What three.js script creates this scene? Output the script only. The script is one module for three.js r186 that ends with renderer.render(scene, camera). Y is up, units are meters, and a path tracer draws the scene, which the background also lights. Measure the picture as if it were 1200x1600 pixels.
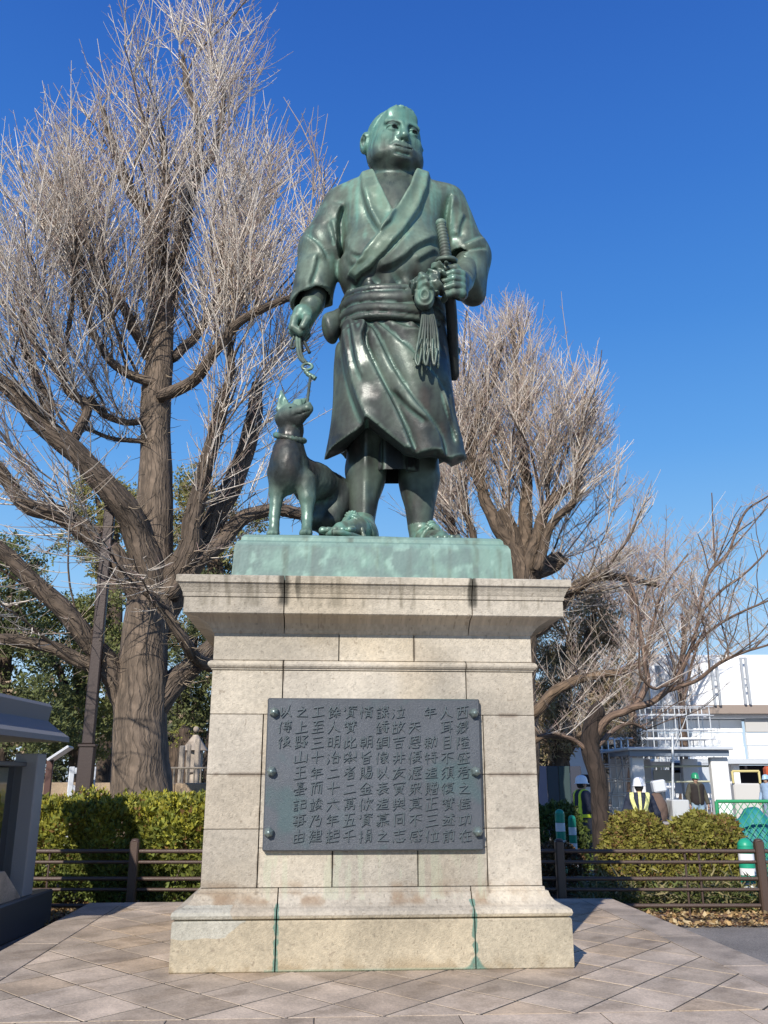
import * as THREE from 'three';
import { mergeGeometries } from 'three/addons/utils/BufferGeometryUtils.js';
import { ConvexGeometry } from 'three/addons/geometries/ConvexGeometry.js';
import { ImprovedNoise } from 'three/addons/math/ImprovedNoise.js';

// ------------------------------------------------------------------ camera, sky, sun, exposure
const scene = new THREE.Scene();
const PITCH = 0.29212, FOCAL = 1380 / 1600, EYE = 1.6;
const camera = new THREE.PerspectiveCamera(60.2026, 0.75, 0.1, 900);
camera.position.set(0, EYE, 0);
camera.rotation.x = PITCH;

const skyStops = [
  [-90, 92, 88, 82], [-4, 118, 116, 112], [0, 208, 228, 246], [6, 178, 214, 245], [12, 140, 192, 239], [20, 98, 160, 228],
  [28, 74, 135, 213], [36, 61, 117, 200], [44, 53, 103, 187], [52, 46, 91, 173], [90, 36, 70, 148],
];
{
  const W = 64, H = 512, data = new Float32Array(W * H * 4), lin = (c) => Math.pow(c / 255, 2.2);
  for (let r = 0; r < H; r++) {
    const e = ((r + 0.5) / H - 0.5) * 180;
    let k = 0;
    while (k < skyStops.length - 2 && skyStops[k + 1][0] < e) k++;
    const a = skyStops[k], b = skyStops[k + 1], t = Math.min(1, Math.max(0, (e - a[0]) / (b[0] - a[0])));
    for (let c = 0; c < W; c++) {
      for (let i = 0; i < 3; i++) data[(r * W + c) * 4 + i] = lin(a[i + 1] + (b[i + 1] - a[i + 1]) * t);
      data[(r * W + c) * 4 + 3] = 1;
    }
  }
  const t = new THREE.DataTexture(data, W, H, THREE.RGBAFormat, THREE.FloatType);
  t.mapping = THREE.EquirectangularReflectionMapping;
  t.magFilter = THREE.LinearFilter;
  t.needsUpdate = true;
  scene.background = t;
  scene.environment = t;
}
const sun = new THREE.DirectionalLight(new THREE.Color(1, 0.945, 0.86), 5.0);
sun.position.set(-18, 35.4, 40.4);
sun.target.position.set(0, 2, -10);
sun.castShadow = true;
sun.shadow.mapSize.set(4096, 4096);
Object.assign(sun.shadow.camera, { left: -40, right: 40, top: 40, bottom: -30, near: 1, far: 180 });
scene.add(sun, sun.target);

const renderer = new THREE.WebGLRenderer({ antialias: true });
renderer.toneMapping = THREE.LinearToneMapping;
renderer.toneMappingExposure = 1.06;
renderer.shadowMap.enabled = true;

// ------------------------------------------------------------------ helpers
function rng(seed) {
  let s = seed | 0;
  return () => { s = (s + 0x6d2b79f5) | 0; let t = Math.imul(s ^ (s >>> 15), 1 | s); t = (t + Math.imul(t ^ (t >>> 7), 61 | t)) ^ t; return ((t ^ (t >>> 14)) >>> 0) / 4294967296; };
}
const V = (x, y, z) => new THREE.Vector3(x, y, z);
const clamp = (x, a = 0, b = 1) => Math.min(b, Math.max(a, x));
const lerp = (a, b, t) => a + (b - a) * t;
const sstep = (a, b, x) => { const t = clamp((x - a) / (b - a)); return t * t * (3 - 2 * t); };
const pnoise = new ImprovedNoise();
const noise = (x, y, z) => pnoise.noise(x + 31.7, y + 17.3, z + 53.1);
const fbm = (x, y, z, o = 4) => { let s = 0, a = 0.5, f = 1; for (let i = 0; i < o; i++) { s += a * noise(x * f, y * f, z * f); a *= 0.5; f *= 2.03; } return s; };
// a point of the place that was surveyed from the photograph: image point (1200 x 1600) and distance along the view axis' ground direction
const CP = Math.cos(PITCH), SP = Math.sin(PITCH);
function at(px, py, z) {
  const u = (px - 600) / 1380, v = (800 - py) / 1380, t = z / -(CP - v * SP);
  return V(u * t, EYE + (v * CP + SP) * t, z);
}
const pxSize = (py, z) => Math.abs(z / (CP - ((800 - py) / 1380) * SP)) / 1380;   // metres per photograph pixel there
const counts = {};
function numbered(n) { const k = (counts[n] = (counts[n] ?? -1) + 1); return k ? n + '_' + String(k).padStart(3, '0') : n; }
function tag(o, label, category, group, kind) {
  if (label) o.userData.label = label;
  if (category) o.userData.category = category;
  if (group) o.userData.group = group;
  if (kind) o.userData.kind = kind;
  return o;
}
function thing(name, label, category, pos = [0, 0, 0], turn = 0, group) {
  const o = new THREE.Group();
  o.name = numbered(name);
  o.position.set(...pos);
  o.rotation.y = turn;
  scene.add(o);
  return tag(o, label, category, group);
}
function part(name, geo, mat, parent = scene, kind) {
  const m = new THREE.Mesh(geo, mat);
  m.name = parent === scene ? numbered(name) : name;
  m.castShadow = m.receiveShadow = true;
  parent.add(m);
  if (kind) m.userData.kind = kind;
  return m;
}
const std = (o) => new THREE.MeshStandardMaterial(o);
const lin = (r, g, b) => new THREE.Color().setRGB(r, g, b);

// uv in metres from the strongest direction of the normal
function boxUV(g, s = 1) {
  if (g.index) { const n = g.toNonIndexed(); g.dispose?.(); g = n; }
  const p = g.attributes.position, uv = new Float32Array(p.count * 2), a = V(), b = V(), c = V();
  for (let i = 0; i < p.count; i += 3) {
    a.fromBufferAttribute(p, i); b.fromBufferAttribute(p, i + 1); c.fromBufferAttribute(p, i + 2);
    const n = b.clone().sub(a).cross(c.clone().sub(a)), x = Math.abs(n.x), y = Math.abs(n.y), z = Math.abs(n.z);
    [a, b, c].forEach((q, k) => {
      const w = x >= y && x >= z ? [q.z, q.y] : y >= z ? [q.x, q.z] : [q.x, q.y];
      uv[(i + k) * 2] = w[0] * s; uv[(i + k) * 2 + 1] = w[1] * s;
    });
  }
  g.setAttribute('uv', new THREE.BufferAttribute(uv, 2));
  return g;
}
function chamfer(w, h, d, c = 0.01) {
  const P = [], x = w / 2, y = h / 2, z = d / 2;
  for (const i of [-1, 1]) for (const j of [-1, 1]) for (const k of [-1, 1]) P.push(V(i * x, j * (y - c), k * (z - c)), V(i * (x - c), j * y, k * (z - c)), V(i * (x - c), j * (y - c), k * z));
  return new ConvexGeometry(P);
}
function slab(x0, x1, y0, y1, z0, z1, c = 0.008, s = 1) {   // chamfered block between two corners
  return boxUV(chamfer(x1 - x0, y1 - y0, z1 - z0, c).translate((x0 + x1) / 2, (y0 + y1) / 2, (z0 + z1) / 2), s);
}
function merged(list) { const g = mergeGeometries(list.map((x) => (x.index ? x.toNonIndexed() : x))); return g; }
function bar(a, b, r, sides = 6, r2 = r) { return tube([a, b], [r, r2], sides); }
// a tapering tube through points; uv: u round it, v metres along it
function tube(pts, radii, sides = 6, opt = {}) {
  const n = pts.length, pos = [], uv = [], idx = [], T = V(), N = V(), B = V(), prev = V();
  let len = 0;
  for (let i = 0; i < n; i++) {
    T.copy(pts[Math.min(n - 1, i + 1)]).sub(pts[Math.max(0, i - 1)]).normalize();
    if (!i) { N.set(0.31, 0.22, 0.92); if (Math.abs(N.dot(T)) > 0.9) N.set(0.9, 0.3, 0.1); } else { N.copy(prev); len += pts[i].distanceTo(pts[i - 1]); }
    N.addScaledVector(T, -N.dot(T)).normalize();
    prev.copy(N);
    B.crossVectors(T, N);
    for (let k = 0; k <= sides; k++) {
      const a = (k / sides) * Math.PI * 2, kk = k % sides;
      let r = radii[i];
      if (opt.rough) r *= 1 + opt.rough(kk / sides, len, i);
      const c = Math.cos(a) * r, s = Math.sin(a) * r;
      pos.push(pts[i].x + N.x * c + B.x * s, pts[i].y + N.y * c + B.y * s, pts[i].z + N.z * c + B.z * s);
      uv.push((k / sides) * (opt.uRepeat ?? 1), len * (opt.vScale ?? 1));
    }
  }
  const w = sides + 1;
  for (let i = 0; i < n - 1; i++) for (let k = 0; k < sides; k++) { const a = i * w + k; idx.push(a, a + 1, a + w, a + 1, a + w + 1, a + w); }
  if (opt.caps !== false) for (const e of [0, n - 1]) {
    const c = pos.length / 3;
    pos.push(pts[e].x, pts[e].y, pts[e].z); uv.push(0.5, len * (opt.vScale ?? 1));
    for (let k = 0; k < sides; k++) { const a = e * w + k; if (e) idx.push(a, a + 1, c); else idx.push(a + 1, a, c); }
  }
  const g = new THREE.BufferGeometry();
  g.setAttribute('position', new THREE.Float32BufferAttribute(pos, 3));
  g.setAttribute('uv', new THREE.Float32BufferAttribute(uv, 2));
  g.setIndex(idx);
  g.computeVertexNormals();
  // weld the seam's normals
  const nr = g.attributes.normal;
  for (let i = 0; i < n; i++) { const a = i * w, b = a + sides, x = nr.getX(a) + nr.getX(b), y = nr.getY(a) + nr.getY(b), z = nr.getZ(a) + nr.getZ(b), l = Math.hypot(x, y, z) || 1; nr.setXYZ(a, x / l, y / l, z / l); nr.setXYZ(b, x / l, y / l, z / l); }
  return g;
}
const smooth = (pts, n) => new THREE.CatmullRomCurve3(pts, false, 'centripetal').getPoints(n);

// a signed distance field meshed by naive surface nets; f < 0 inside
function nets(f, lo, hi, h, margin = 0.12) {
  const nx = Math.ceil((hi.x - lo.x) / h) + 1, ny = Math.ceil((hi.y - lo.y) / h) + 1, nz = Math.ceil((hi.z - lo.z) / h) + 1;
  const D = new Float32Array(nx * ny * nz), I = (i, j, k) => (k * ny + j) * nx + i, B = 5;
  for (let k = 0; k < nz; k += B) for (let j = 0; j < ny; j += B) for (let i = 0; i < nx; i += B) {
    const c = f(lo.x + (i + B / 2) * h, lo.y + (j + B / 2) * h, lo.z + (k + B / 2) * h), far = Math.abs(c) > B * h * 0.9 + margin;
    const ke = Math.min(nz, k + B), je = Math.min(ny, j + B), ie = Math.min(nx, i + B);
    for (let kk = k; kk < ke; kk++) for (let jj = j; jj < je; jj++) for (let ii = i; ii < ie; ii++) D[I(ii, jj, kk)] = far ? c : f(lo.x + ii * h, lo.y + jj * h, lo.z + kk * h);
  }
  const vid = new Int32Array(nx * ny * nz).fill(-1), pos = [], idx = [];
  const E = [[0, 1], [2, 3], [4, 5], [6, 7], [0, 2], [1, 3], [4, 6], [5, 7], [0, 4], [1, 5], [2, 6], [3, 7]], C = [];
  for (let c = 0; c < 8; c++) C.push([c & 1, (c >> 1) & 1, c >> 2]);
  const d = new Float32Array(8);
  for (let k = 0; k < nz - 1; k++) for (let j = 0; j < ny - 1; j++) for (let i = 0; i < nx - 1; i++) {
    let m = 0;
    for (let c = 0; c < 8; c++) { d[c] = D[I(i + C[c][0], j + C[c][1], k + C[c][2])]; if (d[c] < 0) m |= 1 << c; }
    if (m === 0 || m === 255) continue;
    let x = 0, y = 0, z = 0, n = 0;
    for (const [a, b] of E) if ((d[a] < 0) !== (d[b] < 0)) {
      const t = d[a] / (d[a] - d[b]);
      x += C[a][0] + (C[b][0] - C[a][0]) * t; y += C[a][1] + (C[b][1] - C[a][1]) * t; z += C[a][2] + (C[b][2] - C[a][2]) * t; n++;
    }
    vid[I(i, j, k)] = pos.length / 3;
    pos.push(lo.x + (i + x / n) * h, lo.y + (j + y / n) * h, lo.z + (k + z / n) * h);
  }
  const quad = (a, b, c, e, flip) => { if (a < 0 || b < 0 || c < 0 || e < 0) return; if (flip) idx.push(a, c, b, a, e, c); else idx.push(a, b, c, a, c, e); };
  for (let k = 1; k < nz - 1; k++) for (let j = 1; j < ny - 1; j++) for (let i = 1; i < nx - 1; i++) {
    const s = D[I(i, j, k)] < 0;
    if (s !== D[I(i + 1, j, k)] < 0) quad(vid[I(i, j - 1, k - 1)], vid[I(i, j, k - 1)], vid[I(i, j, k)], vid[I(i, j - 1, k)], !s);
    if (s !== D[I(i, j + 1, k)] < 0) quad(vid[I(i - 1, j, k - 1)], vid[I(i - 1, j, k)], vid[I(i, j, k)], vid[I(i, j, k - 1)], !s);
    if (s !== D[I(i, j, k + 1)] < 0) quad(vid[I(i - 1, j - 1, k)], vid[I(i, j - 1, k)], vid[I(i, j, k)], vid[I(i - 1, j, k)], !s);
  }
  const g = new THREE.BufferGeometry();
  g.setAttribute('position', new THREE.Float32BufferAttribute(pos, 3));
  g.setIndex(idx);
  g.computeVertexNormals();
  return g;
}
// even out the steps of a meshed field (grow and shrink by turns, so that it keeps its size)
function relax(g, rounds = 2) {
  const p = g.attributes.position.array, ix = g.index.array, n = p.length / 3, sum = new Float32Array(n * 3), cnt = new Uint16Array(n);
  for (let r = 0; r < rounds * 2; r++) {
    sum.fill(0); cnt.fill(0);
    for (let i = 0; i < ix.length; i += 3) for (let k = 0; k < 3; k++) { const a = ix[i + k], b = ix[i + ((k + 1) % 3)]; for (let c = 0; c < 3; c++) { sum[a * 3 + c] += p[b * 3 + c]; sum[b * 3 + c] += p[a * 3 + c]; } cnt[a]++; cnt[b]++; }
    const w = r % 2 ? -0.53 : 0.5;
    for (let i = 0; i < n; i++) if (cnt[i]) for (let c = 0; c < 3; c++) p[i * 3 + c] += w * (sum[i * 3 + c] / cnt[i] - p[i * 3 + c]);
  }
  g.computeVertexNormals();
  return g;
}
// how hollow (> 0) or sharp (< 0) a mesh is at each vertex, blurred a little
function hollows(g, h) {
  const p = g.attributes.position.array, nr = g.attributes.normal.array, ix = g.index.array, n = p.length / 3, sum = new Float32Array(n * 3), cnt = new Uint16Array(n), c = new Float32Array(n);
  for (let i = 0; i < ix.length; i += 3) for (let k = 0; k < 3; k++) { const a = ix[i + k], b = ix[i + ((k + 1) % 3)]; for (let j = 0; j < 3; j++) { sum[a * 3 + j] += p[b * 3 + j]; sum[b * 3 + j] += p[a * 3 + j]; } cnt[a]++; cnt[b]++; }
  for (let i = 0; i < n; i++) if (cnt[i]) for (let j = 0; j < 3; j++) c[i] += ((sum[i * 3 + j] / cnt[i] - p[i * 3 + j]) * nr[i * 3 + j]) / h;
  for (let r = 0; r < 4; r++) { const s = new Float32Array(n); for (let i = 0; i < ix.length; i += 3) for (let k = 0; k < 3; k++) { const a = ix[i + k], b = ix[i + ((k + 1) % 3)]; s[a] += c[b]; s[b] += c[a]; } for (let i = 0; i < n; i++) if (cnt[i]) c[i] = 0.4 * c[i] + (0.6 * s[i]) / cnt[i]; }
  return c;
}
// weather a painted bronze: darker deep hollows with verdigris round them, pale film along the edges
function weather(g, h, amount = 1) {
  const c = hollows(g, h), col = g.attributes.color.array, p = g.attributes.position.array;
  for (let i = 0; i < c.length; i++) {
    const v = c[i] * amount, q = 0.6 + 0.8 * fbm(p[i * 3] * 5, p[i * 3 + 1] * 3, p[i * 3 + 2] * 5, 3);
    const green = clamp(sstep(0.015, 0.06, v) * q) * 0.55, hollowDark = sstep(0.06, 0.16, v) * 0.7, edge = clamp(sstep(0.03, 0.14, -v) * q) * 0.5;
    const w = [[green, 0.15, 0.30, 0.235], [hollowDark, 0.022, 0.028, 0.026], [edge, 0.26, 0.37, 0.29]];
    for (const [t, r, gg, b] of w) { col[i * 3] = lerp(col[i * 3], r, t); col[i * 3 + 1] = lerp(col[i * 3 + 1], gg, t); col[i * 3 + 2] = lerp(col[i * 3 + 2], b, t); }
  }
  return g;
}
const smin = (a, b, k) => { const h = Math.max(k - Math.abs(a - b), 0) / k; return Math.min(a, b) - h * h * k * 0.25; };
const smax = (a, b, k) => -smin(-a, -b, k);
function sdCap(x, y, z, a, b, ra, rb) {
  const bx = b.x - a.x, by = b.y - a.y, bz = b.z - a.z, px = x - a.x, py = y - a.y, pz = z - a.z;
  const t = clamp((px * bx + py * by + pz * bz) / (bx * bx + by * by + bz * bz)), dx = px - bx * t, dy = py - by * t, dz = pz - bz * t;
  return Math.sqrt(dx * dx + dy * dy + dz * dz) - (ra + (rb - ra) * t);
}
function sdEll(x, y, z, c, rx, ry, rz) {
  const px = x - c.x, py = y - c.y, pz = z - c.z;
  const k0 = Math.hypot(px / rx, py / ry, pz / rz), k1 = Math.hypot(px / (rx * rx), py / (ry * ry), pz / (rz * rz));
  return k1 < 1e-9 ? -Math.min(rx, ry, rz) : (k0 * (k0 - 1)) / k1;
}
const sdSph = (x, y, z, c, r) => Math.hypot(x - c.x, y - c.y, z - c.z) - r;
// colour every vertex of a geometry from its place and normal
function paint(g, fn) {
  const p = g.attributes.position, n = g.attributes.normal, c = new Float32Array(p.count * 3);
  for (let i = 0; i < p.count; i++) { const q = fn(p.getX(i), p.getY(i), p.getZ(i), n.getX(i), n.getY(i), n.getZ(i)); c[i * 3] = q[0]; c[i * 3 + 1] = q[1]; c[i * 3 + 2] = q[2]; }
  g.setAttribute('color', new THREE.BufferAttribute(c, 3));
  return g;
}
// seamless textures
function tileNoise(seed) {
  const r = rng(seed), N = 256, tab = new Float32Array(N * N).map(() => r());
  return (u, v, f, fv = f) => {
    const x = u * f, y = v * fv, i = Math.floor(x), j = Math.floor(y), fx = x - i, fy = y - j, sx = fx * fx * (3 - 2 * fx), sy = fy * fy * (3 - 2 * fy);
    const g = (a, b) => tab[((((b % fv) + fv) % fv) & 255) * N + ((((a % f) + f) % f) & 255)];
    return lerp(lerp(g(i, j), g(i + 1, j), sx), lerp(g(i, j + 1), g(i + 1, j + 1), sx), sy);
  };
}
function makeTex(size, srgb, fn, rep = 1) {
  const d = new Uint8Array(size * size * 4);
  for (let y = 0; y < size; y++) for (let x = 0; x < size; x++) {
    const c = fn((x + 0.5) / size, (y + 0.5) / size), o = (y * size + x) * 4, s = typeof c === 'number';
    for (let i = 0; i < 3; i++) d[o + i] = clamp(s ? c : c[i]) * 255;
    d[o + 3] = 255;
  }
  const t = new THREE.DataTexture(d, size, size, THREE.RGBAFormat);
  t.wrapS = t.wrapT = THREE.RepeatWrapping;
  t.magFilter = THREE.LinearFilter;
  t.minFilter = THREE.LinearMipmapLinearFilter;
  t.generateMipmaps = true;
  if (srgb) t.colorSpace = THREE.SRGBColorSpace;
  t.repeat.set(rep, rep);
  t.needsUpdate = true;
  return t;
}
// ------------------------------------------------------------------ materials shared by the stonework
const nA = tileNoise(11), nB = tileNoise(23), nC = tileNoise(37);
const tfbm = (n, u, v, f, o = 4, fv = f) => { let s = 0, a = 0.5; for (let i = 0; i < o; i++) { s += a * n(u, v, f, fv); a *= 0.5; f *= 2; fv *= 2; } return s; };
const STONE = 3.9;   // metres covered by the pedestal's stone map
const stoneMap = makeTex(2048, true, (u, v) => {
  const x = (u - 0.5) * STONE, y = v * STONE;
  const cloud = tfbm(nA, u, v, 6, 5), grain = nB(u, v, 256) * 0.5 + nC(u, v, 128) * 0.5, spot = nC(u, v, 200);
  let k = 0.9 + (cloud - 0.5) * 0.34 + (grain - 0.5) * 0.16;
  if (spot > 0.9) k -= 0.10;
  let r = 0.79 * k, g = 0.748 * k, b = 0.68 * k;
  const mixTo = (cr, cg, cb, a) => { r = lerp(r, cr, a); g = lerp(g, cg, a); b = lerp(b, cb, a); };
  const warm = sstep(0.5, 0.75, tfbm(nB, u, v, 5, 4));
  mixTo(0.79 * k, 0.72 * k, 0.61 * k, 0.45 * warm);
  if (y < 0.44) mixTo(0.79 * k, 0.738 * k, 0.628 * k, 0.7);
  const str = tfbm(nA, u, v * 0.16, 64, 3);
  // soot under the weathered cornice, worst beside its two joints
  const soot = sstep(3.04, 3.10, y) * (1 - sstep(3.30, 3.44, y)) * sstep(0.44, 0.72, str + 0.22 * tfbm(nC, u, v, 8, 3) - 0.06 - 0.12 * sstep(-0.2, 0.6, x));
  mixTo(0.40, 0.37, 0.31, 0.46 * soot);
  for (const [jx, w] of [[-0.877, 0.055], [0.93, 0.042], [-0.74, 0.10]]) {
    const d = Math.abs(x - jx) / w, s = (1 - sstep(0.5, 1.3, d + 0.6 * (nB(u, v, 60) - 0.5))) * sstep(3.05, 3.12, y) * (w > 0.09 ? 0.4 * sstep(0.45, 0.6, str) : 0.72);
    mixTo(0.20, 0.19, 0.16, s);
  }
  // brown water marks at the foot of the courses and copper green run off below the plate
  const foot = (1 - sstep(0.0, 0.16, y)) * sstep(0.4, 0.62, tfbm(nC, u, v, 24, 4));
  mixTo(0.50, 0.42, 0.30, 0.4 * foot);
  const ledge = sstep(0.5, 0.6, y) * (1 - sstep(0.62, 0.74, y)) * sstep(0.4, 0.65, tfbm(nB, u, v, 20, 4));
  mixTo(0.48, 0.37, 0.27, 0.5 * ledge);
  if (Math.abs(x) < 1.02 && y > 0.6 && y < 0.98) mixTo(0.68, 0.69, 0.60, 0.5 * sstep(0.42, 0.6, str));
  for (const jx of [-0.857, 0.885]) {
    const d = Math.abs(x - jx), w = 0.02 + (jx > 0 ? 0.16 * Math.exp(-y / 0.035) : 0.02 * Math.exp(-y / 0.05));
    mixTo(0.36, 0.50, 0.45, 0.85 * (1 - sstep(w * 0.4, w, d + 0.03 * (nB(u, v, 100) - 0.5))) * (y < 0.6 ? 1 : 0));
  }
  mixTo(0.55, 0.64, 0.56, 0.55 * (1 - sstep(0.008, 0.03, y)) * (Math.abs(x) < 0.95 ? 1 : 0));
  // dark pitting of the joints
  for (const jy of [1.148, 1.629, 2.175]) mixTo(0.42, 0.36, 0.31, 0.5 * (1 - sstep(0.006, 0.03, Math.abs(y - jy))) * sstep(0.45, 0.6, tfbm(nC, u, v, 24, 3)));
  // grime along the upright joints
  for (const [jx, a0, a1] of [[-1.05, 0.65, 2.17], [1.05, 0.65, 2.17], [-0.877, 2.17, 2.69], [0.895, 2.17, 2.69], [-0.344, 2.69, 2.95], [0.39, 2.69, 2.95], [-0.376, 0.65, 0.98], [0.407, 0.65, 0.98]]) if (y > a0 && y < a1) mixTo(0.45, 0.40, 0.34, 0.55 * (1 - sstep(0.004, 0.022, Math.abs(x - jx))) * sstep(0.38, 0.6, tfbm(nB, u, v, 32, 3)));
  // small chips and pits
  const pit = nA(u, v, 180) * 0.6 + nB(u, v, 90) * 0.4;
  mixTo(0.50, 0.45, 0.39, 0.4 * sstep(0.81, 0.87, pit));
  // the pale patch of a repair on the lower corner
  const px = x + 0.05 * (nB(u, v, 40) - 0.5), py = y + 0.03 * (nC(u, v, 40) - 0.5);
  if (px > -1.78 && ((px < -1.12 && py > 0.27 + 0.10 * sstep(-1.75, -1.5, px) * 0 && py < 0.415 && py > 0.40 - 0.17 * (1 - sstep(-1.35, -1.12, px))) || (px < -1.24 && py >= 0.415 && py < 0.56))) mixTo(0.80 * k, 0.795 * k, 0.75 * k, 0.85);
  return [r, g, b];
});
const grainBump = makeTex(512, false, (u, v) => 0.5 * tfbm(nA, u, v, 64, 3) + 0.35 * nB(u, v, 128) + 0.25 * tfbm(nC, u, v, 8, 3));
const withRep = (t, s) => { const c = t.clone(); c.repeat.set(s, s); c.needsUpdate = true; return c; };
const stoneMats = [[1, 1, 1], [0.88, 0.875, 0.865], [1.06, 1.05, 1.02], [0.95, 0.925, 0.885], [0.96, 0.975, 0.985]].map((c) => std({ map: stoneMap, color: lin(...c.map((x) => x * 0.98)), roughness: 0.82, bumpMap: withRep(grainBump, 5), bumpScale: 0.006 }));
const mortarMat = std({ color: lin(0.035, 0.03, 0.026), roughness: 1 });

const TURN = 0.0675, PED = [-0.2, 0, -10.19];
const ped = thing('stone_pedestal', 'tall pale granite pedestal of jointed blocks with stained cornice under the bronze figure', 'pedestal', PED, TURN);
const rp = rng(5);
// one block of one side of the pedestal; profile = [outward, height] points from bottom to top, mitred where the side ends
function block(hw, profile, a, b, side, T = 0.32, gap = 0.0055) {
  const prof = [...profile, [-T, profile[profile.length - 1][1]], [-T, profile[0][1]]], n = prof.length, pos = [], uv = [], tri = [];
  const L = a === null, R = b === null;
  const ring = (s) => prof.map(([o, y]) => [s < 0 ? (L ? -(hw + o) : a + gap) : (R ? hw + o : b - gap), y, hw + o, o]);
  const l = ring(-1), r = ring(1), push = (...q) => { for (const p of q) { pos.push(p[0], p[1], p[2]); uv.push(p[0] / STONE + 0.5, (p[1] - 0.35 * p[3]) / STONE); } };
  for (let i = 0; i < n; i++) { const j = (i + 1) % n; push(l[i], r[i], r[j], l[i], r[j], l[j]); }
  for (const t of THREE.ShapeUtils.triangulateShape(prof.map((p) => new THREE.Vector2(p[0], p[1])), [])) { push(r[t[0]], r[t[2]], r[t[1]]); push(l[t[0]], l[t[1]], l[t[2]]); }
  const g = new THREE.BufferGeometry();
  g.setAttribute('position', new THREE.Float32BufferAttribute(pos, 3));
  g.setAttribute('uv', new THREE.Float32BufferAttribute(uv, 2));
  g.rotateY((side * Math.PI) / 2);
  g.computeVertexNormals();
  return g;
}
const flat = (y0, y1, c = 0.006) => [[-c, y0 + 0.002], [0, y0 + c], [0, y1 - c], [-c, y1 - 0.002]];
function course(name, hw, profile, joints, T) {
  for (let s = 0; s < 4; s++) {
    const xs = [null, ...joints, null];
    for (let i = 0; i < xs.length - 1; i++) part(name, block(hw, profile, xs[i], xs[i + 1], s, T), stoneMats[Math.floor(rp() * 5)], ped);
  }
}
course('plinth_block', 1.755, [[-0.01, 0], [0, 0.01], [0, 0.395], [-0.012, 0.407]], [-0.857, 0.885]);
course('moulding_block', 1.755, [[-0.03, 0.411], [0.002, 0.425], [0.012, 0.45], [0.004, 0.478], [-0.03, 0.496], [-0.072, 0.508], [-0.115, 0.535], [-0.145, 0.568], [-0.158, 0.60], [-0.16, 0.612], [-0.185, 0.616], [-0.188, 0.645], [-0.2, 0.648]], [-0.857, 0.885]);
const rows = [0.65, 1.148, 1.629, 2.175];
for (let k = 0; k < 3; k++) {
  const mids = k ? [-1.05, 0.0, 1.05] : null;
  for (let s = 0; s < 4; s++) {
    const fl = flat(rows[k], rows[k + 1]), m = () => stoneMats[Math.floor(rp() * 5)];
    part('wall_block', block(1.55, fl, null, -1.05, s), m(), ped);
    part('wall_block', block(1.55, fl, 1.05, null, s), m(), ped);
    if (mids) for (let i = 0; i < 2; i++) part('wall_block', block(1.55, fl, mids[i], mids[i + 1], s), m(), ped);
    else {
      const q = [-1.05, -0.376, 0.407, 1.05];
      for (let i = 0; i < 3; i++) part('wall_block', block(1.55, flat(0.65, 0.985), q[i], q[i + 1], s), m(), ped);
      part('wall_block', block(1.55, flat(0.985, 1.148), -1.05, 1.05, s), m(), ped);
    }
  }
}
course('wall_block', 1.55, flat(2.175, 2.59), [-0.877, 0.895]);
course('string_block', 1.55, [[-0.004, 2.592], [0.012, 2.594], [0.014, 2.607], [0.028, 2.612], [0.042, 2.628], [0.046, 2.645], [0.040, 2.662], [0.024, 2.675], [-0.004, 2.682]], [-0.877, 0.895]);
course('frieze_block', 1.55, flat(2.684, 3.0, 0.004), [-0.344, 0.39]);
course('cornice_block', 1.55, [[-0.006, 2.94], [0.012, 2.95], [0.03, 2.985], [0.075, 3.035], [0.15, 3.075], [0.235, 3.088], [0.262, 3.09], [0.272, 3.098], [0.272, 3.24], [0.268, 3.246], [0.283, 3.250], [0.285, 3.285], [0.29, 3.292], [0.305, 3.33], [0.328, 3.366], [0.334, 3.372], [0.346, 3.376], [0.348, 3.438], [0.338, 3.447]].map(([o, y]) => [o, Math.max(y, 2.94)]), [-0.877, 0.93], 0.5);
part('core', boxUV(new THREE.BoxGeometry(2.9, 3.42, 2.9).translate(0, 1.712, 0)), mortarMat, ped);

// ------------------------------------------------------------------ the inscribed plate
const plateMat = std({ color: lin(0.105, 0.115, 0.130), metalness: 0.35, roughness: 0.46, bumpMap: withRep(grainBump, 3), bumpScale: 0.004, map: makeTex(256, true, (u, v) => { const k = 0.82 + 0.25 * tfbm(nA, u, v, 4, 4), gr = sstep(0.52, 0.7, tfbm(nB, u, v, 5, 4)) * 0.35; return [k * (1 - gr * 0.25), k * (1 + gr * 0.10), k * (1 + gr * 0.02)]; }, 0.5) });
const boltMat = std({ color: lin(0.20, 0.25, 0.24), metalness: 0.5, roughness: 0.36 });
const glyphMat = std({ color: lin(0.125, 0.148, 0.155), metalness: 0.3, roughness: 0.42 });
const plate = thing('inscription_plaque', 'dark bronze plaque of raised brush characters bolted to the pedestal front', 'plaque', PED, TURN);
{
  const y0 = 0.962, y1 = 2.322, cy = (y0 + y1) / 2;
  part('panel', boxUV(chamfer(2.02, y1 - y0, 0.075, 0.012).translate(0.0, cy, 1.582)), plateMat, plate);
  const hex = new THREE.LatheGeometry([[0, 0.088], [0.014, 0.085], [0.036, 0.062], [0.046, 0.036], [0.048, 0]].map((p) => new THREE.Vector2(...p)), 6).rotateX(Math.PI / 2);
  const hexF = hex.toNonIndexed(); hexF.computeVertexNormals();
  for (const [x, y] of [[-0.945, 2.19], [-0.95, 1.655], [-0.955, 1.125], [0.95, 2.19], [0.952, 1.655], [0.955, 1.125]]) { const b = part('bolt', hexF, boltMat, plate); b.position.set(x, y, 1.612); b.rotation.z = x * 7 + y * 3; }
}
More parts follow.
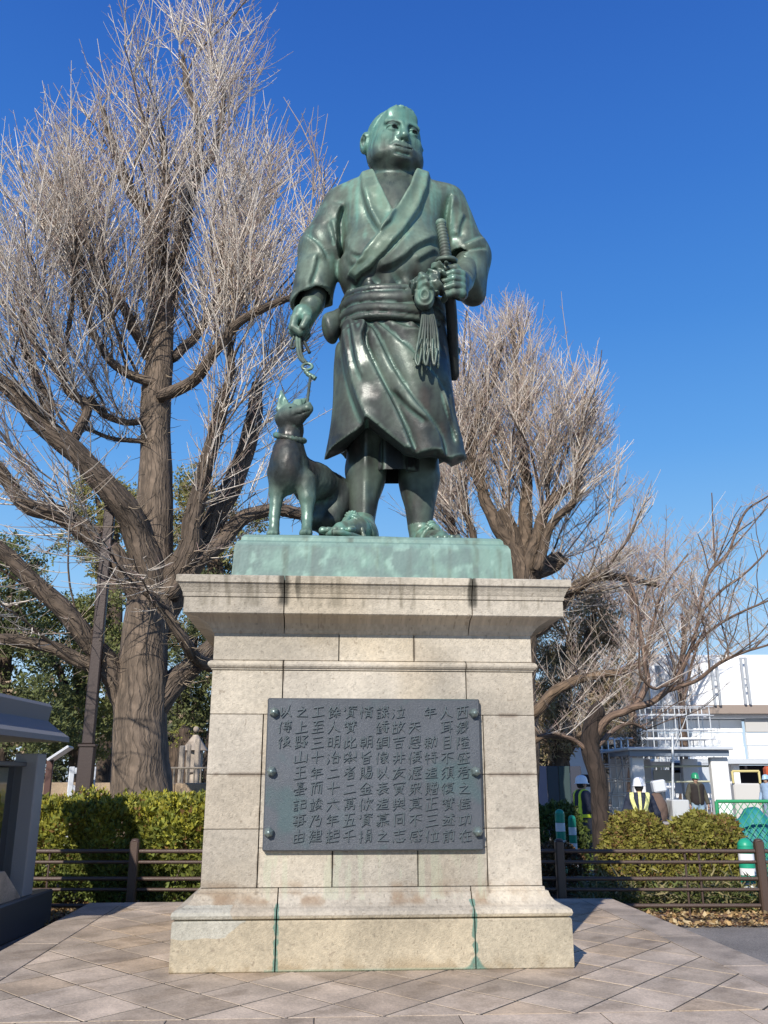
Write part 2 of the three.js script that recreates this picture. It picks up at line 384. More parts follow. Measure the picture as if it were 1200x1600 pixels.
// brush characters: strokes are runs of points, a letter for the column and a digit for the row of a 10 x 10 box
const COMP = {
  kou: 'b1b9 b1i1i9 b8i8', nichi: 'b0b9 b0i0i9 b4i4 b9i9', moku: 'b0b9 b0i0i9 b3i3 b6i6 b9i9', kai: 'c0c6 c0h0h6 c2h2 c4h4 c6h6 d7a9 g7j9',
  gen: 'e0f1 a2j2 c4h4 c5h5 c7c9 c7h7h9 c9h9', kin: 'e0a4 e0j4 c4h4 b6i6 e4e9 c7d8 h7g8 a9j9', nin: 'f0a5 d3d9', gyou: 'g0a3 h2b5 e4e9', sui: 'b1e2 a4d5 a9f6',
  tsuchi: 'b3i3 e0e9 a9j9', shi: 'a2j2 e0e6 b6i6', ou: 'b0i0 b4i4 a9j9 e0e9', chikara: 'a2i2h8f8 e0a9', kokoro: 'a5a8 c4d8h9i7 e3f5 h4j6', shin: 'b1d2 a4d4b7 a8d8j9',
  hen: 'b0b9 b0g0d3g5b6', te: 'a2g2 d0d9b8 a6g5', ki: 'a3j3 e0e9 e3a8 e3j8', dai: 'a3j3 e0e4a9 e4j9', tsuki: 'b0b7a9 b0i0i9g9 b3i3 b6i6', tachi: 'e0f2 a3j3 c4d8 h4g8 a9j9',
  aja: 'c0a4 b2j2 h2a9 b4j9', nata: 'd0a4 c2h2a8 c3j8', ushi: 'c0a3 b2i2 e0e9 a5j5', fu: 'd0a6 d0c5', kusa: 'a3j3 c0c5 g0g5', una: 'e0e2 a2a4 a2j2i4', ri: 'c1c6 h0h9f8', ichi: 'a5j4',
  risshin: 'b2a5 d0d9 f2g4', ketsu: 'c0a3 c2j2h4 e3a9 e5j9', nisui: 'b1d3 a8d5', juu: 'a4j4 e0e9', ta: 'b0b9 b0i0i9 b4i4 e0e9 b9i9', sun: 'a2j2 g0g9e8 c4d6', sei: 'c0a3 b2i2 e0e9 b5i5 a9j9', yon: 'b0b9 b0i0i9 b9i9 d0d9 g0g9', onore: 'a1i1i4 a4i4 a4a8j8j6', haku: 'd0b2 b2b9 b2i2i9 b5i5 b9i9',
};
// each glyph: parts of [component, x0, y0, x1, y1] in tenths, or strokes of its own
const S = (s) => [s, 0, 0, 10, 10];
const GL = {
  west: [S('a0j0 b3b9 b3i3i9 b9i9 d0d4c6 g0g5h6')], village: [S('c0a3d3a7 c6a9'), [COMP.nichi, 3, 1, 7, 5], S('d5d9g7 e7g9'), [COMP.hen, 7, 0, 10, 10]], rise: [[COMP.hen, 0, 0, 3, 10], [COMP.nata, 3, 0, 10, 4], [COMP.sei, 3.5, 4, 10, 10]],
  heap: [S('b1j1 b1a5 c3e3d5 f0i5j4 h0i1'), [COMP.yon, 1, 6, 9, 10], S('a9j9')], lord: [S('b0h0h4 a2j2 b4h4 e0a7'), [COMP.kou, 3, 5.5, 9, 10]], of: [S('e0f1 b3h3b8 b8d8j9')], great: [[COMP.nin, 0, 0, 3, 10], S('d1i1 f0f3 c3j3 d4d6i6i4 d4i4 c8j8 g6g9')],
  merit: [S('a2d2 b2b8 a8e7'), [COMP.chikara, 4.5, 0, 10, 10]], inn: [S('a2j2 e0a6 c4c9'), [COMP.tsuchi, 3.5, 3.5, 10, 10]], man: [S('e0d5a9 e3g7j9')], ear: [S('a0j0 c0c8 h0h9 c3h3 c5h5 a8j6')], eye: [[COMP.moku, 1.5, 0, 8.5, 10]], not: [S('a1j1 f1a6 e3e9 f4j6')],
  must: [S('c0a2 c3a5 c6a9 d0j0 g0f2'), [COMP.kai, 4, 2, 10, 10]], again: [[COMP.gyou, 0, 0, 3.3, 10], S('e0d2 d1j1'), [COMP.nichi, 4, 2, 9, 5.5], [COMP.nata, 3, 5, 10, 10]], praise: [S('b0a2 a1e1 c0c4 a4e2 c3e4 g0f2 f1j1 h0h4 f4j2 h3j4'), [COMP.kai, 2, 4, 8.5, 10]],
  tell: [[COMP.shin, 0, 0, 10, 10], [COMP.ki, 4, 0, 10, 8], S('h0i1')], front: [S('c0d1 g0f1 a2j2'), [COMP.tsuki, 1, 3.5, 5, 10], S('g4g7 i3i9h9')], year: [S('c0a3 b2i2 c4h4 c4c6 a6j6 e2e9')], edict: [S('a1e1 c0c9 a3e3e5a5a3 c5a8 c6e8'), [COMP.chikara, 5, 0, 10, 10]],
  special: [[COMP.ushi, 0, 0, 4, 10], [COMP.shi, 5, 0, 9, 5], [COMP.sun, 4, 4, 10, 10]], chase: [[COMP.shin, 0, 0, 10, 10], S('f0e1 e1e7 e1i1i3e3 e5i5i7e7')], give: [[COMP.kai, 0, 0, 4, 10], S('f0g1 i0h1 e2j2j5e5e2 g2g5'), [COMP.nichi, 5, 6, 9.5, 10]], right: [S('a0j0 e0e9 e4i4 b4b9 a9j9')],
  three: [S('b1i1 c5h5 a9j9')], rank: [[COMP.nin, 0, 0, 3.3, 10], [COMP.tachi, 3.5, 0, 10, 10]], sky: [S('b1i1 a4j4 e1e4a9 e4j9')], grace: [S('b0b5 b0i0i5 b5i5 c2h2 e1c4 e2h4'), [COMP.kokoro, 0, 5, 10, 10]], tender: [[COMP.nin, 0, 0, 3, 10], S('d0j0 f1e3'), [COMP.nichi, 4.5, 1, 9, 4], S('d4d5 d4j4j5'), [COMP.nata, 3, 5, 10, 10]],
  moist: [[COMP.sui, 0, 0, 3, 10], S('d0j0j2d2 d0c9'), [COMP.tsuchi, 4, 5, 10, 10], S('e3i3 g3e5i5')], crowd: [S('e0d1 b1i1i4b4b1 d1d4 g1g4 e4e9 e5a9 c5b6 f5j9 h5g6')], none: [[COMP.kusa, 0, 0, 10, 3], [COMP.nichi, 2, 2.5, 8, 6], S('a7j7 e6a9 f7j9')], feel: [S('b1j1 b1a6 c3f3 c4c5f5f4 g0i5j4 i0j1'), [COMP.kokoro, 1, 6, 10, 10]],
  weep: [[COMP.sui, 0, 0, 3, 10], [COMP.tachi, 3.5, 0, 10, 10]], cause: [S('a2d2 b0b5 a5a9d9d5a5'), [COMP.aja, 4.5, 0, 10, 10]], luck: [[COMP.shi, 0, 0, 10, 6], [COMP.kou, 2, 5.5, 8, 10]], well: [S('a3j3 a6j6 d0d6b9 g0g9')], friend: [S('a2j2 e0a9 d4h4b9 d5j9')], real: [[COMP.una, 0, 0, 10, 4], S('b3i3 c2c5h5h2'), [COMP.kai, 1.5, 4, 8.5, 10]],
  along: [S('b0b6 a2c2 a4c4 i0i6 g2i2 g4i4 e0d2f2e5d4 a6j6 c7a9 g7j9')], same: [S('b0b9 b0i0i9 d3g3'), [COMP.kou, 3, 4, 7.5, 8]], will: [[COMP.shi, 0, 0, 10, 6], [COMP.kokoro, 0, 5, 10, 10]], plan: [[COMP.gen, 0, 0, 4, 10], S('e1j1 f0f4 i0i4 f2i2 f4i4 e6j6 g4g9 g6e9 h6j9')], cast: [[COMP.kin, 0, 0, 4.5, 10], S('f0i0 e2j2 g0g4 f4i4 e5j5'), [COMP.sun, 5, 5, 10, 10]],
  copper: [[COMP.kin, 0, 0, 4.5, 10], S('e1e9 e1j1j9 f3i3 f5f7i7i5f5')], image: [[COMP.nin, 0, 0, 3, 10], S('f0d2 f1h1g2 d2d4i4i2d2 f4d6 f4g9e9 g5d8 i5g6 g6j9')], by: [S('b1b7d5 d2e4 h0g5c9 g5j9')], show: [S('b1i1 c3h3 a5j5 e0e5b8 c6c9f8 e5g7j9 i6g7')], long: [[COMP.kusa, 0, 0, 10, 3], [COMP.nichi, 2, 2, 8, 5], S('a6j6 e5a8 f6j8 e7e9 c8b9 g8g9 i8j9')],
  mood: [[COMP.risshin, 0, 0, 3, 10], S('d1j1 e2i2 d4j4 g0g4'), [COMP.tsuki, 4, 5, 9.5, 10]], court: [S('a1e1 c0c2 a2e2e6a6a2 a4e4 a7e7 c6c9'), [COMP.tsuki, 5.5, 0, 10, 10]], order: [S('h0c3 b0b4i4i3'), [COMP.nichi, 2, 5, 8, 10]], bestow: [[COMP.kai, 0, 0, 4, 10], [COMP.nichi, 5, 0, 9, 4], S('f5d7 f5j5i9g9 g6e8 h6f9')], gold: [S('e0a4 e0j4 c4h4 b6i6 e4e9 c7d8 h7g8 a9j9')],
  aid: [[COMP.nin, 0, 0, 3, 10], [COMP.nisui, 3, 0, 5, 10], [COMP.ketsu, 5, 0, 10, 10]], fund: [[COMP.nisui, 0, 0, 3, 4], [COMP.ketsu, 3, 0, 10, 4], [COMP.kai, 1.5, 4, 8.5, 10]], donate: [[COMP.te, 0, 0, 3.5, 10], [COMP.kou, 5, 0, 9, 4], [COMP.tsuki, 4.5, 4.5, 9.5, 10]], this: [S('c0c8 a3a8 a9e7 c4e3 i2f5 f0f9j9j7')], raise: [S('a1a5 c1b2 j1j5 e0d2f2e4 a5j5 d5a8 g5j8 d7g7 e6e9')],
  those: [[COMP.tsuchi, 1, 0, 8, 4.5], S('i0a6'), [COMP.nichi, 3, 5, 8.5, 10]], two: [S('c2h2 a8j8')], myriad: [[COMP.kusa, 0, 0, 10, 3], [COMP.ta, 2, 2.5, 8, 5.5], S('b6b9 b6i6i9h9 e5e8 d8f7')], five: [S('b0i0 e0c9 b4h4g9 a9j9')], thousand: [S('h0b2 a5j5 e1e9')], surplus: [S('c0a3 c0e3 b3d3 b4b9d8 b4d4d6b6'), S('g0e4 g0j4 f4i4 e6j6 g4g9 f7e8 h7j8')],
  bright: [[COMP.nichi, 0, 1, 4, 8], [COMP.tsuki, 5, 0, 10, 10]], govern: [[COMP.sui, 0, 0, 3, 10], S('f0d4i4 h2j5'), [COMP.kou, 4, 5, 9, 10]], ten: [S('a4j4 e0e9')], six: [S('e0f2 a3j3 d5a9 g5j9')], wake: [[COMP.tsuchi, 0, 0, 5, 5], S('c4c9 c6e6 b6a9 a8d9j9'), [COMP.onore, 5.5, 0, 10, 7.5]], work: [S('b1i1 e1e8 a8j8')], reach: [S('b0i0 e0c3i3 h2j4 b6i6 e4e9 a9j9')],
  but: [S('a0j0 e0d2 b2b9 b2i2i9 d3d8 g3g8')], end: [[COMP.tachi, 0, 0, 4, 10], S('g0e2i2 h1j3 f3e5 h3j5 g5e7 f6i6e9 f7j9')], then: [S('b1g1e4i4h9f9 d1a9')], build: [S('d1i1i5d5 c3j3 f0f8 d7i7 a0c0a4c4a9 a6c8j9')], up: [S('e0e9 e4i4 a9j9')], field: [[COMP.ta, 0, 0, 4.5, 5], S('b5b9 a7e7 a9e8 f0j0g3 f2h4 e5j5i7 h5h9f8')], hill: [S('e0e8 a3a8j8 j3j9')],
  king: [[COMP.ou, 0, 0, 10, 10]], terrace: [[COMP.shi, 2, 0, 8, 3], [COMP.kou, 3, 2.5, 7, 4.5], S('a6a5j5i6'), [COMP.tsuchi, 1, 6, 9, 10]], record: [[COMP.gen, 0, 0, 4.5, 10], [COMP.onore, 5.5, 1, 10, 10]], matter: [S('a1j1 c2c4h4h2c2 b5h5h8b8 a6j6 e0e9d9')], reason: [S('b3b9 b3i3i9 b6i6 b9i9 e0e9')], pass: [[COMP.nin, 0, 0, 3, 10], S('d1j1 e2e4i4i2e2 g0g5 d6j5'), [COMP.sun, 4, 6, 10, 10]], after: [[COMP.gyou, 0, 0, 3.3, 10], S('g0e2h2 h1e4i4'), [COMP.nata, 3.5, 4, 10, 10]],
};
const COLUMNS = [
  'west village rise heap lord of great merit inn', 'man ear eye not must again praise tell front', 'year - edict special chase give right three rank', '- sky grace tender moist crowd none not feel',
  'weep cause luck well friend real along same will', 'plan cast copper image by show chase long of', 'mood - court order bestow gold aid fund donate', 'fund praise this raise those two myriad five thousand',
  'surplus man bright govern two ten six year wake', 'work reach three ten year but end then build', 'of up field hill king terrace record matter reason', 'by pass after',
];
{
  const cache = {}, rg = rng(77);
  // a brush stroke: a low ridge with a broad back, heavier where the brush is pressed
  function stroke(out, ax, ay, bx, by, w0, w1) {
    const dx = bx - ax, dy = by - ay, l = Math.hypot(dx, dy) || 1e-4, ux = dx / l, uy = dy / l, nx = -uy, ny = ux, e = w0 * 0.5;
    ax -= ux * e; ay -= uy * e; bx += ux * w1 * 0.35; by += uy * w1 * 0.35;
    const H = 0.0155, q = (x, y, s, w, z) => [x + nx * s * w, y + ny * s * w, z];
    const A = [q(ax, ay, 1, w0, 0), q(ax, ay, 0.5, w0, H), q(ax, ay, -0.5, w0, H), q(ax, ay, -1, w0, 0)], B = [q(bx, by, 1, w1, 0), q(bx, by, 0.5, w1, H), q(bx, by, -0.5, w1, H), q(bx, by, -1, w1, 0)];
    const t = (...p) => p.forEach((k) => out.push(...k));
    for (let i = 0; i < 3; i++) t(A[i], A[i + 1], B[i], A[i + 1], B[i + 1], B[i]);
    t(A[0], A[2], A[1], A[0], A[3], A[2]); t(B[0], B[1], B[2], B[0], B[2], B[3]);
  }
  function glyph(name) {
    if (cache[name]) return cache[name];
    const out = [];
    for (const [str, x0, y0, x1, y1] of GL[name]) for (const run of str.split(' ')) {
      const pts = [];
      for (let i = 0; i < run.length; i += 2) {
        let gx = x0 + ((run.charCodeAt(i) - 97 + 0.5) / 10) * (x1 - x0), gy = y0 + ((+run[i + 1] + 0.5) / 10) * (y1 - y0);
        gx = gx / 10 - 0.5; gy = 0.5 - gy / 10;
        pts.push([gx * 0.128 + gy * 0.006 + (rg() - 0.5) * 0.003, gy * 0.118 + gx * 0.020 + (rg() - 0.5) * 0.003]);
      }
      const fine = Math.min(x1 - x0, y1 - y0) < 5 ? 0.75 : 1;
      for (let i = 0; i < pts.length - 1; i++) { const w = (0.0050 + rg() * 0.0024) * fine, steep = Math.abs(pts[i + 1][1] - pts[i][1]) > Math.abs(pts[i + 1][0] - pts[i][0]) ? 1.25 : 0.9; stroke(out, ...pts[i], ...pts[i + 1], w * steep, i === pts.length - 2 ? w * steep * (0.35 + rg() * 0.8) : w * steep); }
    }
    const g = new THREE.BufferGeometry();
    g.setAttribute('position', new THREE.Float32BufferAttribute(out, 3));
    g.setAttribute('uv', new THREE.Float32BufferAttribute(new Float32Array((out.length / 3) * 2), 2));
    g.computeVertexNormals();
    return (cache[name] = g);
  }
  COLUMNS.forEach((c, i) => c.split(' ').forEach((n, j) => {
    if (n === '-') return;
    const m = part('character', glyph(n), glyphMat, plate);
    m.position.set(0.840 - i * 0.1525, 2.197 - j * 0.1380, 1.6195); m.scale.setScalar(0.95);
  }));
}

// ------------------------------------------------------------------ the raised paving round the pedestal
const paveMap = makeTex(1024, true, (u, v) => {
  const c = tfbm(nA, u, v, 6, 5), gr = nB(u, v, 256) * 0.5 + nC(u, v, 128) * 0.5, k = 0.88 + (c - 0.5) * 0.38 + (gr - 0.5) * 0.2, d = sstep(0.5, 0.75, tfbm(nC, u, v, 9, 5)) * 0.07;
  return [0.825 * k - d, 0.748 * k - d, 0.662 * k - d];
}, 0.5);
const paveMats = [[1, 1, 1], [0.80, 0.78, 0.76], [1.08, 1.07, 1.06], [0.95, 0.90, 0.82], [0.88, 0.87, 0.85]].map((c) => std({ map: paveMap, color: lin(...c), roughness: 0.8, bumpMap: withRep(grainBump, 2), bumpScale: 0.004 }));
const kerbMats = [[0.82, 0.83, 0.85], [0.76, 0.77, 0.79], [0.88, 0.88, 0.89]].map((c) => std({ map: paveMap, color: lin(...c), roughness: 0.78, bumpMap: withRep(grainBump, 2), bumpScale: 0.004 }));
const terrace = thing('paved_terrace', null, null, PED, TURN);
tag(terrace, null, null, null, 'structure');
function tile(poly, gap, y, depth, c = 0.006) {   // a paving piece from its outline in x, z
  let cx = 0, cz = 0;
  poly.forEach((p) => { cx += p[0] / poly.length; cz += p[1] / poly.length; });
  const inset = (d) => {
    const n = poly.length, out = [];
    for (let i = 0; i < n; i++) {
      const a = poly[(i + n - 1) % n], b = poly[i], e = poly[(i + 1) % n];
      const n1 = [-(b[1] - a[1]), b[0] - a[0]], n2 = [-(e[1] - b[1]), e[0] - b[0]], l1 = Math.hypot(...n1) || 1, l2 = Math.hypot(...n2) || 1;
      const s = (n1[0] * (cx - b[0]) + n1[1] * (cz - b[1])) > 0 ? 1 : -1;
      const k = d / Math.max(0.25, 1 + (n1[0] * n2[0] + n1[1] * n2[1]) / (l1 * l2));
      out.push([b[0] + s * k * (n1[0] / l1 + n2[0] / l2), b[1] + s * k * (n1[1] / l1 + n2[1] / l2)]);
    }
    return out;
  };
  const top = inset(gap + c), mid = inset(gap), pos = [], n = poly.length;
  const t = (...p) => p.forEach((k) => pos.push(...k));
  const area = poly.reduce((s, p, i) => { const q = poly[(i + 1) % n]; return s + p[0] * q[1] - q[0] * p[1]; }, 0), f = area > 0;
  const tri = (a, b, q) => (f ? t(a, q, b) : t(a, b, q));
  for (let i = 1; i < n - 1; i++) tri([top[0][0], y, top[0][1]], [top[i][0], y, top[i][1]], [top[i + 1][0], y, top[i + 1][1]]);
  for (let i = 0; i < n; i++) {
    const j = (i + 1) % n, A = [top[i][0], y, top[i][1]], B = [top[j][0], y, top[j][1]], C = [mid[i][0], y - c, mid[i][1]], D = [mid[j][0], y - c, mid[j][1]], E = [mid[i][0], y - depth, mid[i][1]], F = [mid[j][0], y - depth, mid[j][1]];
    tri(A, C, B); tri(B, C, D); tri(C, E, D); tri(D, E, F);
  }
  const g = new THREE.BufferGeometry();
  g.setAttribute('position', new THREE.Float32BufferAttribute(pos, 3));
  boxUV(g);
  g.computeVertexNormals();
  return g;
}
{
  const X = 3.1, Z0 = -2.45, Z1 = 3.26, W = 0.685, D = 0.77, r = rng(9);
  const clip = (poly, ax, lim, sgn) => {
    const out = [];
    poly.forEach((p, i) => { const q = poly[(i + 1) % poly.length], ip = sgn * (p[ax] - lim) <= 0, iq = sgn * (q[ax] - lim) <= 0; if (ip) out.push(p); if (ip !== iq) { const t = (lim - p[ax]) / (q[ax] - p[ax]); out.push([p[0] + (q[0] - p[0]) * t, p[1] + (q[1] - p[1]) * t]); } });
    return out;
  };
  for (let i = -12; i < 14; i++) for (let j = -17; j < 3; j++) {
    const cx = -1.055 + (i + (j & 1 ? 0.5 : 0)) * W, cz = Z1 - 0.0 + (j * D) / 2;
    let p = [[cx - W / 2, cz], [cx, cz + D / 2], [cx + W / 2, cz], [cx, cz - D / 2]];
    for (const [ax, lim, s] of [[0, -X, -1], [0, X, 1], [1, Z0, -1], [1, Z1, 1]]) if (p.length) p = clip(p, ax, lim, s);
    if (p.length < 3) continue;
    p = p.filter((a, k) => { const b = p[(k + 1) % p.length]; return Math.hypot(a[0] - b[0], a[1] - b[1]) > 0.02; });
    if (p.length < 3 || p.every((q) => Math.abs(q[0]) < 1.7 && Math.abs(q[1]) < 1.7)) continue;
    part('tile', tile(p, 0.0085 + 0.003 * r(), (r() - 0.5) * 0.003, 0.05, 0.0015), paveMats[Math.floor(r() * 5)], terrace);
  }
  const rect = (x0, x1, z0, z1) => [[x0, z0], [x1, z0], [x1, z1], [x0, z1]];
  const kerb = (x0, x1, z0, z1) => part('kerb_stone', tile(rect(x0, x1, z0, z1), 0.003, (r() - 0.5) * 0.002, 0.36, 0.005), kerbMats[Math.floor(r() * 3)], terrace);
  for (let z = -2.85; z < 3.2; z += 1.53) { kerb(-3.55, -X, z, Math.min(3.26, z + 1.53)); kerb(X, 3.55, z, Math.min(3.26, z + 1.53)); }
  for (let x = -X; x < X - 0.01; x += 1.24) kerb(x, x + 1.24, -2.85, Z0);
  for (let x = -3.55; x < 3.54; x += 1.0143) { const m = part('front_slab', tile(rect(x, x + 1.0143, 3.26, 3.9), 0.004, (r() - 0.5) * 0.003, 0.36, 0.003), paveMats[Math.floor(r() * 5)], terrace); }
  part('bedding', boxUV(new THREE.BoxGeometry(6.9, 0.3, 6.5).translate(0, -0.1545, 0.5)), mortarMat, terrace);
}
// ------------------------------------------------------------------ bronze
const bronzeBump = makeTex(512, false, (u, v) => 0.6 * tfbm(nB, u, v, 8, 5) + 0.4 * nC(u, v, 96));
const bronzeRough = makeTex(512, false, (u, v) => 0.50 + 0.50 * sstep(0.3, 0.68, tfbm(nA, u, v, 5, 6)));
const bronze = std({ vertexColors: true, metalness: 0.14, roughness: 0.74, roughnessMap: bronzeRough, bumpMap: withRep(bronzeBump, 1), bumpScale: 0.0014 });
const bronzeGloss = std({ vertexColors: true, metalness: 0.15, roughness: 0.68, roughnessMap: bronzeRough, bumpMap: withRep(bronzeBump, 1), bumpScale: 0.0011 });
const mix3 = (a, b, t) => [lerp(a[0], b[0], t), lerp(a[1], b[1], t), lerp(a[2], b[2], t)];
// patina: dark bronze, dull green film, pale verdigris that runs down in streaks; g = how far it has gone
function patina(g) {
  return (x, y, z, nx, ny, nz) => {
    const big = fbm(x * 1.3, y * 0.9, z * 1.3, 3), mid = fbm(x * 4, y * 2.2, z * 4, 4), run = fbm(x * 9, y * 0.8 + 3, z * 9, 3), fine = fbm(x * 22, y * 22, z * 22, 2);
    const k = clamp(g + 0.85 * big + 0.6 * mid + 0.2 * run + 0.16 * clamp(ny, -1, 1)), s = clamp(g * 0.7 + 0.9 * run + 0.5 * mid - 0.05);
    let c = mix3([0.030, 0.035, 0.032], [0.175, 0.240, 0.180], k);
    c = mix3(c, [0.140, 0.320, 0.248], 0.75 * sstep(0.25, 0.85, s) * sstep(0.05, 0.6, g + 0.4 * big));
    c = mix3(c, [0.085, 0.060, 0.045], 0.35 * sstep(0.1, 0.4, -mid) * (1 - g));
    const f = 1 + fine * 0.35;
    return [c[0] * f, c[1] * f, c[2] * f];
  };
}
const finish = (g, pat) => boxUV(keepNormals(paint(g, pat)));
function keepNormals(g) { return g; }

const Z0 = -9.9, P = (x, y, dz) => at(x, y, Z0 + dz);
// the plinth of bronze under the figure
{
  const base = thing('statue_plinth', 'low verdigris bronze slab on the stone cornice carrying man and dog', 'statue base', [PED[0], 0, PED[2]], TURN);
  const prof = [[0, 3.447], [0, 3.47], [-0.012, 3.478], [-0.022, 3.52], ...Array.from({ length: 14 }, (_, i) => [-0.022 - 0.018 * (i + 1) / 15, 3.52 + 0.34 * (i + 1) / 15]), [-0.04, 3.86], [-0.06, 3.905], [-0.095, 3.93], [-0.10, 3.965], [-0.125, 3.995], [-0.16, 4.01]];
  const N = 150, pos = [], idx = [], M = N * 4;
  prof.push([-1.0, 4.02], [-1.44, 4.02]);
  for (const [o, y] of prof) for (let s = 0; s < 4; s++) for (let i = 0; i < N; i++) {
    const hw = 1.455 + o, t = lerp(-hw, hw, i / N), q = [[t, hw], [hw, -t], [-t, -hw], [-hw, t]][s];
    const w = 0.006 * fbm(q[0] * 3, y * 3, q[1] * 3);
    pos.push(q[0] + w, y + (y > 4 ? 0.012 * fbm(q[0] * 2, 1, q[1] * 2) : 0), q[1] + w);
  }
  for (let r = 0; r < prof.length - 1; r++) for (let i = 0; i < M; i++) { const a = r * M + i, b = r * M + ((i + 1) % M); idx.push(a, b, b + M, a, b + M, a + M); }
  const g = new THREE.BufferGeometry();
  g.setAttribute('position', new THREE.Float32BufferAttribute(pos, 3));
  g.setIndex(idx);
  const gg = g.toNonIndexed(); gg.computeVertexNormals();
  const pat = patina(0.62);
  part('slab', boxUV(paint(gg, (x, y, z, ...n) => {
    let c = pat(x, y, z, ...n);
    const side = fbm(x * 1.7, y * 1.5, z * 1.7, 4), spot = fbm(x * 9, y * 6, z * 9, 4), streak = fbm(x * 12, y * 0.9, z * 12, 3);
    c = mix3(c, [0.20, 0.315, 0.265], clamp(0.85 - 0.6 * sstep(0.02, 0.25, streak)));
    c = mix3(c, [0.125, 0.175, 0.165], 0.7 * sstep(-0.05, 0.3, side + 0.6 * spot) * (y < 3.9 && y > 3.49 ? 1 : 0.2));
    return mix3(c, [0.30, 0.44, 0.37], 0.5 * sstep(0.12, 0.3, -spot));
  })), std({ vertexColors: true, metalness: 0.15, roughness: 0.6, bumpMap: withRep(bronzeBump, 0.5), bumpScale: 0.003 }), base);
}

// ------------------------------------------------------------------ the standing figure
const man = thing('bronze_statue', 'tall weathered bronze of a stout man in a belted robe holding a leash', 'statue', [0, 0, 0]);
const robeC = P(613, 400, 0);
// the robe's mass before its folds
const tor = {
  chest: P(612, 352, 0), belly: P(610, 424, 0.10), shA: P(556, 322, -0.04), shB: P(676, 322, -0.06),
  rS: P(537, 325, -0.03), rE: P(502, 390, 0.0), rW: P(487, 470, 0.12), lS: P(695, 323, -0.06), lE: P(733, 402, -0.12), lW: P(727, 436, 0.12), lH: P(739, 458, -0.05),
};
function torso(x, y, z) {
  let d = sdEll(x, y, z, tor.chest, 0.70, 0.74, 0.54);
  d = smin(d, sdEll(x, y, z, tor.belly, 0.66, 0.62, 0.58), 0.25);
  d = smin(d, sdCap(x, y, z, tor.shA, tor.shB, 0.30, 0.30), 0.22);
  return d;
}
const cuffR = P(487, 470, 0.12), cuffRn = V(0.30, -0.92, 0.18).normalize();
const cuffL = P(713, 438, 0.2), cuffLn = V(-0.80, -0.12, 0.58).normalize();
function sleeveR(x, y, z, grow = 0) {
  let d = sdCap(x, y, z, tor.rS, tor.rE, 0.28, 0.27);
  d = smin(d, sdCap(x, y, z, tor.rE, tor.rW, 0.27, 0.258), 0.12) - grow;
  return smax(d, (x - cuffR.x) * cuffRn.x + (y - cuffR.y) * cuffRn.y + (z - cuffR.z) * cuffRn.z + grow * 0, 0.02);
}
function sleeveL(x, y, z, grow = 0) {
  let d = sdCap(x, y, z, tor.lS, tor.lE, 0.29, 0.24);
  d = smin(d, sdCap(x, y, z, tor.lE, tor.lW, 0.25, 0.21), 0.14);
  d = smin(d, sdCap(x, y, z, tor.lE, tor.lH, 0.22, 0.17), 0.14) - grow;
  return smax(d, (x - cuffL.x) * cuffLn.x + (y - cuffL.y) * cuffLn.y + (z - cuffL.z) * cuffLn.z, 0.02);
}
const waistY = P(610, 488, 0.5).y, hemY = P(610, 715, 0.6).y;
const skirtAt = (y) => { const t = clamp((waistY - y) / (waistY - hemY), -0.3, 1.15); return [lerp(P(614, 488, 0).x, P(619, 715, 0).x, t), 0.685 + 0.03 * clamp(t) + 0.18 * Math.pow(clamp(t, 0, 1.1), 3), lerp(0.54, 0.66, t) + 0.05 * Math.sin(clamp(t) * 3.14)]; };
function skirt(x, y, z) {
  const [cx, a, b] = skirtAt(y), px = (x - cx) / a, pz = (z - Z0) / b, e = 2.4;
  const k = Math.pow(Math.pow(Math.abs(px), e) + Math.pow(Math.abs(pz), e), 1 / e);
  return (k - 1) * Math.min(a, b) * 0.96;
}
const robeBase = (x, y, z) => {
  const up = smin(smin(torso(x, y, z), sleeveR(x, y, z), 0.07), sleeveL(x, y, z), 0.07);
  return Math.max(smin(up, Math.max(skirt(x, y, z), y - waistY - 0.35), 0.14), hemY - 0.4 - y);
};
// where a sight line of the survey meets the robe
function onRobe(px, py) {
  const a = P(px, py, 1.3), b = P(px, py, -1), n = 160;
  let best = null, bd = 1e9;
  for (let i = 0; i <= n; i++) { const t = i / n, x = lerp(a.x, b.x, t), y = lerp(a.y, b.y, t), z = lerp(a.z, b.z, t), d = robeBase(x, y, z); if (d < bd) { bd = d; best = [x, y, z]; } if (d < 0) return V(x, y, z); }
  return V(...best);
}
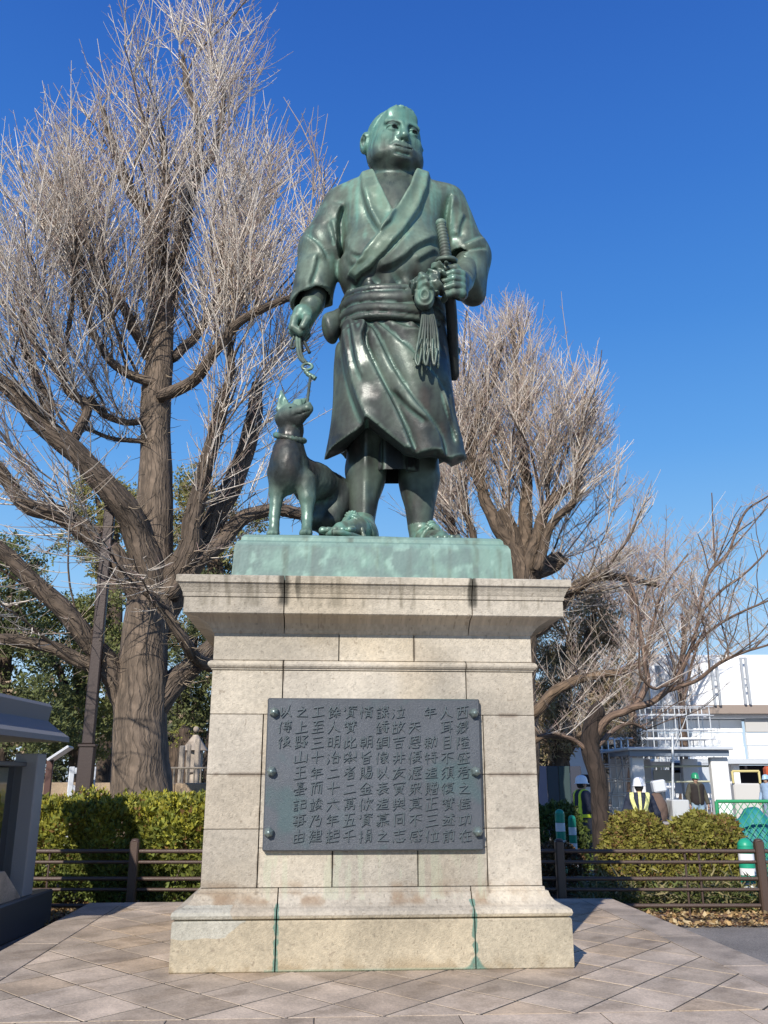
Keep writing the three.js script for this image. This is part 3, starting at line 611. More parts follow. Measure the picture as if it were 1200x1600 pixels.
// folds: lines on the cloth with a crisp ridge on their left (h > 0) or right (h < 0) that sinks away over w, and a groove of depth g on the other side
const F = (h, w, g, gw, ...pts) => ({ h, w, g, gw, p: smooth(pts.map(([a, b]) => onRobe(a, b)), pts.length * 4) });
const folds = [
  // robe top
  F(0.035, 0.10, 0.035, 0.06, [564, 290], [572, 322], [583, 345], [594, 364]),
  F(-0.05, 0.13, 0.06, 0.07, [538, 316], [530, 338], [528, 370], [531, 408]),
  F(0.045, 0.10, 0.03, 0.06, [515, 345], [521, 365], [526, 392]),
  F(-0.04, 0.10, 0.04, 0.06, [473, 368], [490, 376], [503, 390], [511, 410]),
  F(0.03, 0.10, 0.02, 0.06, [535, 375], [550, 397], [572, 404]),
  F(0.03, 0.09, 0.025, 0.05, [540, 395], [548, 412], [566, 418]),
  F(-0.045, 0.12, 0.03, 0.07, [692, 374], [672, 378], [650, 388], [628, 408], [604, 420], [582, 426]),
  F(0.03, 0.09, 0.025, 0.05, [648, 352], [628, 374], [604, 400], [585, 418]),
  F(-0.03, 0.09, 0.02, 0.05, [686, 395], [668, 399], [650, 412]),
  F(0.06, 0.14, 0.07, 0.08, [706, 300], [701, 335], [699, 370], [703, 405]),
  F(0.045, 0.10, 0.045, 0.06, [763, 392], [745, 391], [726, 396], [713, 410]),
  F(0.035, 0.09, 0.03, 0.05, [757, 372], [740, 376], [724, 384]),
  F(-0.03, 0.10, 0.03, 0.06, [728, 335], [720, 352], [716, 374]),
  F(-0.035, 0.12, 0.03, 0.06, [498, 395], [492, 420], [482, 450]),
  // skirt
  F(0.095, 0.17, 0.05, 0.14, [533, 496], [535, 545], [546, 603], [559, 640], [573, 670]),
  F(0.03, 0.08, 0.03, 0.05, [545, 496], [549, 530], [556, 575], [570, 612]),
  F(-0.10, 0.46, 0.06, 0.10, [557, 496], [572, 508], [568, 537], [580, 570], [607, 620], [630, 667], [652, 722]),
  F(-0.085, 0.40, 0.055, 0.10, [573, 496], [590, 530], [616, 580], [650, 632], [688, 680], [696, 722]),
  F(-0.06, 0.30, 0.04, 0.08, [582, 496], [609, 520], [654, 560], [693, 610], [712, 690]),
  F(-0.035, 0.12, 0.03, 0.06, [602, 496], [634, 510], [668, 520], [694, 560]),
  F(0.03, 0.10, 0.03, 0.07, [690, 600], [697, 635], [705, 660], [716, 700]),
  F(0.03, 0.14, 0.02, 0.08, [612, 608], [640, 640], [672, 668]),
  F(-0.03, 0.09, 0.03, 0.06, [640, 500], [660, 512], [690, 512]),
];
for (const f of folds) {
  f.lo = V(1e9, 1e9, 0); f.hi = V(-1e9, -1e9, 0);
  for (const p of f.p) { f.lo.min(p); f.hi.max(p); }
  f.m = 2.6 * Math.max(f.w, f.gw);
  f.z = f.p.reduce((s, p) => s + p.z, 0) / f.p.length;
}
function foldLift(x, y, z) {
  let s = 0;
  for (const f of folds) {
    if (x < f.lo.x - f.m || x > f.hi.x + f.m || y < f.lo.y - f.m || y > f.hi.y + f.m) continue;
    let best = 1e9, side = 1, at_ = 0;
    for (let i = 0; i < f.p.length - 1; i++) {
      const a = f.p[i], b = f.p[i + 1], bx = b.x - a.x, by = b.y - a.y, t = clamp(((x - a.x) * bx + (y - a.y) * by) / (bx * bx + by * by)), dx = x - a.x - bx * t, dy = y - a.y - by * t, q = dx * dx + dy * dy;
      if (q < best) { best = q; side = bx * dy - by * dx; at_ = (i + t) / (f.p.length - 1); }
    }
    const dist = Math.sqrt(best), end = sstep(0, 0.18, at_) * (f.h > 0.06 || f.h < -0.06 ? 1 : sstep(1, 0.82, at_));
    const sd = dist * (side > 0 === f.h > 0 ? 1 : -1), hot = sstep(-0.03, 0.03, sd), ah = Math.abs(f.h);
    s += end * (hot * ah * Math.exp(-Math.pow(dist / f.w, 1.4)) - (1 - hot) * f.g * Math.exp(-Math.pow(dist / f.gw, 1.3)));
  }
  return s * sstep(-0.25, 0.1, z - Z0);
}
// flat bands laid on the cloth, as outlines in x, y
const poly2 = (...pts) => pts.map(([a, b]) => { const p = onRobe(a, b); return [p.x, p.y]; });
function inPoly(poly, x, y) {
  let d = 1e9, s = 1;
  for (let i = 0, j = poly.length - 1; i < poly.length; j = i++) {
    const e = [poly[j][0] - poly[i][0], poly[j][1] - poly[i][1]], w = [x - poly[i][0], y - poly[i][1]], t = clamp((w[0] * e[0] + w[1] * e[1]) / (e[0] * e[0] + e[1] * e[1]));
    d = Math.min(d, (w[0] - e[0] * t) ** 2 + (w[1] - e[1] * t) ** 2);
    const c1 = y >= poly[i][1], c2 = y < poly[j][1], c3 = e[0] * w[1] > e[1] * w[0];
    if ((c1 && c2 && c3) || (!c1 && !c2 && !c3)) s = -s;
  }
  return s * Math.sqrt(d);
}
const bandL = poly2([563, 268], [566, 300], [577, 335], [595, 366], [610, 352], [618, 334], [603, 308], [590, 280], [584, 262]);
const bandR = poly2([650, 264], [640, 292], [622, 322], [590, 368], [562, 408], [543, 434], [556, 443], [579, 424], [604, 396], [630, 366], [656, 330], [668, 298], [672, 270]);
const bare = poly2([582, 262], [592, 285], [603, 308], [614, 330], [626, 316], [640, 292], [651, 262]);
const sashTop = P(610, 442, 0.6).y;
const hemLine = [[490, 713], [508, 709], [534, 697], [556, 681], [573, 669], [590, 682], [610, 702], [632, 720], [652, 724], [680, 719], [706, 723], [726, 714], [750, 700]].map(([a, b]) => { const p = P(a, b, b < 690 ? 0.6 : 0.5); return [p.x, p.y]; });
function hemAt(x, z) {
  let y = hemLine[0][1];
  for (let i = 0; i < hemLine.length - 1; i++) if (x >= hemLine[i][0]) { const a = hemLine[i], b = hemLine[i + 1]; y = lerp(a[1], b[1], clamp((x - a[0]) / (b[0] - a[0]))); }
  return 0.065 + lerp(5.34 + 0.05 * Math.sin(x * 7), y, sstep(-0.2, 0.15, z - Z0));
}
function robe(x, y, z) {
  const b = robeBase(x, y, z);
  if (Math.abs(b) > 0.4) return b;
  const fr = sstep(-0.2, 0.1, z - Z0);
  let d = b - foldLift(x, y, z);
  // bare chest in the opening, then the two collar bands
  if (y > sashTop - 0.1 && z > Z0 - 0.2) {
    const bp = inPoly(bare, x, y);
    if (bp < 0.06) d += fr * 0.09 * sstep(0.015, -0.03, bp);
    const l = inPoly(bandL, x, y);
    if (l < 0.05) d -= fr * 0.045 * sstep(0.022, -0.022, l) * (1 - 0.25 * sstep(-0.02, -0.10, l));
    const r = inPoly(bandR, x, y);
    if (r < 0.05) d -= fr * 0.075 * sstep(0.024, -0.024, r) * (1 - 0.25 * sstep(-0.02, -0.11, r));
  }
  // cloth bulging over the sash, gathers under it
  if (y < sashTop + 0.35 && y > sashTop - 0.1) d += 0.03 * Math.sin(x * 26 + 3 * Math.sin(y * 5)) * sstep(sashTop + 0.3, sashTop, y) * fr * 0.6;
  if (y < waistY + 0.1 && y > waistY - 0.8) d -= 0.014 * Math.sin(x * 34 + y * 6) * sstep(waistY - 0.8, waistY, y) * sstep(0.1, 0.35, Math.abs(x - robeC.x));
  // the skirt's back and side gores
  if (y < waistY) d -= 0.025 * Math.sin(Math.atan2(x - robeC.x, z - Z0) * 9 + y * 0.8) * sstep(waistY, waistY - 1, y) * (1 - fr * 0.6);
  // hollow under the hem and up the sleeves
  const hem = hemAt(x, z);
  if (y < waistY - 0.5) d = Math.max(d, -(skirt(x, y, z) + 0.17));
  d = Math.max(d, hem - y);
  const h1 = sleeveR(x, y - 0.14, z, -0.065), h2 = sleeveL(x + cuffLn.x * 0.12, y + cuffLn.y * 0.12, z + cuffLn.z * -0.12 + 0, -0.055);
  const c1 = (x - cuffR.x) * cuffRn.x + (y - cuffR.y) * cuffRn.y + (z - cuffR.z) * cuffRn.z, c2 = (x - cuffL.x) * cuffLn.x + (y - cuffL.y) * cuffLn.y + (z - cuffL.z) * cuffLn.z;
  if (c1 > -0.4 && c1 < 0.1) { let q = sdCap(x, y, z, tor.rE, tor.rW, 0.205, 0.215); q = Math.min(q, sdCap(x, y, z, tor.rW, V(tor.rW.x + 0.02, tor.rW.y - 0.5, tor.rW.z + 0.02), 0.215, 0.22)); d = Math.max(d, -Math.max(q, -0.30 - c1)); }
  if (c2 > -0.3 && c2 < 0.2) { const q = sdCap(x, y, z, tor.lE, V(tor.lW.x - 0.3, tor.lW.y - 0.05, tor.lW.z + 0.25), 0.165, 0.165); d = Math.max(d, -Math.max(q, -0.2 - c2)); }
  return d * 0.75;
}
{
  const lo = V(tor.rW.x - 0.5, 5.0, Z0 - 0.95), hi = V(tor.lE.x + 0.5, 9.75, Z0 + 1.05);
  const g = relax(nets(robe, lo, hi, 0.0175, 0.22), 6);
  const pat = patina(0.36);
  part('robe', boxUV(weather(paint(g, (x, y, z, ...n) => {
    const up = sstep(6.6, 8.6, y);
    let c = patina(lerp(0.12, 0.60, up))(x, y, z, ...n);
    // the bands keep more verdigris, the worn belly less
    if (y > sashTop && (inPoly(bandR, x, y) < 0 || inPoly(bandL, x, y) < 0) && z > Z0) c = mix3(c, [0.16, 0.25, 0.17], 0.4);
    if (y < waistY - 0.5 && skirt(x, y, z) < -0.09) c = [0.018, 0.021, 0.02];   // inside painted near-black, standing for the shade under the hem
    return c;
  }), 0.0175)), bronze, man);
}
// the head, in its own axes (x to its left, y up, z ahead), metres
const headM = new THREE.Matrix4().compose(P(615, 231, 0.08), new THREE.Quaternion().setFromEuler(new THREE.Euler(0.10, 0.34, -0.02, 'YXZ')), V(1.07, 1.03, 1.06)), headInv = headM.clone().invert();
const hq = V();
const e3 = (a, b, c) => V(a, b, c);
const HC = {
  cran: e3(0, 0.13, -0.05), jaw: e3(0, -0.15, 0.05), chin: e3(0, -0.345, 0.300), noseA: e3(0, 0.13, 0.335), noseB: e3(0, -0.035, 0.402), tip: e3(0, -0.052, 0.398), mouth: e3(0, -0.205, 0.36), under: e3(0, -0.42, 0.05),
};
function head(X, Y, Z) {
  const x = X, ax = Math.abs(X), z = Z, y = Y + 0.045 * sstep(0.32, 0.1, Y) * sstep(-0.42, -0.3, Y) * sstep(0.1, 0.2, Z);
  let d = sdEll(x, y, z, HC.cran, 0.318, 0.355, 0.385);
  d = smin(d, sdEll(x, y, z, HC.jaw, 0.328, 0.33, 0.325), 0.16);
  d = smin(d, sdEll(ax, y, z, V(0.175, -0.23, 0.12), 0.165, 0.20, 0.20), 0.08);        // jowls
  d = smin(d, sdEll(x, y, z, HC.chin, 0.125, 0.090, 0.095), 0.10);
  d = smin(d, sdEll(x, y, z, V(0, -0.40, 0.10), 0.22, 0.12, 0.20), 0.08);              // double chin
  d = smin(d, sdEll(ax, y, z, V(0.165, -0.045, 0.245), 0.105, 0.085, 0.085), 0.07);    // cheekbones
  d = smin(d, sdEll(ax, y, z, V(0.03, 0.27, 0.27), 0.16, 0.12, 0.06), 0.10);           // forehead
  d = smin(d, sdCap(ax, y, z, V(0.045, 0.140, 0.352), V(0.20, 0.165, 0.292), 0.040, 0.028), 0.05); // brow
  d = smax(d, -sdEll(ax, y, z, V(0.128, 0.083, 0.375), 0.084, 0.060, 0.066), 0.05);     // socket
  d = smin(d, sdCap(x, y, z, HC.noseA, HC.noseB, 0.036, 0.050), 0.05);
  d = smin(d, sdSph(x, y, z, HC.tip, 0.050), 0.03);
  d = smin(d, sdEll(ax, y, z, V(0.056, -0.068, 0.362), 0.038, 0.031, 0.044), 0.025);    // wings
  d = smax(d, -sdEll(ax, y, z, V(0.028, -0.106, 0.390), 0.018, 0.022, 0.028), 0.015);     // nostrils
  d = smin(d, sdEll(x, y, z, V(0, -0.205, 0.302), 0.15, 0.10, 0.085), 0.09);          // mouth mound
  d = smax(d, -sdCap(ax, y, z, V(0.09, -0.075, 0.405), V(0.16, -0.15, 0.36), 0.004, 0.004), 0.05);
  d = smin(d, sdCap(ax, y, z, V(0.016, -0.190, 0.384), V(0.088, -0.182, 0.358), 0.013, 0.007), 0.018);
  d = smin(d, sdCap(ax, y, z, V(0, -0.240, 0.374), V(0.075, -0.208, 0.354), 0.022, 0.010), 0.018);
  d = smax(d, -sdCap(ax, y, z, V(0, -0.210, 0.410), V(0.108, -0.186, 0.368), 0.009, 0.008), 0.012);
  d = smax(d, -sdCap(ax, y, z, V(0, -0.305, 0.405), V(0.07, -0.285, 0.385), 0.010, 0.006), 0.06);
  // eyes: ball, drilled pupil, lids
  const eye = V(0.128, 0.072, 0.298);
  let ball = sdSph(ax, y, z, eye, 0.064);
  ball = Math.max(ball, -sdSph(x, y, z, V(X > 0 ? 0.142 : -0.114, 0.078, 0.366), 0.030));
  d = Math.min(d, ball);
  const el = Math.hypot(ax - eye.x, y - eye.y, z - eye.z), lx = (ax - eye.x) / 0.075;
  const upl = Math.max(Math.abs(el - 0.070) - 0.010, -(y - (eye.y + 0.020 - 0.022 * lx * lx)), -(z - eye.z));
  const lol = Math.max(Math.abs(el - 0.069) - 0.009, y - (eye.y - 0.028 + 0.018 * lx * lx), -(z - eye.z));
  d = smin(d, upl, 0.012); d = smin(d, lol, 0.014);
  d = smin(d, sdCap(ax, y, z, V(0.07, 0.012, 0.345), V(0.185, 0.005, 0.292), 0.018, 0.014), 0.04);   // bag under the eye
  // ears
  const ex = ax - 0.335, ey = y - 0.0, ez = z + 0.055;
  let ear = sdEll(ax, y, z, V(0.352, -0.005, -0.05), 0.052, 0.140, 0.088);
  const rim = Math.abs(Math.hypot(ey / 0.135, ez / 0.085) - 0.80);
  ear = smax(ear, -sdEll(ax, y, z, V(0.395, 0.012, -0.022), 0.050, 0.095, 0.052), 0.015);
  d = smin(d, ear, 0.025);
  // cropped hair: a raised cap that ends in a line at the brow and before the ear
  const capLine = Math.min(y - (0.345 - 0.31 * sstep(0.20, 0.06, z) - 0.35 * sstep(-0.06, -0.16, z)), 0.235 - z);
  if (capLine > -0.04 && d < 0.1) d -= 0.013 * sstep(-0.018, 0.018, capLine) * (1 + 0.6 * fbm(X * 22, Y * 22, Z * 22, 2));
  if (Y > 0.30 && z > -0.02) d -= 0.03 * sstep(0.33, 0.38, Y) * (0.35 + 1.3 * fbm(X * 20, Y * 20, Z * 20, 2)) * sstep(0.17, 0.1, Math.abs(X - 0.02));
  return d;
}
const neckA = P(618, 262, -0.02), neckB = P(614, 312, -0.02), chestC = P(613, 325, 0.15);
const relaxed = (...a) => relax(nets(...a), 1);
function neck(x, y, z) {
  let d = sdCap(x, y, z, neckA, neckB, 0.275, 0.33);
  d = smin(d, Math.max(torso(x, y, z) + 0.055, 8.22 - y), 0.1);
  return d;
}
function headWorld(x, y, z) {
  hq.set(x, y, z).applyMatrix4(headInv);
  let d = head(hq.x, hq.y, hq.z);
  if (y < 9.75) { let n = neck(x, y, z); n += 0.02 * Math.exp(-Math.pow((y - 9.19 - 0.10 * Math.abs(x - 0.13)) / 0.022, 2)); d = smin(d, n, 0.07); }
  return d;
}
// legs, in the shade of the hem, bare to the sandals
const LEG = { rK: P(575, 680, 0.05), rC: P(570, 735, 0.02), rA: P(566, 815, 0.10), rH: P(566, 842, 0.05), lK: P(655, 690, -0.02), lC: P(656, 745, -0.06), lA: P(656, 822, -0.05), lH: P(656, 868, -0.06) };
function legs(x, y, z) {
  let r = sdCap(x, y, z, V(LEG.rK.x, LEG.rK.y + 0.7, LEG.rK.z - 0.05), LEG.rK, 0.29, 0.245);
  r = smin(r, sdCap(x, y, z, LEG.rK, LEG.rC, 0.235, 0.225), 0.06);
  r = smin(r, sdCap(x, y, z, LEG.rC, LEG.rA, 0.225, 0.145), 0.05);
  r = smin(r, sdEll(x, y, z, V(LEG.rC.x + 0.03, LEG.rC.y + 0.02, LEG.rC.z - 0.06), 0.22, 0.42, 0.24), 0.08);
  r -= 0.03 * Math.exp(-Math.pow((x - LEG.rC.x - 0.02) / 0.05, 2)) * sstep(LEG.rC.z, LEG.rC.z + 0.1, z);
  let l = sdCap(x, y, z, V(LEG.lK.x, LEG.lK.y + 0.7, LEG.lK.z), LEG.lK, 0.29, 0.25);
  l = smin(l, sdCap(x, y, z, LEG.lK, LEG.lC, 0.235, 0.225), 0.06);
  l = smin(l, sdCap(x, y, z, LEG.lC, LEG.lA, 0.228, 0.145), 0.05);
  l = smin(l, sdEll(x, y, z, V(LEG.lC.x - 0.02, LEG.lC.y, LEG.lC.z - 0.06), 0.225, 0.42, 0.24), 0.08);
  return Math.min(r, l);
}
// feet on straw sandals: right foot turned out to the image's left, left foot ahead
const FOOT = { rHeel: V(-0.20, 4.14, -9.62), rMid: V(-0.29, 4.20, -9.32), rToe: V(-0.46, 4.115, -9.02), lHeel: V(0.44, 4.14, -10.10), lMid: V(0.50, 4.20, -9.78), lToe: V(0.63, 4.115, -9.36) };
function foot(x, y, z, H, M, T, ank) {
  let d = sdCap(x, y, z, V(H.x, H.y + 0.05, H.z), M, 0.14, 0.135);
  d = smin(d, sdCap(x, y, z, M, T, 0.13, 0.085), 0.08);
  d = smin(d, sdCap(x, y, z, ank, V(lerp(H.x, M.x, 0.4), 4.22, lerp(H.z, M.z, 0.4)), 0.145, 0.15), 0.08);
  const dx = T.x - M.x, dz = T.z - M.z, L = Math.hypot(dx, dz), ux = dx / L, uz = dz / L;
  for (let i = 0; i < 5; i++) {
    const s = (i - 2) * 0.062, big = (i === 0 && H.x > 0) || (i === 4 && H.x < 0), back = Math.abs(i - (H.x > 0 ? 0.6 : 3.4)) * 0.035;
    const a = V(T.x - uz * s - ux * 0.05, 4.12, T.z + ux * s - uz * 0.05), b = V(T.x - uz * s * 1.08 + ux * (0.16 - back), 4.09, T.z + ux * s * 1.08 + uz * (0.16 - back));
    d = smin(d, sdCap(x, y, z, a, b, 0.036, big ? 0.046 : 0.033), 0.018);
  }
  return Math.max(d, 4.062 - y);
}
// arms: the right one hangs with the leash in its fist, the left grips the sword at the belt
const wr = P(489, 476, 0.14), fistC = P(473, 503, 0.22), ARM = { rE: tor.rE, lE: tor.lE, lWr: P(722, 440, 0.42), lF: P(711, 442, 0.60) };
const hand = (list) => (x, y, z) => { let d = 1e9; for (const [a, b, ra, rb, k] of list) d = d > 1e8 ? sdCap(x, y, z, a, b, ra, rb) : smin(d, sdCap(x, y, z, a, b, ra, rb), k); return d; };
const hR = (a, b, c) => V(fistC.x + a, fistC.y + b, fistC.z + c), rHand = [];
rHand.push([hR(0.10, 0.26, -0.06), hR(0.02, 0.08, -0.03), 0.145, 0.13, 0.05], [hR(0.0, 0.08, 0.04), hR(-0.03, -0.02, -0.10), 0.125, 0.125, 0.06]);
for (let i = 0; i < 4; i++) {
  const z = 0.10 - i * 0.085, s = [1, 1.05, 1.0, 0.86][i], k = hR(-0.085, -0.01, z), m = hR(-0.105 * s, -0.135 * s, z + 0.015), n = hR(-0.01, -0.205 * s, z + 0.02), t = hR(0.055, -0.125 * s, z + 0.01);
  rHand.push([hR(0, 0.06, z * 0.7), k, 0.07, 0.057, 0.03], [k, m, 0.056, 0.052, 0.012], [m, n, 0.051, 0.046, 0.01], [n, t, 0.045, 0.038, 0.008]);
}
rHand.push([hR(0.055, 0.07, 0.06), hR(0.065, -0.045, 0.145), 0.07, 0.055, 0.03], [hR(0.065, -0.045, 0.145), hR(0.02, -0.155, 0.165), 0.052, 0.044, 0.012]);
const rHandF = hand(rHand);
const lf = ARM.lF, hL = (a, b, c) => V(lf.x + a, lf.y + b, lf.z + c), lHand = [];
lHand.push([ARM.lWr, hL(0.05, 0.0, -0.04), 0.145, 0.13, 0.05], [hL(0.07, 0.07, -0.01), hL(0.06, -0.12, -0.02), 0.10, 0.095, 0.05]);
for (let i = 0; i < 4; i++) {
  const y = 0.055 - i * 0.085, s = [1, 1.06, 1, 0.85][i], k = hL(0.075, y, 0.085), m = hL(-0.03 * s, y - 0.015, 0.155 * s), n = hL(-0.135 * s, y - 0.035, 0.125), t = hL(-0.165 * s, y - 0.045, 0.03);
  lHand.push([hL(0.07, y * 0.8, 0), k, 0.07, 0.055, 0.03], [k, m, 0.053, 0.048, 0.01], [m, n, 0.047, 0.042, 0.008], [n, t, 0.041, 0.036, 0.006]);
}
lHand.push([hL(0.07, 0.09, 0.0), hL(0.0, 0.155, 0.07), 0.068, 0.054, 0.03], [hL(0.0, 0.155, 0.07), hL(-0.12, 0.135, 0.09), 0.05, 0.042, 0.012]);
const lHandF = hand(lHand);
const arms = (x, y, z) => Math.min(sdCap(x, y, z, V(ARM.rE.x, ARM.rE.y, ARM.rE.z), wr, 0.19, 0.145), sdCap(x, y, z, ARM.lE, ARM.lWr, 0.17, 0.145));
{
  const hc = P(615, 231, 0.08), list = [];
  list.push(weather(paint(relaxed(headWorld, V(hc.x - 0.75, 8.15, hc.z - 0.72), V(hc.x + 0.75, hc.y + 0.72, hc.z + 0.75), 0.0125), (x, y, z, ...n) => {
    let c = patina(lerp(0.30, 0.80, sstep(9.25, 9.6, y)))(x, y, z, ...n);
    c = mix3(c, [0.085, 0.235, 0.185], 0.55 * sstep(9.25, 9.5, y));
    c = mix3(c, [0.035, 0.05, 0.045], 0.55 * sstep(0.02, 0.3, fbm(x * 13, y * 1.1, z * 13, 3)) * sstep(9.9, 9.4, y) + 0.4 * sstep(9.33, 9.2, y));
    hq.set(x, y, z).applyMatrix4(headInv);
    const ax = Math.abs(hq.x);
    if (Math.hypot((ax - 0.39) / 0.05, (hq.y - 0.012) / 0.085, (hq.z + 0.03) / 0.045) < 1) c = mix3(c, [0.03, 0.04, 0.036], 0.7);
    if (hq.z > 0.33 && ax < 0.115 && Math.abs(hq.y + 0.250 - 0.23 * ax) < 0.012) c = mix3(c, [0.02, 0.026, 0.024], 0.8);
    // drilled pupils painted dark; sockets darkened as the shade under the brow
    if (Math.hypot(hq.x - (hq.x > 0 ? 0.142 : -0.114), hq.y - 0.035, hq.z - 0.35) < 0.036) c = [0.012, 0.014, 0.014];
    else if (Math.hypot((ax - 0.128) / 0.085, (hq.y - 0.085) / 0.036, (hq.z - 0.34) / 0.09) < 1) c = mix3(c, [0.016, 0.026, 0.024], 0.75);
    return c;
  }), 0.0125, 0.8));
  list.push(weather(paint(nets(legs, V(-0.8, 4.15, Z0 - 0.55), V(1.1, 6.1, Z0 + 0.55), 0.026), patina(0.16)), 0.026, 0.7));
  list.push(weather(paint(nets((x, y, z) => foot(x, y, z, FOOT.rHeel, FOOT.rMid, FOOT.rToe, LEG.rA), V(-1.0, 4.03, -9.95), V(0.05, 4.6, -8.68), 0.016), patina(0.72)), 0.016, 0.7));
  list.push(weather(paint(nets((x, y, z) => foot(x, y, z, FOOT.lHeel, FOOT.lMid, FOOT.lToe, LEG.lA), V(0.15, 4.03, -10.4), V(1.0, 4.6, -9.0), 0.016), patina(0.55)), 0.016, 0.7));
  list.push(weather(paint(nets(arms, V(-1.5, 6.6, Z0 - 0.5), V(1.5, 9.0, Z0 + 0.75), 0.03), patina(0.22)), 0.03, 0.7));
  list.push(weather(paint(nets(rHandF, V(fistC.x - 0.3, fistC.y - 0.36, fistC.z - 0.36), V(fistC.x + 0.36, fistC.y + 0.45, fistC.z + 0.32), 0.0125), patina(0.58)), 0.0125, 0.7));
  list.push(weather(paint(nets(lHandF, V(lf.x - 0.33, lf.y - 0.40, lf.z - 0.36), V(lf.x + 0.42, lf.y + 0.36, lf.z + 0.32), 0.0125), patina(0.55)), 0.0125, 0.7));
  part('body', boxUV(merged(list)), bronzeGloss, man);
}
// the sash: four uneven rolls of cloth round the waist
{
  const sb = P(610, 497, 0.6).y, cy = (sashTop + sb) / 2, hgt = sashTop - sb;
  const f = (x, y, z) => {
    const lean = 0.03 * (x - robeC.x), v = (y + lean - sb) / hgt, a = 0.675, b = 0.60;
    const e = 2.3, k = Math.pow(Math.pow(Math.abs((x - robeC.x) / a), e) + Math.pow(Math.abs((z - Z0 - 0.03) / b), e), 1 / e);
    const w = 0.55 * Math.sin(x * 2.1 + 1 + v) + 0.22 * Math.sin(x * 4.7 + 2 * v), roll = Math.abs(Math.sin((Math.pow(clamp(v, 0, 1.2), 0.8) * 3.3 + w * 0.4) * Math.PI));
    let d = (k - 1) * b - 0.042 * Math.sqrt(roll) + 0.03 + 0.05 * Math.pow(Math.abs(v - 0.5) * 2, 6);
    return Math.max(d * 0.75, Math.abs(y + lean - cy) - hgt / 2);
  };
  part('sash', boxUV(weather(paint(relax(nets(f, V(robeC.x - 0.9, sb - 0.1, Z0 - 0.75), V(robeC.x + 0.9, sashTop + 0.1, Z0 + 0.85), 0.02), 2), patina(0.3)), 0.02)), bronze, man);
}
// the knot, its loops and the hanging cords
{
  const r = rng(12), K = P(668, 446, 0.78), L = P(663, 466, 0.78), list = [];
  const f = (x, y, z) => {
    let d = sdEll(x, y, z, K, 0.20, 0.15, 0.12);
    d = smin(d, sdEll(x, y, z, L, 0.115, 0.14, 0.11), 0.03);
    d = smin(d, sdEll(x, y, z, P(681, 430, 0.74), 0.13, 0.055, 0.10), 0.04);
    d = smin(d, sdEll(x, y, z, P(686, 420, 0.70), 0.10, 0.035, 0.10), 0.03);
    if (y > L.y + 0.07) d += 0.022 * Math.sin(34 * (x - K.x) + 22 * (y - K.y) + 7 * fbm(x * 5, y * 5, z * 5, 2)) + 0.03 * fbm(x * 9, y * 9, z * 9, 2);
    d += 0.035 * Math.exp(-Math.pow(Math.hypot((x - L.x + 0.01) / 0.05, (y - L.y + 0.02) / 0.05), 2)) + 0.010 * Math.sin(26 * Math.hypot(x - L.x, (y - L.y) * 0.8) * 4);
    return d * 0.8;
  };
  const knot = part('sash_knot', boxUV(paint(nets(f, V(K.x - 0.32, L.y - 0.3, K.z - 0.25), V(K.x + 0.34, K.y + 0.4, K.z + 0.25), 0.0125), patina(0.5))), bronze, man);
  for (let i = 0; i < 9; i++) {
    const t = i / 8, w = (r() - 0.5), a = P(663 + 9 * t, 472 + 3 * t, 0.68), b = P(658 + 24 * t + 3 * w, 512, 0.745 + 0.04 * r()), c = P(652 + 34 * t + 8 * w, 545 + 8 * r(), 0.76 + 0.05 * r()), e = P(650 + 38 * t + 9 * (r() - 0.5), 562 + 16 * r() + (t > 0.85 ? 4 : 0), 0.76);
    const pts = smooth([a, b, c, e], 16), g = paint(tube(pts, pts.map((_, k) => 0.0165 + 0.003 * Math.sin(k * 2.2)), 6), patina(0.22 + 0.2 * r()));
    part('cord', boxUV(g), bronzeGloss, man);
    if (i % 3 === 0) { const h2 = smooth([P(658 + 24 * t, 530, 0.78), P(649 + 36 * t, 560, 0.81), P(653 + 34 * t, 571, 0.82), P(659 + 32 * t, 545, 0.79)], 14); part('cord', boxUV(paint(tube(h2, h2.map(() => 0.015), 6), patina(0.36))), bronzeGloss, man); }
  }
}
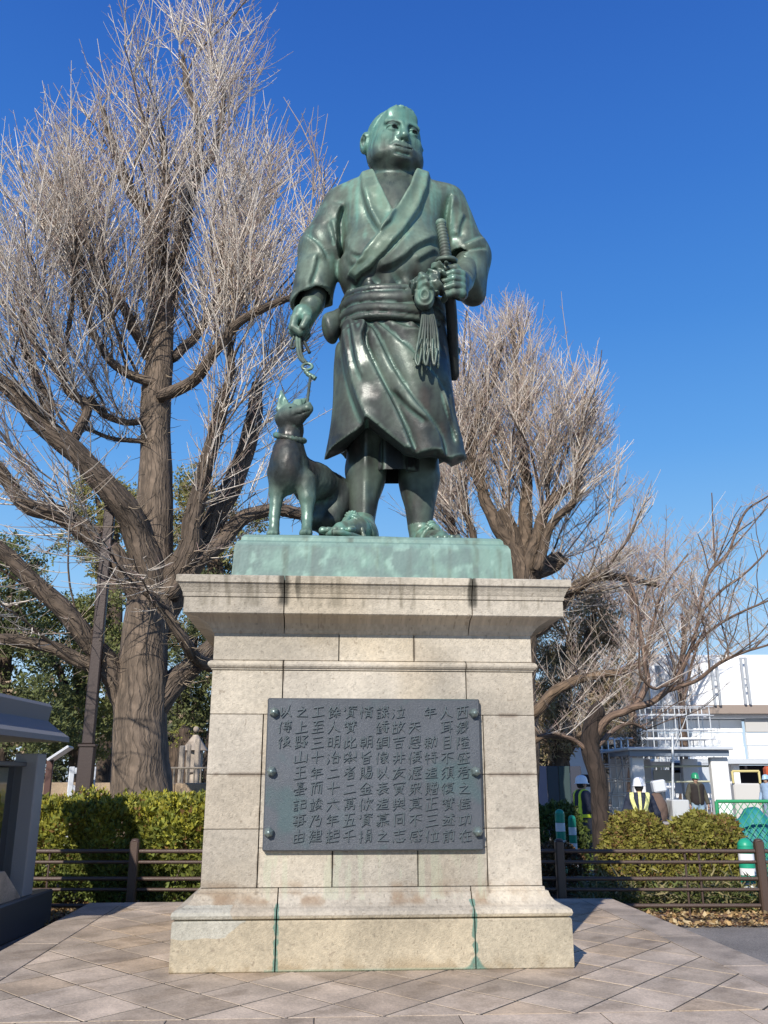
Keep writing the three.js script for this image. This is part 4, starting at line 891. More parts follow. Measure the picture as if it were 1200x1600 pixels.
// the sword through the sash: hilt bound in cord, guard, sheath behind the hip
{
  const hTop = P(689, 352, 0.66), hBot = P(697, 404, 0.66), g0 = P(697.5, 408, 0.66), s1 = P(701, 440, 0.60), s2 = P(706, 500, 0.32), s3 = P(709.5, 594, -0.12);
  const sw = new THREE.Group(); sw.name = 'sword'; man.add(sw);
  const hp = smooth([hTop, hTop.clone().lerp(hBot, 0.5).add(V(0.006, 0, 0)), hBot], 40);
  part('hilt', boxUV(paint(tube(hp, hp.map((_, i) => 0.056 + 0.006 * Math.sin(i * 1.6) + 0.012 * (i / 40)), 14), patina(0.45))), bronzeGloss, sw);
  part('pommel', boxUV(paint(new THREE.SphereGeometry(0.066, 18, 12).scale(1, 0.8, 1).translate(hTop.x, hTop.y + 0.03, hTop.z), patina(0.75))), bronzeGloss, sw);
  part('guard', boxUV(paint(new THREE.LatheGeometry([[0, -0.028], [0.12, -0.028], [0.135, -0.012], [0.135, 0.012], [0.12, 0.028], [0, 0.028]].map((p) => new THREE.Vector2(...p)), 28).scale(1, 1, 0.85).rotateX(0.14).translate(g0.x, g0.y, g0.z), patina(0.55))), bronzeGloss, sw);
  const sp = smooth([g0.clone().add(V(0, -0.03, 0)), s1, s2, s3], 36);
  part('sheath', boxUV(paint(tube(sp, sp.map((_, i) => (i > 35 ? 0.035 : 0.068)), 14), patina(0.08))), bronzeGloss, sw);
  const rg = P(711.5, 548, 0.06);
  part('ring', boxUV(paint(new THREE.TorusGeometry(0.05, 0.016, 8, 16).translate(rg.x, rg.y, rg.z), patina(0.3))), bronzeGloss, sw);
  const pouchC = P(518, 511, 0.18);
  part('pouch', boxUV(paint(nets((x, y, z) => smin(sdEll(x, y, z, pouchC, 0.125, 0.21, 0.16), sdCap(x, y, z, pouchC, P(531, 487, 0.2), 0.06, 0.04), 0.06) + 0.01 * Math.sin(30 * (x - pouchC.x) + 12 * (y - pouchC.y)), V(pouchC.x - 0.25, pouchC.y - 0.35, pouchC.z - 0.3), V(pouchC.x + 0.3, pouchC.y + 0.4, pouchC.z + 0.3), 0.016), patina(0.25))), bronzeGloss, man);
}
// straw sandals: a woven sole and the ropes over the foot
for (const [H, M, T] of [[FOOT.rHeel, FOOT.rMid, FOOT.rToe], [FOOT.lHeel, FOOT.lMid, FOOT.lToe]]) {
  const s = new THREE.Group(); s.name = 'sandal'; man.add(s);
  const dx = T.x - H.x, dz = T.z - H.z, L = Math.hypot(dx, dz), ux = dx / L, uz = dz / L, list = [];
  const q = (a, b, y) => V(H.x + ux * a - uz * b, y, H.z + uz * a + ux * b);
  const ringPts = [];
  for (let i = 0; i <= 40; i++) { const t = (i / 40) * Math.PI * 2; ringPts.push(q(L * 0.5 + Math.cos(t) * (L * 0.5 + 0.17), Math.sin(t) * (0.165 + 0.02 * Math.cos(t)), 4.045)); }
  list.push(tube(ringPts, ringPts.map((_, i) => 0.030 + 0.005 * Math.sin(i * 2.4)), 8, { caps: false }));
  for (let a = -0.12; a < L + 0.14; a += 0.045) { const w = 0.17 * Math.sqrt(Math.max(0.02, 1 - Math.pow((a - L / 2) / (L / 2 + 0.17), 2))); list.push(bar(q(a, -w, 4.05), q(a, w, 4.05), 0.026, 6)); }
  part('sole', boxUV(paint(merged(list), patina(0.75))), bronze, s);
  const rope = (pts) => { const p = smooth(pts, 30); return tube(p, p.map((_, i) => 0.026 + 0.006 * Math.sin(i * 2.1)), 8); };
  part('rope', boxUV(paint(merged([
    rope([q(L * 0.2, -0.17, 4.06), q(L * 0.45, -0.15, 4.26), q(L * 0.62, 0, 4.345), q(L * 0.45, 0.15, 4.26), q(L * 0.2, 0.17, 4.06)]),
    rope([q(L * 0.65, -0.17, 4.06), q(L * 0.64, -0.11, 4.24), q(L * 0.66, 0, 4.32), q(L * 0.64, 0.11, 4.24), q(L * 0.65, 0.17, 4.06)]),
    rope([q(L * 0.62, 0, 4.34), q(L * 0.82, 0.0, 4.24), q(L * 1.04, 0.01, 4.12)]),
    rope([q(L * 0.5, -0.06, 4.31), q(L * 0.56, -0.02, 4.38), q(L * 0.6, 0.05, 4.36), q(L * 0.52, 0.07, 4.30)]),
  ]), patina(0.8))), bronze, s);
}
// ------------------------------------------------------------------ the dog and its leash
const DZ = -9.15, D = (x, y, dz) => at(x, y, DZ + dz);
const dog = thing('dog_statue', 'bronze dog with pricked ears and rope collar looking up beside the robed man', 'dog statue', [0, 0, 0]);
const dogHead = D(458, 655, 0.02);
{
  const J = {
    chest: D(450, 728, 0.0), ruff: D(452, 700, -0.02), neck: D(455, 672, 0.0), skull: D(455, 648, 0.02), muzA: D(463, 648, 0.13), muzB: D(481, 639, 0.20), nose: D(482, 631.5, 0.22),
    back: D(492, 752, -0.45), rump: D(522, 766, -0.75), belly: D(480, 770, -0.35), hip: D(526, 778, -0.78), sL: D(436, 742, 0.0), sR: D(477, 752, 0.0),
    eL: D(433, 768, -0.01), wL: D(429, 806, 0.02), pL: D(428, 824, 0.06), eR: D(480, 778, 0.02), wR: D(480, 810, 0.04), pR: D(479, 829, 0.10),
  };
  const ground = 4.03;
  const f = (x, y, z) => {
    let d = sdEll(x, y, z, J.chest, 0.20, 0.33, 0.235);
    d = smin(d, sdCap(x, y, z, J.ruff, J.neck, 0.155, 0.125), 0.08);
    d = smin(d, sdCap(x, y, z, J.neck, J.skull, 0.128, 0.128), 0.05);
    d = smin(d, sdCap(x, y, z, V(J.chest.x + 0.02, J.chest.y - 0.02, J.chest.z - 0.1), J.back, 0.215, 0.20), 0.08);
    d = smin(d, sdCap(x, y, z, J.back, J.rump, 0.20, 0.19), 0.08);
    d = smin(d, sdCap(x, y, z, J.belly, J.back, 0.13, 0.16), 0.08);
    d = smin(d, sdEll(x, y, z, V(J.skull.x - 0.035, J.skull.y - 0.06, J.skull.z + 0.03), 0.145, 0.115, 0.125), 0.05);
    d = smin(d, sdCap(x, y, z, J.muzA, J.muzB, 0.098, 0.062), 0.05);
    d = smin(d, sdCap(x, y, z, V(J.muzA.x + 0.02, J.muzA.y - 0.075, J.muzA.z - 0.01), V(J.muzB.x - 0.015, J.muzB.y - 0.055, J.muzB.z - 0.02), 0.06, 0.035), 0.03);
    d = smin(d, sdSph(x, y, z, J.nose, 0.03), 0.012);
    d = smax(d, -sdCap(x, y, z, V(J.muzA.x - 0.045, J.muzA.y - 0.055, J.muzA.z + 0.075), V(J.muzB.x + 0.015, J.muzB.y - 0.035, J.muzB.z + 0.03), 0.008, 0.008), 0.014);
    // eye sockets on both sides of the muzzle
    for (const e of [D(456, 639.5, 0.145), D(472, 634, 0.10)]) { d = smax(d, -sdSph(x, y, z, e, 0.028), 0.02); d = Math.min(d, sdSph(x, y, z, V(e.x, e.y, e.z - 0.012), 0.020)); }
    // ears, cupped
    for (const [a, b, n] of [[D(443, 638, -0.02), D(439, 610, -0.03), 1], [D(466, 632, -0.10), D(480, 623, -0.12), 0]]) {
      let e = sdCap(x, y, z, a, b, n ? 0.088 : 0.07, 0.012);
      const c = V((a.x + b.x) / 2 + 0.012, (a.y + b.y) / 2 - 0.01, a.z + 0.085);
      e = smax(e, -sdEll(x, y, z, c, n ? 0.05 : 0.03, n ? 0.10 : 0.05, 0.07), 0.012);
      e = Math.max(e, Math.abs(z - a.z - 0.0) - 0.05);
      d = smin(d, e, 0.02);
    }
    // fore legs
    const leg = (s, e, w, p) => { let q = sdCap(x, y, z, s, e, 0.125, 0.088); q = smin(q, sdCap(x, y, z, e, w, 0.083, 0.056), 0.04); q = smin(q, sdCap(x, y, z, w, V(p.x, 4.10, p.z), 0.057, 0.058), 0.03); q = smin(q, sdEll(x, y, z, V(p.x - 0.005, 4.075, p.z + 0.035), 0.07, 0.05, 0.10), 0.03); for (let i = -1; i < 2; i++) q = smin(q, sdEll(x, y, z, V(p.x + i * 0.04, 4.065, p.z + 0.10 - Math.abs(i) * 0.015), 0.026, 0.035, 0.045), 0.012); return q; };
    d = smin(d, leg(J.sL, J.eL, J.wL, J.pL), 0.06);
    d = smin(d, leg(J.sR, J.eR, J.wR, J.pR), 0.06);
    // hind legs: knee forward, hock back
    for (const s of [0, 1]) {
      const hx = J.hip.x + (s ? 0.05 : -0.17), hz = J.hip.z + (s ? 0.02 : 0.06), th = V(hx, J.hip.y, hz), kn = V(hx - 0.10, J.hip.y - 0.33, hz + 0.16), ho = V(hx + 0.04, 4.36, hz - 0.08), pa = V(hx - 0.02, 4.08, hz + 0.0);
      let q = sdCap(x, y, z, th, kn, 0.19, 0.12); q = smin(q, sdCap(x, y, z, kn, ho, 0.105, 0.06), 0.05); q = smin(q, sdCap(x, y, z, ho, pa, 0.055, 0.055), 0.03); q = smin(q, sdEll(x, y, z, V(pa.x - 0.02, 4.07, pa.z + 0.06), 0.065, 0.045, 0.11), 0.03);
      d = smin(d, q, 0.07);
    }
    d = smin(d, sdCap(x, y, z, J.rump, D(545, 771, -1.0), 0.07, 0.05), 0.05);
    d = smin(d, sdCap(x, y, z, D(545, 771, -1.0), D(544, 790, -1.0), 0.05, 0.02), 0.03);
    // coat: tufts on chest and ruff
    const dn = y - J.chest.y;
    if (d < 0.06 && d > -0.06) d += 0.010 * fbm(x * 20, y * 7, z * 20, 2) * sstep(-0.45, -0.1, dn) * sstep(0.95, 0.5, dn) + 0.003 * noise(x * 34, y * 18, z * 34);
    return Math.max(d, ground - y);
  };
  const g = nets(f, V(-1.75, 4.0, DZ - 1.25), V(-0.15, 6.1, DZ + 0.45), 0.0145, 0.08);
  part('body', boxUV(weather(paint(g, (x, y, z, ...n) => { const h = sstep(5.35, 5.75, y), lo = sstep(4.75, 4.35, y) * sstep(DZ - 0.25, DZ, z); for (const e of [D(456, 639.5, 0.145), D(472, 634, 0.10)]) if (Math.hypot(x - e.x, y - e.y, z - e.z) < 0.036) return [0.015, 0.02, 0.02];
    let c = patina(0.06 + 0.52 * h + 0.4 * lo)(x, y, z, ...n); return mix3(c, [0.15, 0.30, 0.235], 0.5 * h + 0.25 * lo); }), 0.0145, 0.7)), bronzeGloss, dog);
  const cc = D(453, 687, -0.01), pts = [];
  for (let i = 0; i <= 48; i++) { const a = (i / 48) * Math.PI * 2; pts.push(V(cc.x + Math.cos(a) * 0.158, cc.y + 0.02 + 0.035 * Math.cos(a) * -1 - 0.06 * Math.sin(a), cc.z + Math.sin(a) * 0.160)); }
  part('collar', boxUV(paint(tube(pts, pts.map((_, i) => 0.031 + 0.008 * Math.sin(i * 2.6)), 8, { caps: false }), patina(0.55))), bronzeGloss, dog);
}
{
  const leash = thing('leash', 'knotted bronze leash hanging from the fist down to the dog', 'leash', [0, 0, 0]);
  const hz = fistC.z - Z0 + 0.05, Q = (x, y, t) => P(x, y, lerp(hz, DZ - Z0 + 0.1, t));
  const rope = (name, pts, r, n = 24, pat = 0.4) => { const p = smooth(pts, n); part(name, boxUV(paint(tube(p, p.map((_, i) => r * (1 + 0.10 * Math.sin(i * 2.2))), 8), patina(pat))), bronzeGloss, leash); };
  rope('strap', [Q(464, 520, 0), Q(465, 545, 0.1), Q(469, 560, 0.2), Q(476, 567, 0.3)], 0.022, 24, 0.55);
  rope('strap', [Q(468, 520, 0), Q(469, 545, 0.1), Q(473, 560, 0.2), Q(479, 567, 0.3)], 0.020, 24, 0.45);
  rope('loop', [Q(461, 522, 0), Q(456, 535, 0.02), Q(455, 543, 0.02), Q(459, 544, 0.02), Q(463, 525, 0)], 0.017, 24, 0.15);
  rope('tail', [Q(470, 522, 0), Q(476, 535, 0), Q(484, 552, 0.0)], 0.020, 16, 0.1);
  rope('tail', [Q(468, 524, 0), Q(470, 540, 0), Q(471, 549, 0)], 0.030, 16, 0.1);
  const rc = Q(480, 573, 0.4);
  part('ring', boxUV(paint(new THREE.TorusGeometry(0.052, 0.018, 10, 24).scale(1.1, 0.95, 1).rotateX(-0.3).translate(rc.x, rc.y, rc.z), patina(0.75))), bronzeGloss, leash);
  rope('knot', [Q(477, 579, 0.45), Q(482, 585, 0.45), Q(487, 588, 0.45), Q(493, 592, 0.45)], 0.028, 12, 0.7);
  rope('cord', [Q(485, 588, 0.5), Q(483, 605, 0.75), Q(480, 629, 1.05)], 0.017, 20, 0.1);
}
// ------------------------------------------------------------------ ground and beds
const LOW = -0.33;
const groundY = (x, z) => LOW + 0.27 * sstep(-17.5, -24, z);
const soilMap = makeTex(512, true, (u, v) => { const c = tfbm(nA, u, v, 8, 5), g = nB(u, v, 128); const k = 0.72 + 0.5 * (c - 0.5) + 0.3 * (g - 0.5); return [0.44 * k, 0.36 * k, 0.28 * k]; }, 0.4);
const asphaltMap = makeTex(512, true, (u, v) => { const c = tfbm(nA, u, v, 4, 4), g = nB(u, v, 256), h = nC(u, v, 200); const k = 0.85 + 0.3 * (c - 0.5) + 0.35 * (g - 0.5) + (h > 0.93 ? 0.25 : 0); return [0.58 * k, 0.555 * k, 0.53 * k]; }, 0.5);
const soilMat = std({ map: soilMap, roughness: 1, bumpMap: withRep(grainBump, 0.8), bumpScale: 0.03 });
const asphaltMat = std({ map: asphaltMap, roughness: 0.95, bumpMap: withRep(grainBump, 1.5), bumpScale: 0.008 });
{
  const pos = [], uv = [], idx = [], xs = [], zs = [];
  for (let x = -400; x <= 400; x += Math.abs(x) < 40 ? 2 : 40) xs.push(x);
  for (let z = 60; z >= -600; z -= z > -60 ? 1.5 : 30) zs.push(z);
  for (const z of zs) for (const x of xs) { pos.push(x, groundY(x, z), z); uv.push(x, z); }
  for (let j = 0; j < zs.length - 1; j++) for (let i = 0; i < xs.length - 1; i++) { const a = j * xs.length + i, b = a + xs.length; idx.push(a, a + 1, b, a + 1, b + 1, b); }
  const g = new THREE.BufferGeometry();
  g.setAttribute('position', new THREE.Float32BufferAttribute(pos, 3)); g.setAttribute('uv', new THREE.Float32BufferAttribute(uv, 2)); g.setIndex(idx); g.computeVertexNormals();
  tag(part('ground', g, asphaltMat), null, null, null, 'structure');
  const bed = (x0, x1, z0, z1) => { const b = new THREE.PlaneGeometry(x1 - x0, z0 - z1, 24, 10).rotateX(-Math.PI / 2).translate((x0 + x1) / 2, LOW + 0.03, (z0 + z1) / 2), p = b.attributes.position, u = b.attributes.uv; for (let i = 0; i < p.count; i++) { const e = Math.min(p.getX(i) - x0, x1 - p.getX(i), z0 - p.getZ(i), p.getZ(i) - z1); p.setY(i, LOW + 0.01 + 0.07 * sstep(0, 0.5, e) + 0.03 * noise(p.getX(i), 0, p.getZ(i)) * sstep(0, 0.3, e)); u.setXY(i, p.getX(i), p.getZ(i)); } b.computeVertexNormals(); tag(part('planting_bed', b, soilMat), null, null, null, 'structure'); };
  bed(-12, -0.4, -13.25, -18.5); bed(0.2, 12, -13.15, -17.2);
}
// leaf shapes
function leafGeo(w, l, fold = 0.25) {   // a folded leaf blade along +y
  const g = new THREE.BufferGeometry();
  g.setAttribute('position', new THREE.Float32BufferAttribute([0, 0, 0, w / 2, l * 0.42, fold * w, 0, l, 0, -w / 2, l * 0.42, fold * w], 3));
  g.setAttribute('uv', new THREE.Float32BufferAttribute([0.5, 0, 1, 0.4, 0.5, 1, 0, 0.4], 2));
  g.setIndex([0, 1, 2, 0, 2, 3]); g.computeVertexNormals();
  return g.toNonIndexed();
}
function spray(n, w, l, spread, seed) {   // a twig end: several leaves about a point
  const r = rng(seed), out = [], m = new THREE.Matrix4(), q = new THREE.Quaternion();
  for (let i = 0; i < n; i++) {
    const d = V(r() - 0.5, r() * 0.9 - 0.25, r() - 0.5).normalize();
    q.setFromUnitVectors(V(0, 1, 0), d).multiply(new THREE.Quaternion().setFromAxisAngle(V(0, 1, 0), r() * 6.28));
    const s = 0.7 + 0.6 * r();
    m.compose(d.clone().multiplyScalar(spread * r()), q, V(s, s, s));
    out.push(leafGeo(w, l).applyMatrix4(m));
  }
  return mergeGeometries(out);
}
const leafMat = (r, g, b, t = 0.35) => new THREE.MeshPhysicalMaterial({ color: lin(r, g, b), roughness: 0.62, transmission: t, thickness: 0, side: THREE.DoubleSide, specularIntensity: 0.6 });
function scatter(name, geo, mat, places, parent, tint) {   // places: [x, y, z, scale]
  const m = new THREE.InstancedMesh(geo, mat, places.length), q = new THREE.Quaternion(), M = new THREE.Matrix4(), r = rng(places.length + 3), c = new THREE.Color();
  places.forEach((p, i) => {
    q.setFromEuler(new THREE.Euler((r() - 0.5) * 1.6, r() * 6.28, (r() - 0.5) * 1.6));
    M.compose(V(p[0], p[1], p[2]), q, V(p[3], p[3], p[3]));
    m.setMatrixAt(i, M);
    const t = tint(r, p); m.setColorAt(i, c.setRGB(t[0], t[1], t[2]));
  });
  m.name = parent === scene ? numbered(name) : name;
  m.castShadow = m.receiveShadow = true;
  m.userData.kind = 'stuff';
  parent.add(m);
  return m;
}
const twigMat = std({ color: lin(0.10, 0.075, 0.055), roughness: 0.95 });

// ------------------------------------------------------------------ hedge and shrubs
{
  const h = thing('hedge', 'long clipped yellow-green hedge behind the fence under the great bare tree', 'hedge');
  const r = rng(41), pl = [], x0 = -9.5, x1 = -0.9, zf = -14.25, zb = -15.7, top = (x, z) => 1.10 + 0.26 * fbm(x * 0.9, 2, z * 0.9, 3) + 0.16 * fbm(x * 5, 1, z * 5, 2) + 0.05 * sstep(-3.5, -2, x);
  for (let i = 0; i < 17500; i++) {
    const x = lerp(x0, x1, r()), k = r();
    let y, z;
    if (k < 0.60) { y = lerp(LOW + 0.1, 1.1, Math.pow(r(), 0.8)); z = zf + 0.42 * fbm(x * 1.5, y * 1.5, 3, 3) - 0.16 * r() * r() - 0.10 * sstep(0.85, 1.1, y); }
    else if (k < 0.92) { z = lerp(zf, zb, r()); y = top(x, z) + 0.07 - 0.20 * r() * r(); }
    else { z = lerp(zf - 0.1, zb, r()); y = lerp(0, 1.05, r()); }
    if (fbm(x * 2.3, y * 2.3 + 5, z * 2.3, 3) < -0.17 && r() < 0.75) continue;   // gaps
    pl.push([x, y, z, (0.55 + 0.85 * r()) * (1 + 0.5 * fbm(x * 0.7, 7, z * 0.7, 2))]);
  }
  for (let i = 0; i < 420; i++) { const x = lerp(x0, x1, r()), z = lerp(zf, zb, r() * 0.6), h0 = top(x, z), n = 3 + Math.floor(3 * r()); for (let k = 0; k < n; k++) pl.push([x + 0.02 * k * (r() - 0.5), h0 + 0.05 * k, z, 0.8]); }   // new sprigs
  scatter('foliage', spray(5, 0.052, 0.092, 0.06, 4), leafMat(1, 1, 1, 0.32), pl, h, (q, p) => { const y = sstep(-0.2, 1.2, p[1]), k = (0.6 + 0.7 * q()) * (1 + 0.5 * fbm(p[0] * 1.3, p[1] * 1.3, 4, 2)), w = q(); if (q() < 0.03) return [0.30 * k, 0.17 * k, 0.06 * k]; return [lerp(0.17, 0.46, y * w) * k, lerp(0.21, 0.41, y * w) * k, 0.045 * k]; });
  const list = [];
  for (let i = 0; i < 150; i++) { const x = lerp(x0, x1, r()), z = lerp(zf - 0.15, zb + 0.2, r()), p = [V(x, LOW, z)]; for (let k = 1; k < 5; k++) p.push(V(x + (r() - 0.5) * 0.22 * k, LOW + k * 0.3, z + (r() - 0.5) * 0.18 * k)); list.push(tube(p, [0.02, 0.016, 0.012, 0.009, 0.005], 4)); }
  part('stems', merged(list), twigMat, h, 'stuff');
}
function shrub(name, label, c, rx, ry, rz, n, col, seed, dry = 0.1) {
  const s = thing(name, label, 'shrub', [c[0], groundY(c[0], c[1]), c[1]]), r = rng(seed), pl = [];
  for (let i = 0; i < n; i++) {
    const d = V(r() - 0.5, r() * 1.15 - 0.35, r() - 0.5).normalize(), k = 1 - 0.34 * r() * r() + 0.38 * fbm(d.x * 2.6 + seed, d.y * 2.6, d.z * 2.6, 3);
    if (fbm(d.x * 4 + seed, d.y * 4, d.z * 4, 2) < -0.2 && r() < 0.7) continue;
    pl.push([d.x * rx * k, Math.max(0.12, ry * 0.45 + d.y * ry * 0.56 * k), d.z * rz * k, 0.55 + 0.9 * r()]);
  }
  scatter('foliage', spray(6, 0.032, 0.056, 0.05, seed), leafMat(1, 1, 1, 0.3), pl, s, (q) => { const k = 0.55 + 0.8 * q(); return q() < dry ? [0.24 * k, 0.14 * k, 0.05 * k] : [col[0] * k, col[1] * k, col[2] * k]; });
  const list = [];
  for (let i = 0; i < 26; i++) { const a = r() * 6.28, t = r() * 0.85, p = [V(0.1 * Math.cos(a), -0.05, 0.1 * Math.sin(a)), V(0.5 * t * rx * Math.cos(a), ry * 0.4, 0.5 * t * rz * Math.sin(a)), V(t * rx * Math.cos(a), ry * 0.85 * (1 - t * 0.4), t * rz * Math.sin(a))]; list.push(tube(p, [0.016, 0.011, 0.005], 4)); }
  part('stems', merged(list), twigMat, s, 'stuff');
  return s;
}
{
  const A = at(1001, 1335, -14.9), B = at(1104, 1335, -15.2), C = at(862, 1270, -17.6);
  shrub('round_shrub', 'rounded olive shrub behind the fence, below the worker in the yellow-striped vest', [A.x, A.z], 0.66, 1.36, 0.55, 5600, [0.26, 0.235, 0.045], 51, 0.16);
  shrub('round_shrub', 'rounded olive shrub behind the fence, in front of the green mesh barrier', [B.x, B.z], 0.68, 1.34, 0.55, 5600, [0.25, 0.235, 0.045], 52, 0.12);
  shrub('round_shrub', 'darker green shrub half hidden behind the pedestal and the dark leaning trunk', [C.x, C.z], 0.68, 1.42, 0.55, 4200, [0.12, 0.16, 0.035], 53, 0.03);
  shrub('dry_shrub', 'low brown dry shrub by the fence post beside the pedestal', [at(868, 1330, -16).x, -16], 0.5, 0.8, 0.4, 900, [0.16, 0.09, 0.045], 54, 0.6);
}
// dwarf bamboo and fallen leaves
{
  const r = rng(61), pl = [], lf = [];
  for (let i = 0; i < 2600; i++) { const x = lerp(3.0, 6.2, r()), z = lerp(-13.75, -15.2, r()); if (fbm(x * 1.3, 3, z * 1.3, 2) + 0.12 < 0 && r() < 0.7) continue; pl.push([x, LOW + 0.08 + 0.5 * r() * r(), z, 0.7 + 0.8 * r()]); }
  tag(scatter('dwarf_bamboo', spray(3, 0.022, 0.20, 0.03, 8), leafMat(1, 1, 1, 0.3), pl, scene, (q) => { const k = 0.6 + 0.6 * q(); return q() < 0.4 ? [0.34 * k, 0.29 * k, 0.14 * k] : [0.15 * k, 0.18 * k, 0.05 * k]; }), 'straggly pale-edged dwarf bamboo between fence and shrubs', 'ground cover', null, 'stuff');
  for (let i = 0; i < 9000; i++) { const L = r() < 0.5, x = L ? lerp(-8, -3.4, r()) : lerp(3.0, 9, r()), z = lerp(-12.95, -15, Math.pow(r(), 1.5)); lf.push([x, LOW + (z < -13.2 ? 0.075 : 0.02) + 0.03 * r(), z, 0.6 + 0.7 * r()]); }
  const m = scatter('fallen_leaves', leafGeo(0.05, 0.075, 0.15).rotateX(1.3), leafMat(1, 1, 1, 0.2), lf, scene, (q) => { const k = 0.55 + 0.7 * q(), w = q(); return w < 0.5 ? [0.46 * k, 0.30 * k, 0.13 * k] : w < 0.8 ? [0.52 * k, 0.40 * k, 0.22 * k] : [0.24 * k, 0.13 * k, 0.07 * k]; });
  tag(m, 'tan and orange fallen leaves along the foot of the fences', 'leaf litter', null, 'stuff');
}

// ------------------------------------------------------------------ the brown fences
{
  const brown = std({ color: lin(0.085, 0.055, 0.042), roughness: 0.42, metalness: 0.1, bumpMap: withRep(grainBump, 2), bumpScale: 0.002 });
  const FZ = -13.55, railY = [1330, 1347, 1373, 1390, 1415, 1431].map((p) => at(1000, p, FZ).y), topY = at(1188, 1313, FZ).y;
  const build = (label, posts, thin) => {
    const f = thing('rail_fence', label, 'fence');
    for (const x of posts) { const p = part('post', boxUV(chamfer(0.125, topY - LOW + 0.1, 0.125, 0.02)), brown, f); p.position.set(x, (topY + LOW - 0.1) / 2, FZ); const c = part('cap', new THREE.SphereGeometry(0.0625, 12, 6, 0, 6.284, 0, 1.571).scale(1, 0.5, 1), brown, p); c.position.y = (topY - LOW + 0.1) / 2 - 0.004; }
    for (let i = 0; i < posts.length - 1; i++) railY.forEach((y, k) => part('rail', bar(V(posts[i] + 0.07, y, FZ), V(posts[i + 1] - 0.07, y, FZ), k % 2 ? 0.024 : 0.029, 8), brown, f));
    for (const x of thin) part('upright', bar(V(x, railY[5] - 0.12, FZ - 0.02), V(x, railY[0] + 0.01, FZ - 0.02), 0.016, 6), brown, f);
  };
  build('brown metal rail fence in front of the clipped hedge', [-9.32, -6.45, -3.58, -0.71], [-8.4, -7.4, -5.02, -4.80, -2.6, -1.7]);
  build('brown metal rail fence in front of the two rounded shrubs', [-0.35, 2.52, 5.39, 8.26], [0.6, 1.6, 4.32, 4.52, 6.4, 7.3]);
}

// ------------------------------------------------------------------ information board at the edge of the plaza
{
  const t = thing('notice_board', 'dark stone-roofed notice board with glass front at the edge of the paving', 'notice board', [-4.9, LOW, -11]);
  const slate = std({ color: lin(0.125, 0.128, 0.135), roughness: 0.55, bumpMap: withRep(grainBump, 2), bumpScale: 0.004 }), grey = std({ color: lin(0.33, 0.33, 0.335), roughness: 0.6, bumpMap: withRep(grainBump, 2), bumpScale: 0.003 }), pale = std({ map: paveMap, color: lin(1.1, 1.12, 1.15), roughness: 0.7 });
  const y = (v) => v - LOW;
  part('base', boxUV(chamfer(0.9, 0.46, 4.9, 0.02).translate(-0.12, 0.23, 0.25)), std({ color: lin(0.095, 0.095, 0.098), roughness: 0.35 }), t);
  for (const z of [-1.42, 1.9]) part('post', boxUV(chamfer(0.30, 1.78, 0.32, 0.012).translate(0.12, 0.46 + 0.89, z)), grey, t);
  part('back_panel', boxUV(chamfer(0.12, 1.6, 3.0, 0.01).translate(-0.08, 0.46 + 0.85, 0.24)), slate, t);
  const paper = makeTex(256, true, (u, v) => { const b = nA(u, v, 6), c = nB(u, v, 10); return v > 0.82 ? [0.82, 0.82, 0.76] : b > 0.5 ? [0.42 + 0.2 * c, 0.50, 0.30] : [0.74, 0.71, 0.5 + 0.2 * c]; });
  part('poster', new THREE.PlaneGeometry(2.5, 1.15).rotateY(Math.PI / 2).translate(0.0, 0.46 + 1.02, 0.24), std({ map: paper, roughness: 0.8 }), t);
  part('pane', new THREE.PlaneGeometry(3.0, 1.5).rotateY(Math.PI / 2).translate(0.08, 0.46 + 0.9, 0.24), new THREE.MeshPhysicalMaterial({ color: lin(0.55, 0.58, 0.6), roughness: 0.03, transmission: 1, thickness: 0 }), t);
  for (const [a, b] of [[1.64, 0.06], [0.12, 0.08]]) part('frame', boxUV(chamfer(0.07, b, 3.0, 0.008).translate(0.10, 0.46 + a, 0.24)), slate, t);
  const sill = new THREE.Shape([[-1.25, 0], [1.74, 0], [1.74, 0.36], [-0.66, 0.36]].map((p) => new THREE.Vector2(...p)));
  part('sill', boxUV(new THREE.ExtrudeGeometry(sill, { depth: 0.10, bevelEnabled: true, bevelSize: 0.008, bevelThickness: 0.008, bevelSegments: 1 }).rotateY(-Math.PI / 2).translate(0.24, 0.462, 0)), pale, t);
  const half = [[0.43, y(2.09)], [0.425, y(2.14)], [0.27, y(2.24)], [0.12, y(2.35)], [0.10, y(2.37)], [0.14, y(2.56)], [0.10, y(2.60)]], roof = new THREE.Shape([...half, ...half.map(([a, b]) => [-a - 0.1, b]).reverse()].map((p) => new THREE.Vector2(...p)));
  part('roof', boxUV(new THREE.ExtrudeGeometry(roof, { depth: 4.4, bevelEnabled: true, bevelSize: 0.012, bevelThickness: 0.012, bevelSegments: 1 }).translate(0, 0, -1.92)), std({ color: lin(0.22, 0.225, 0.24), roughness: 0.6, bumpMap: withRep(grainBump, 2), bumpScale: 0.003 }), t);
}
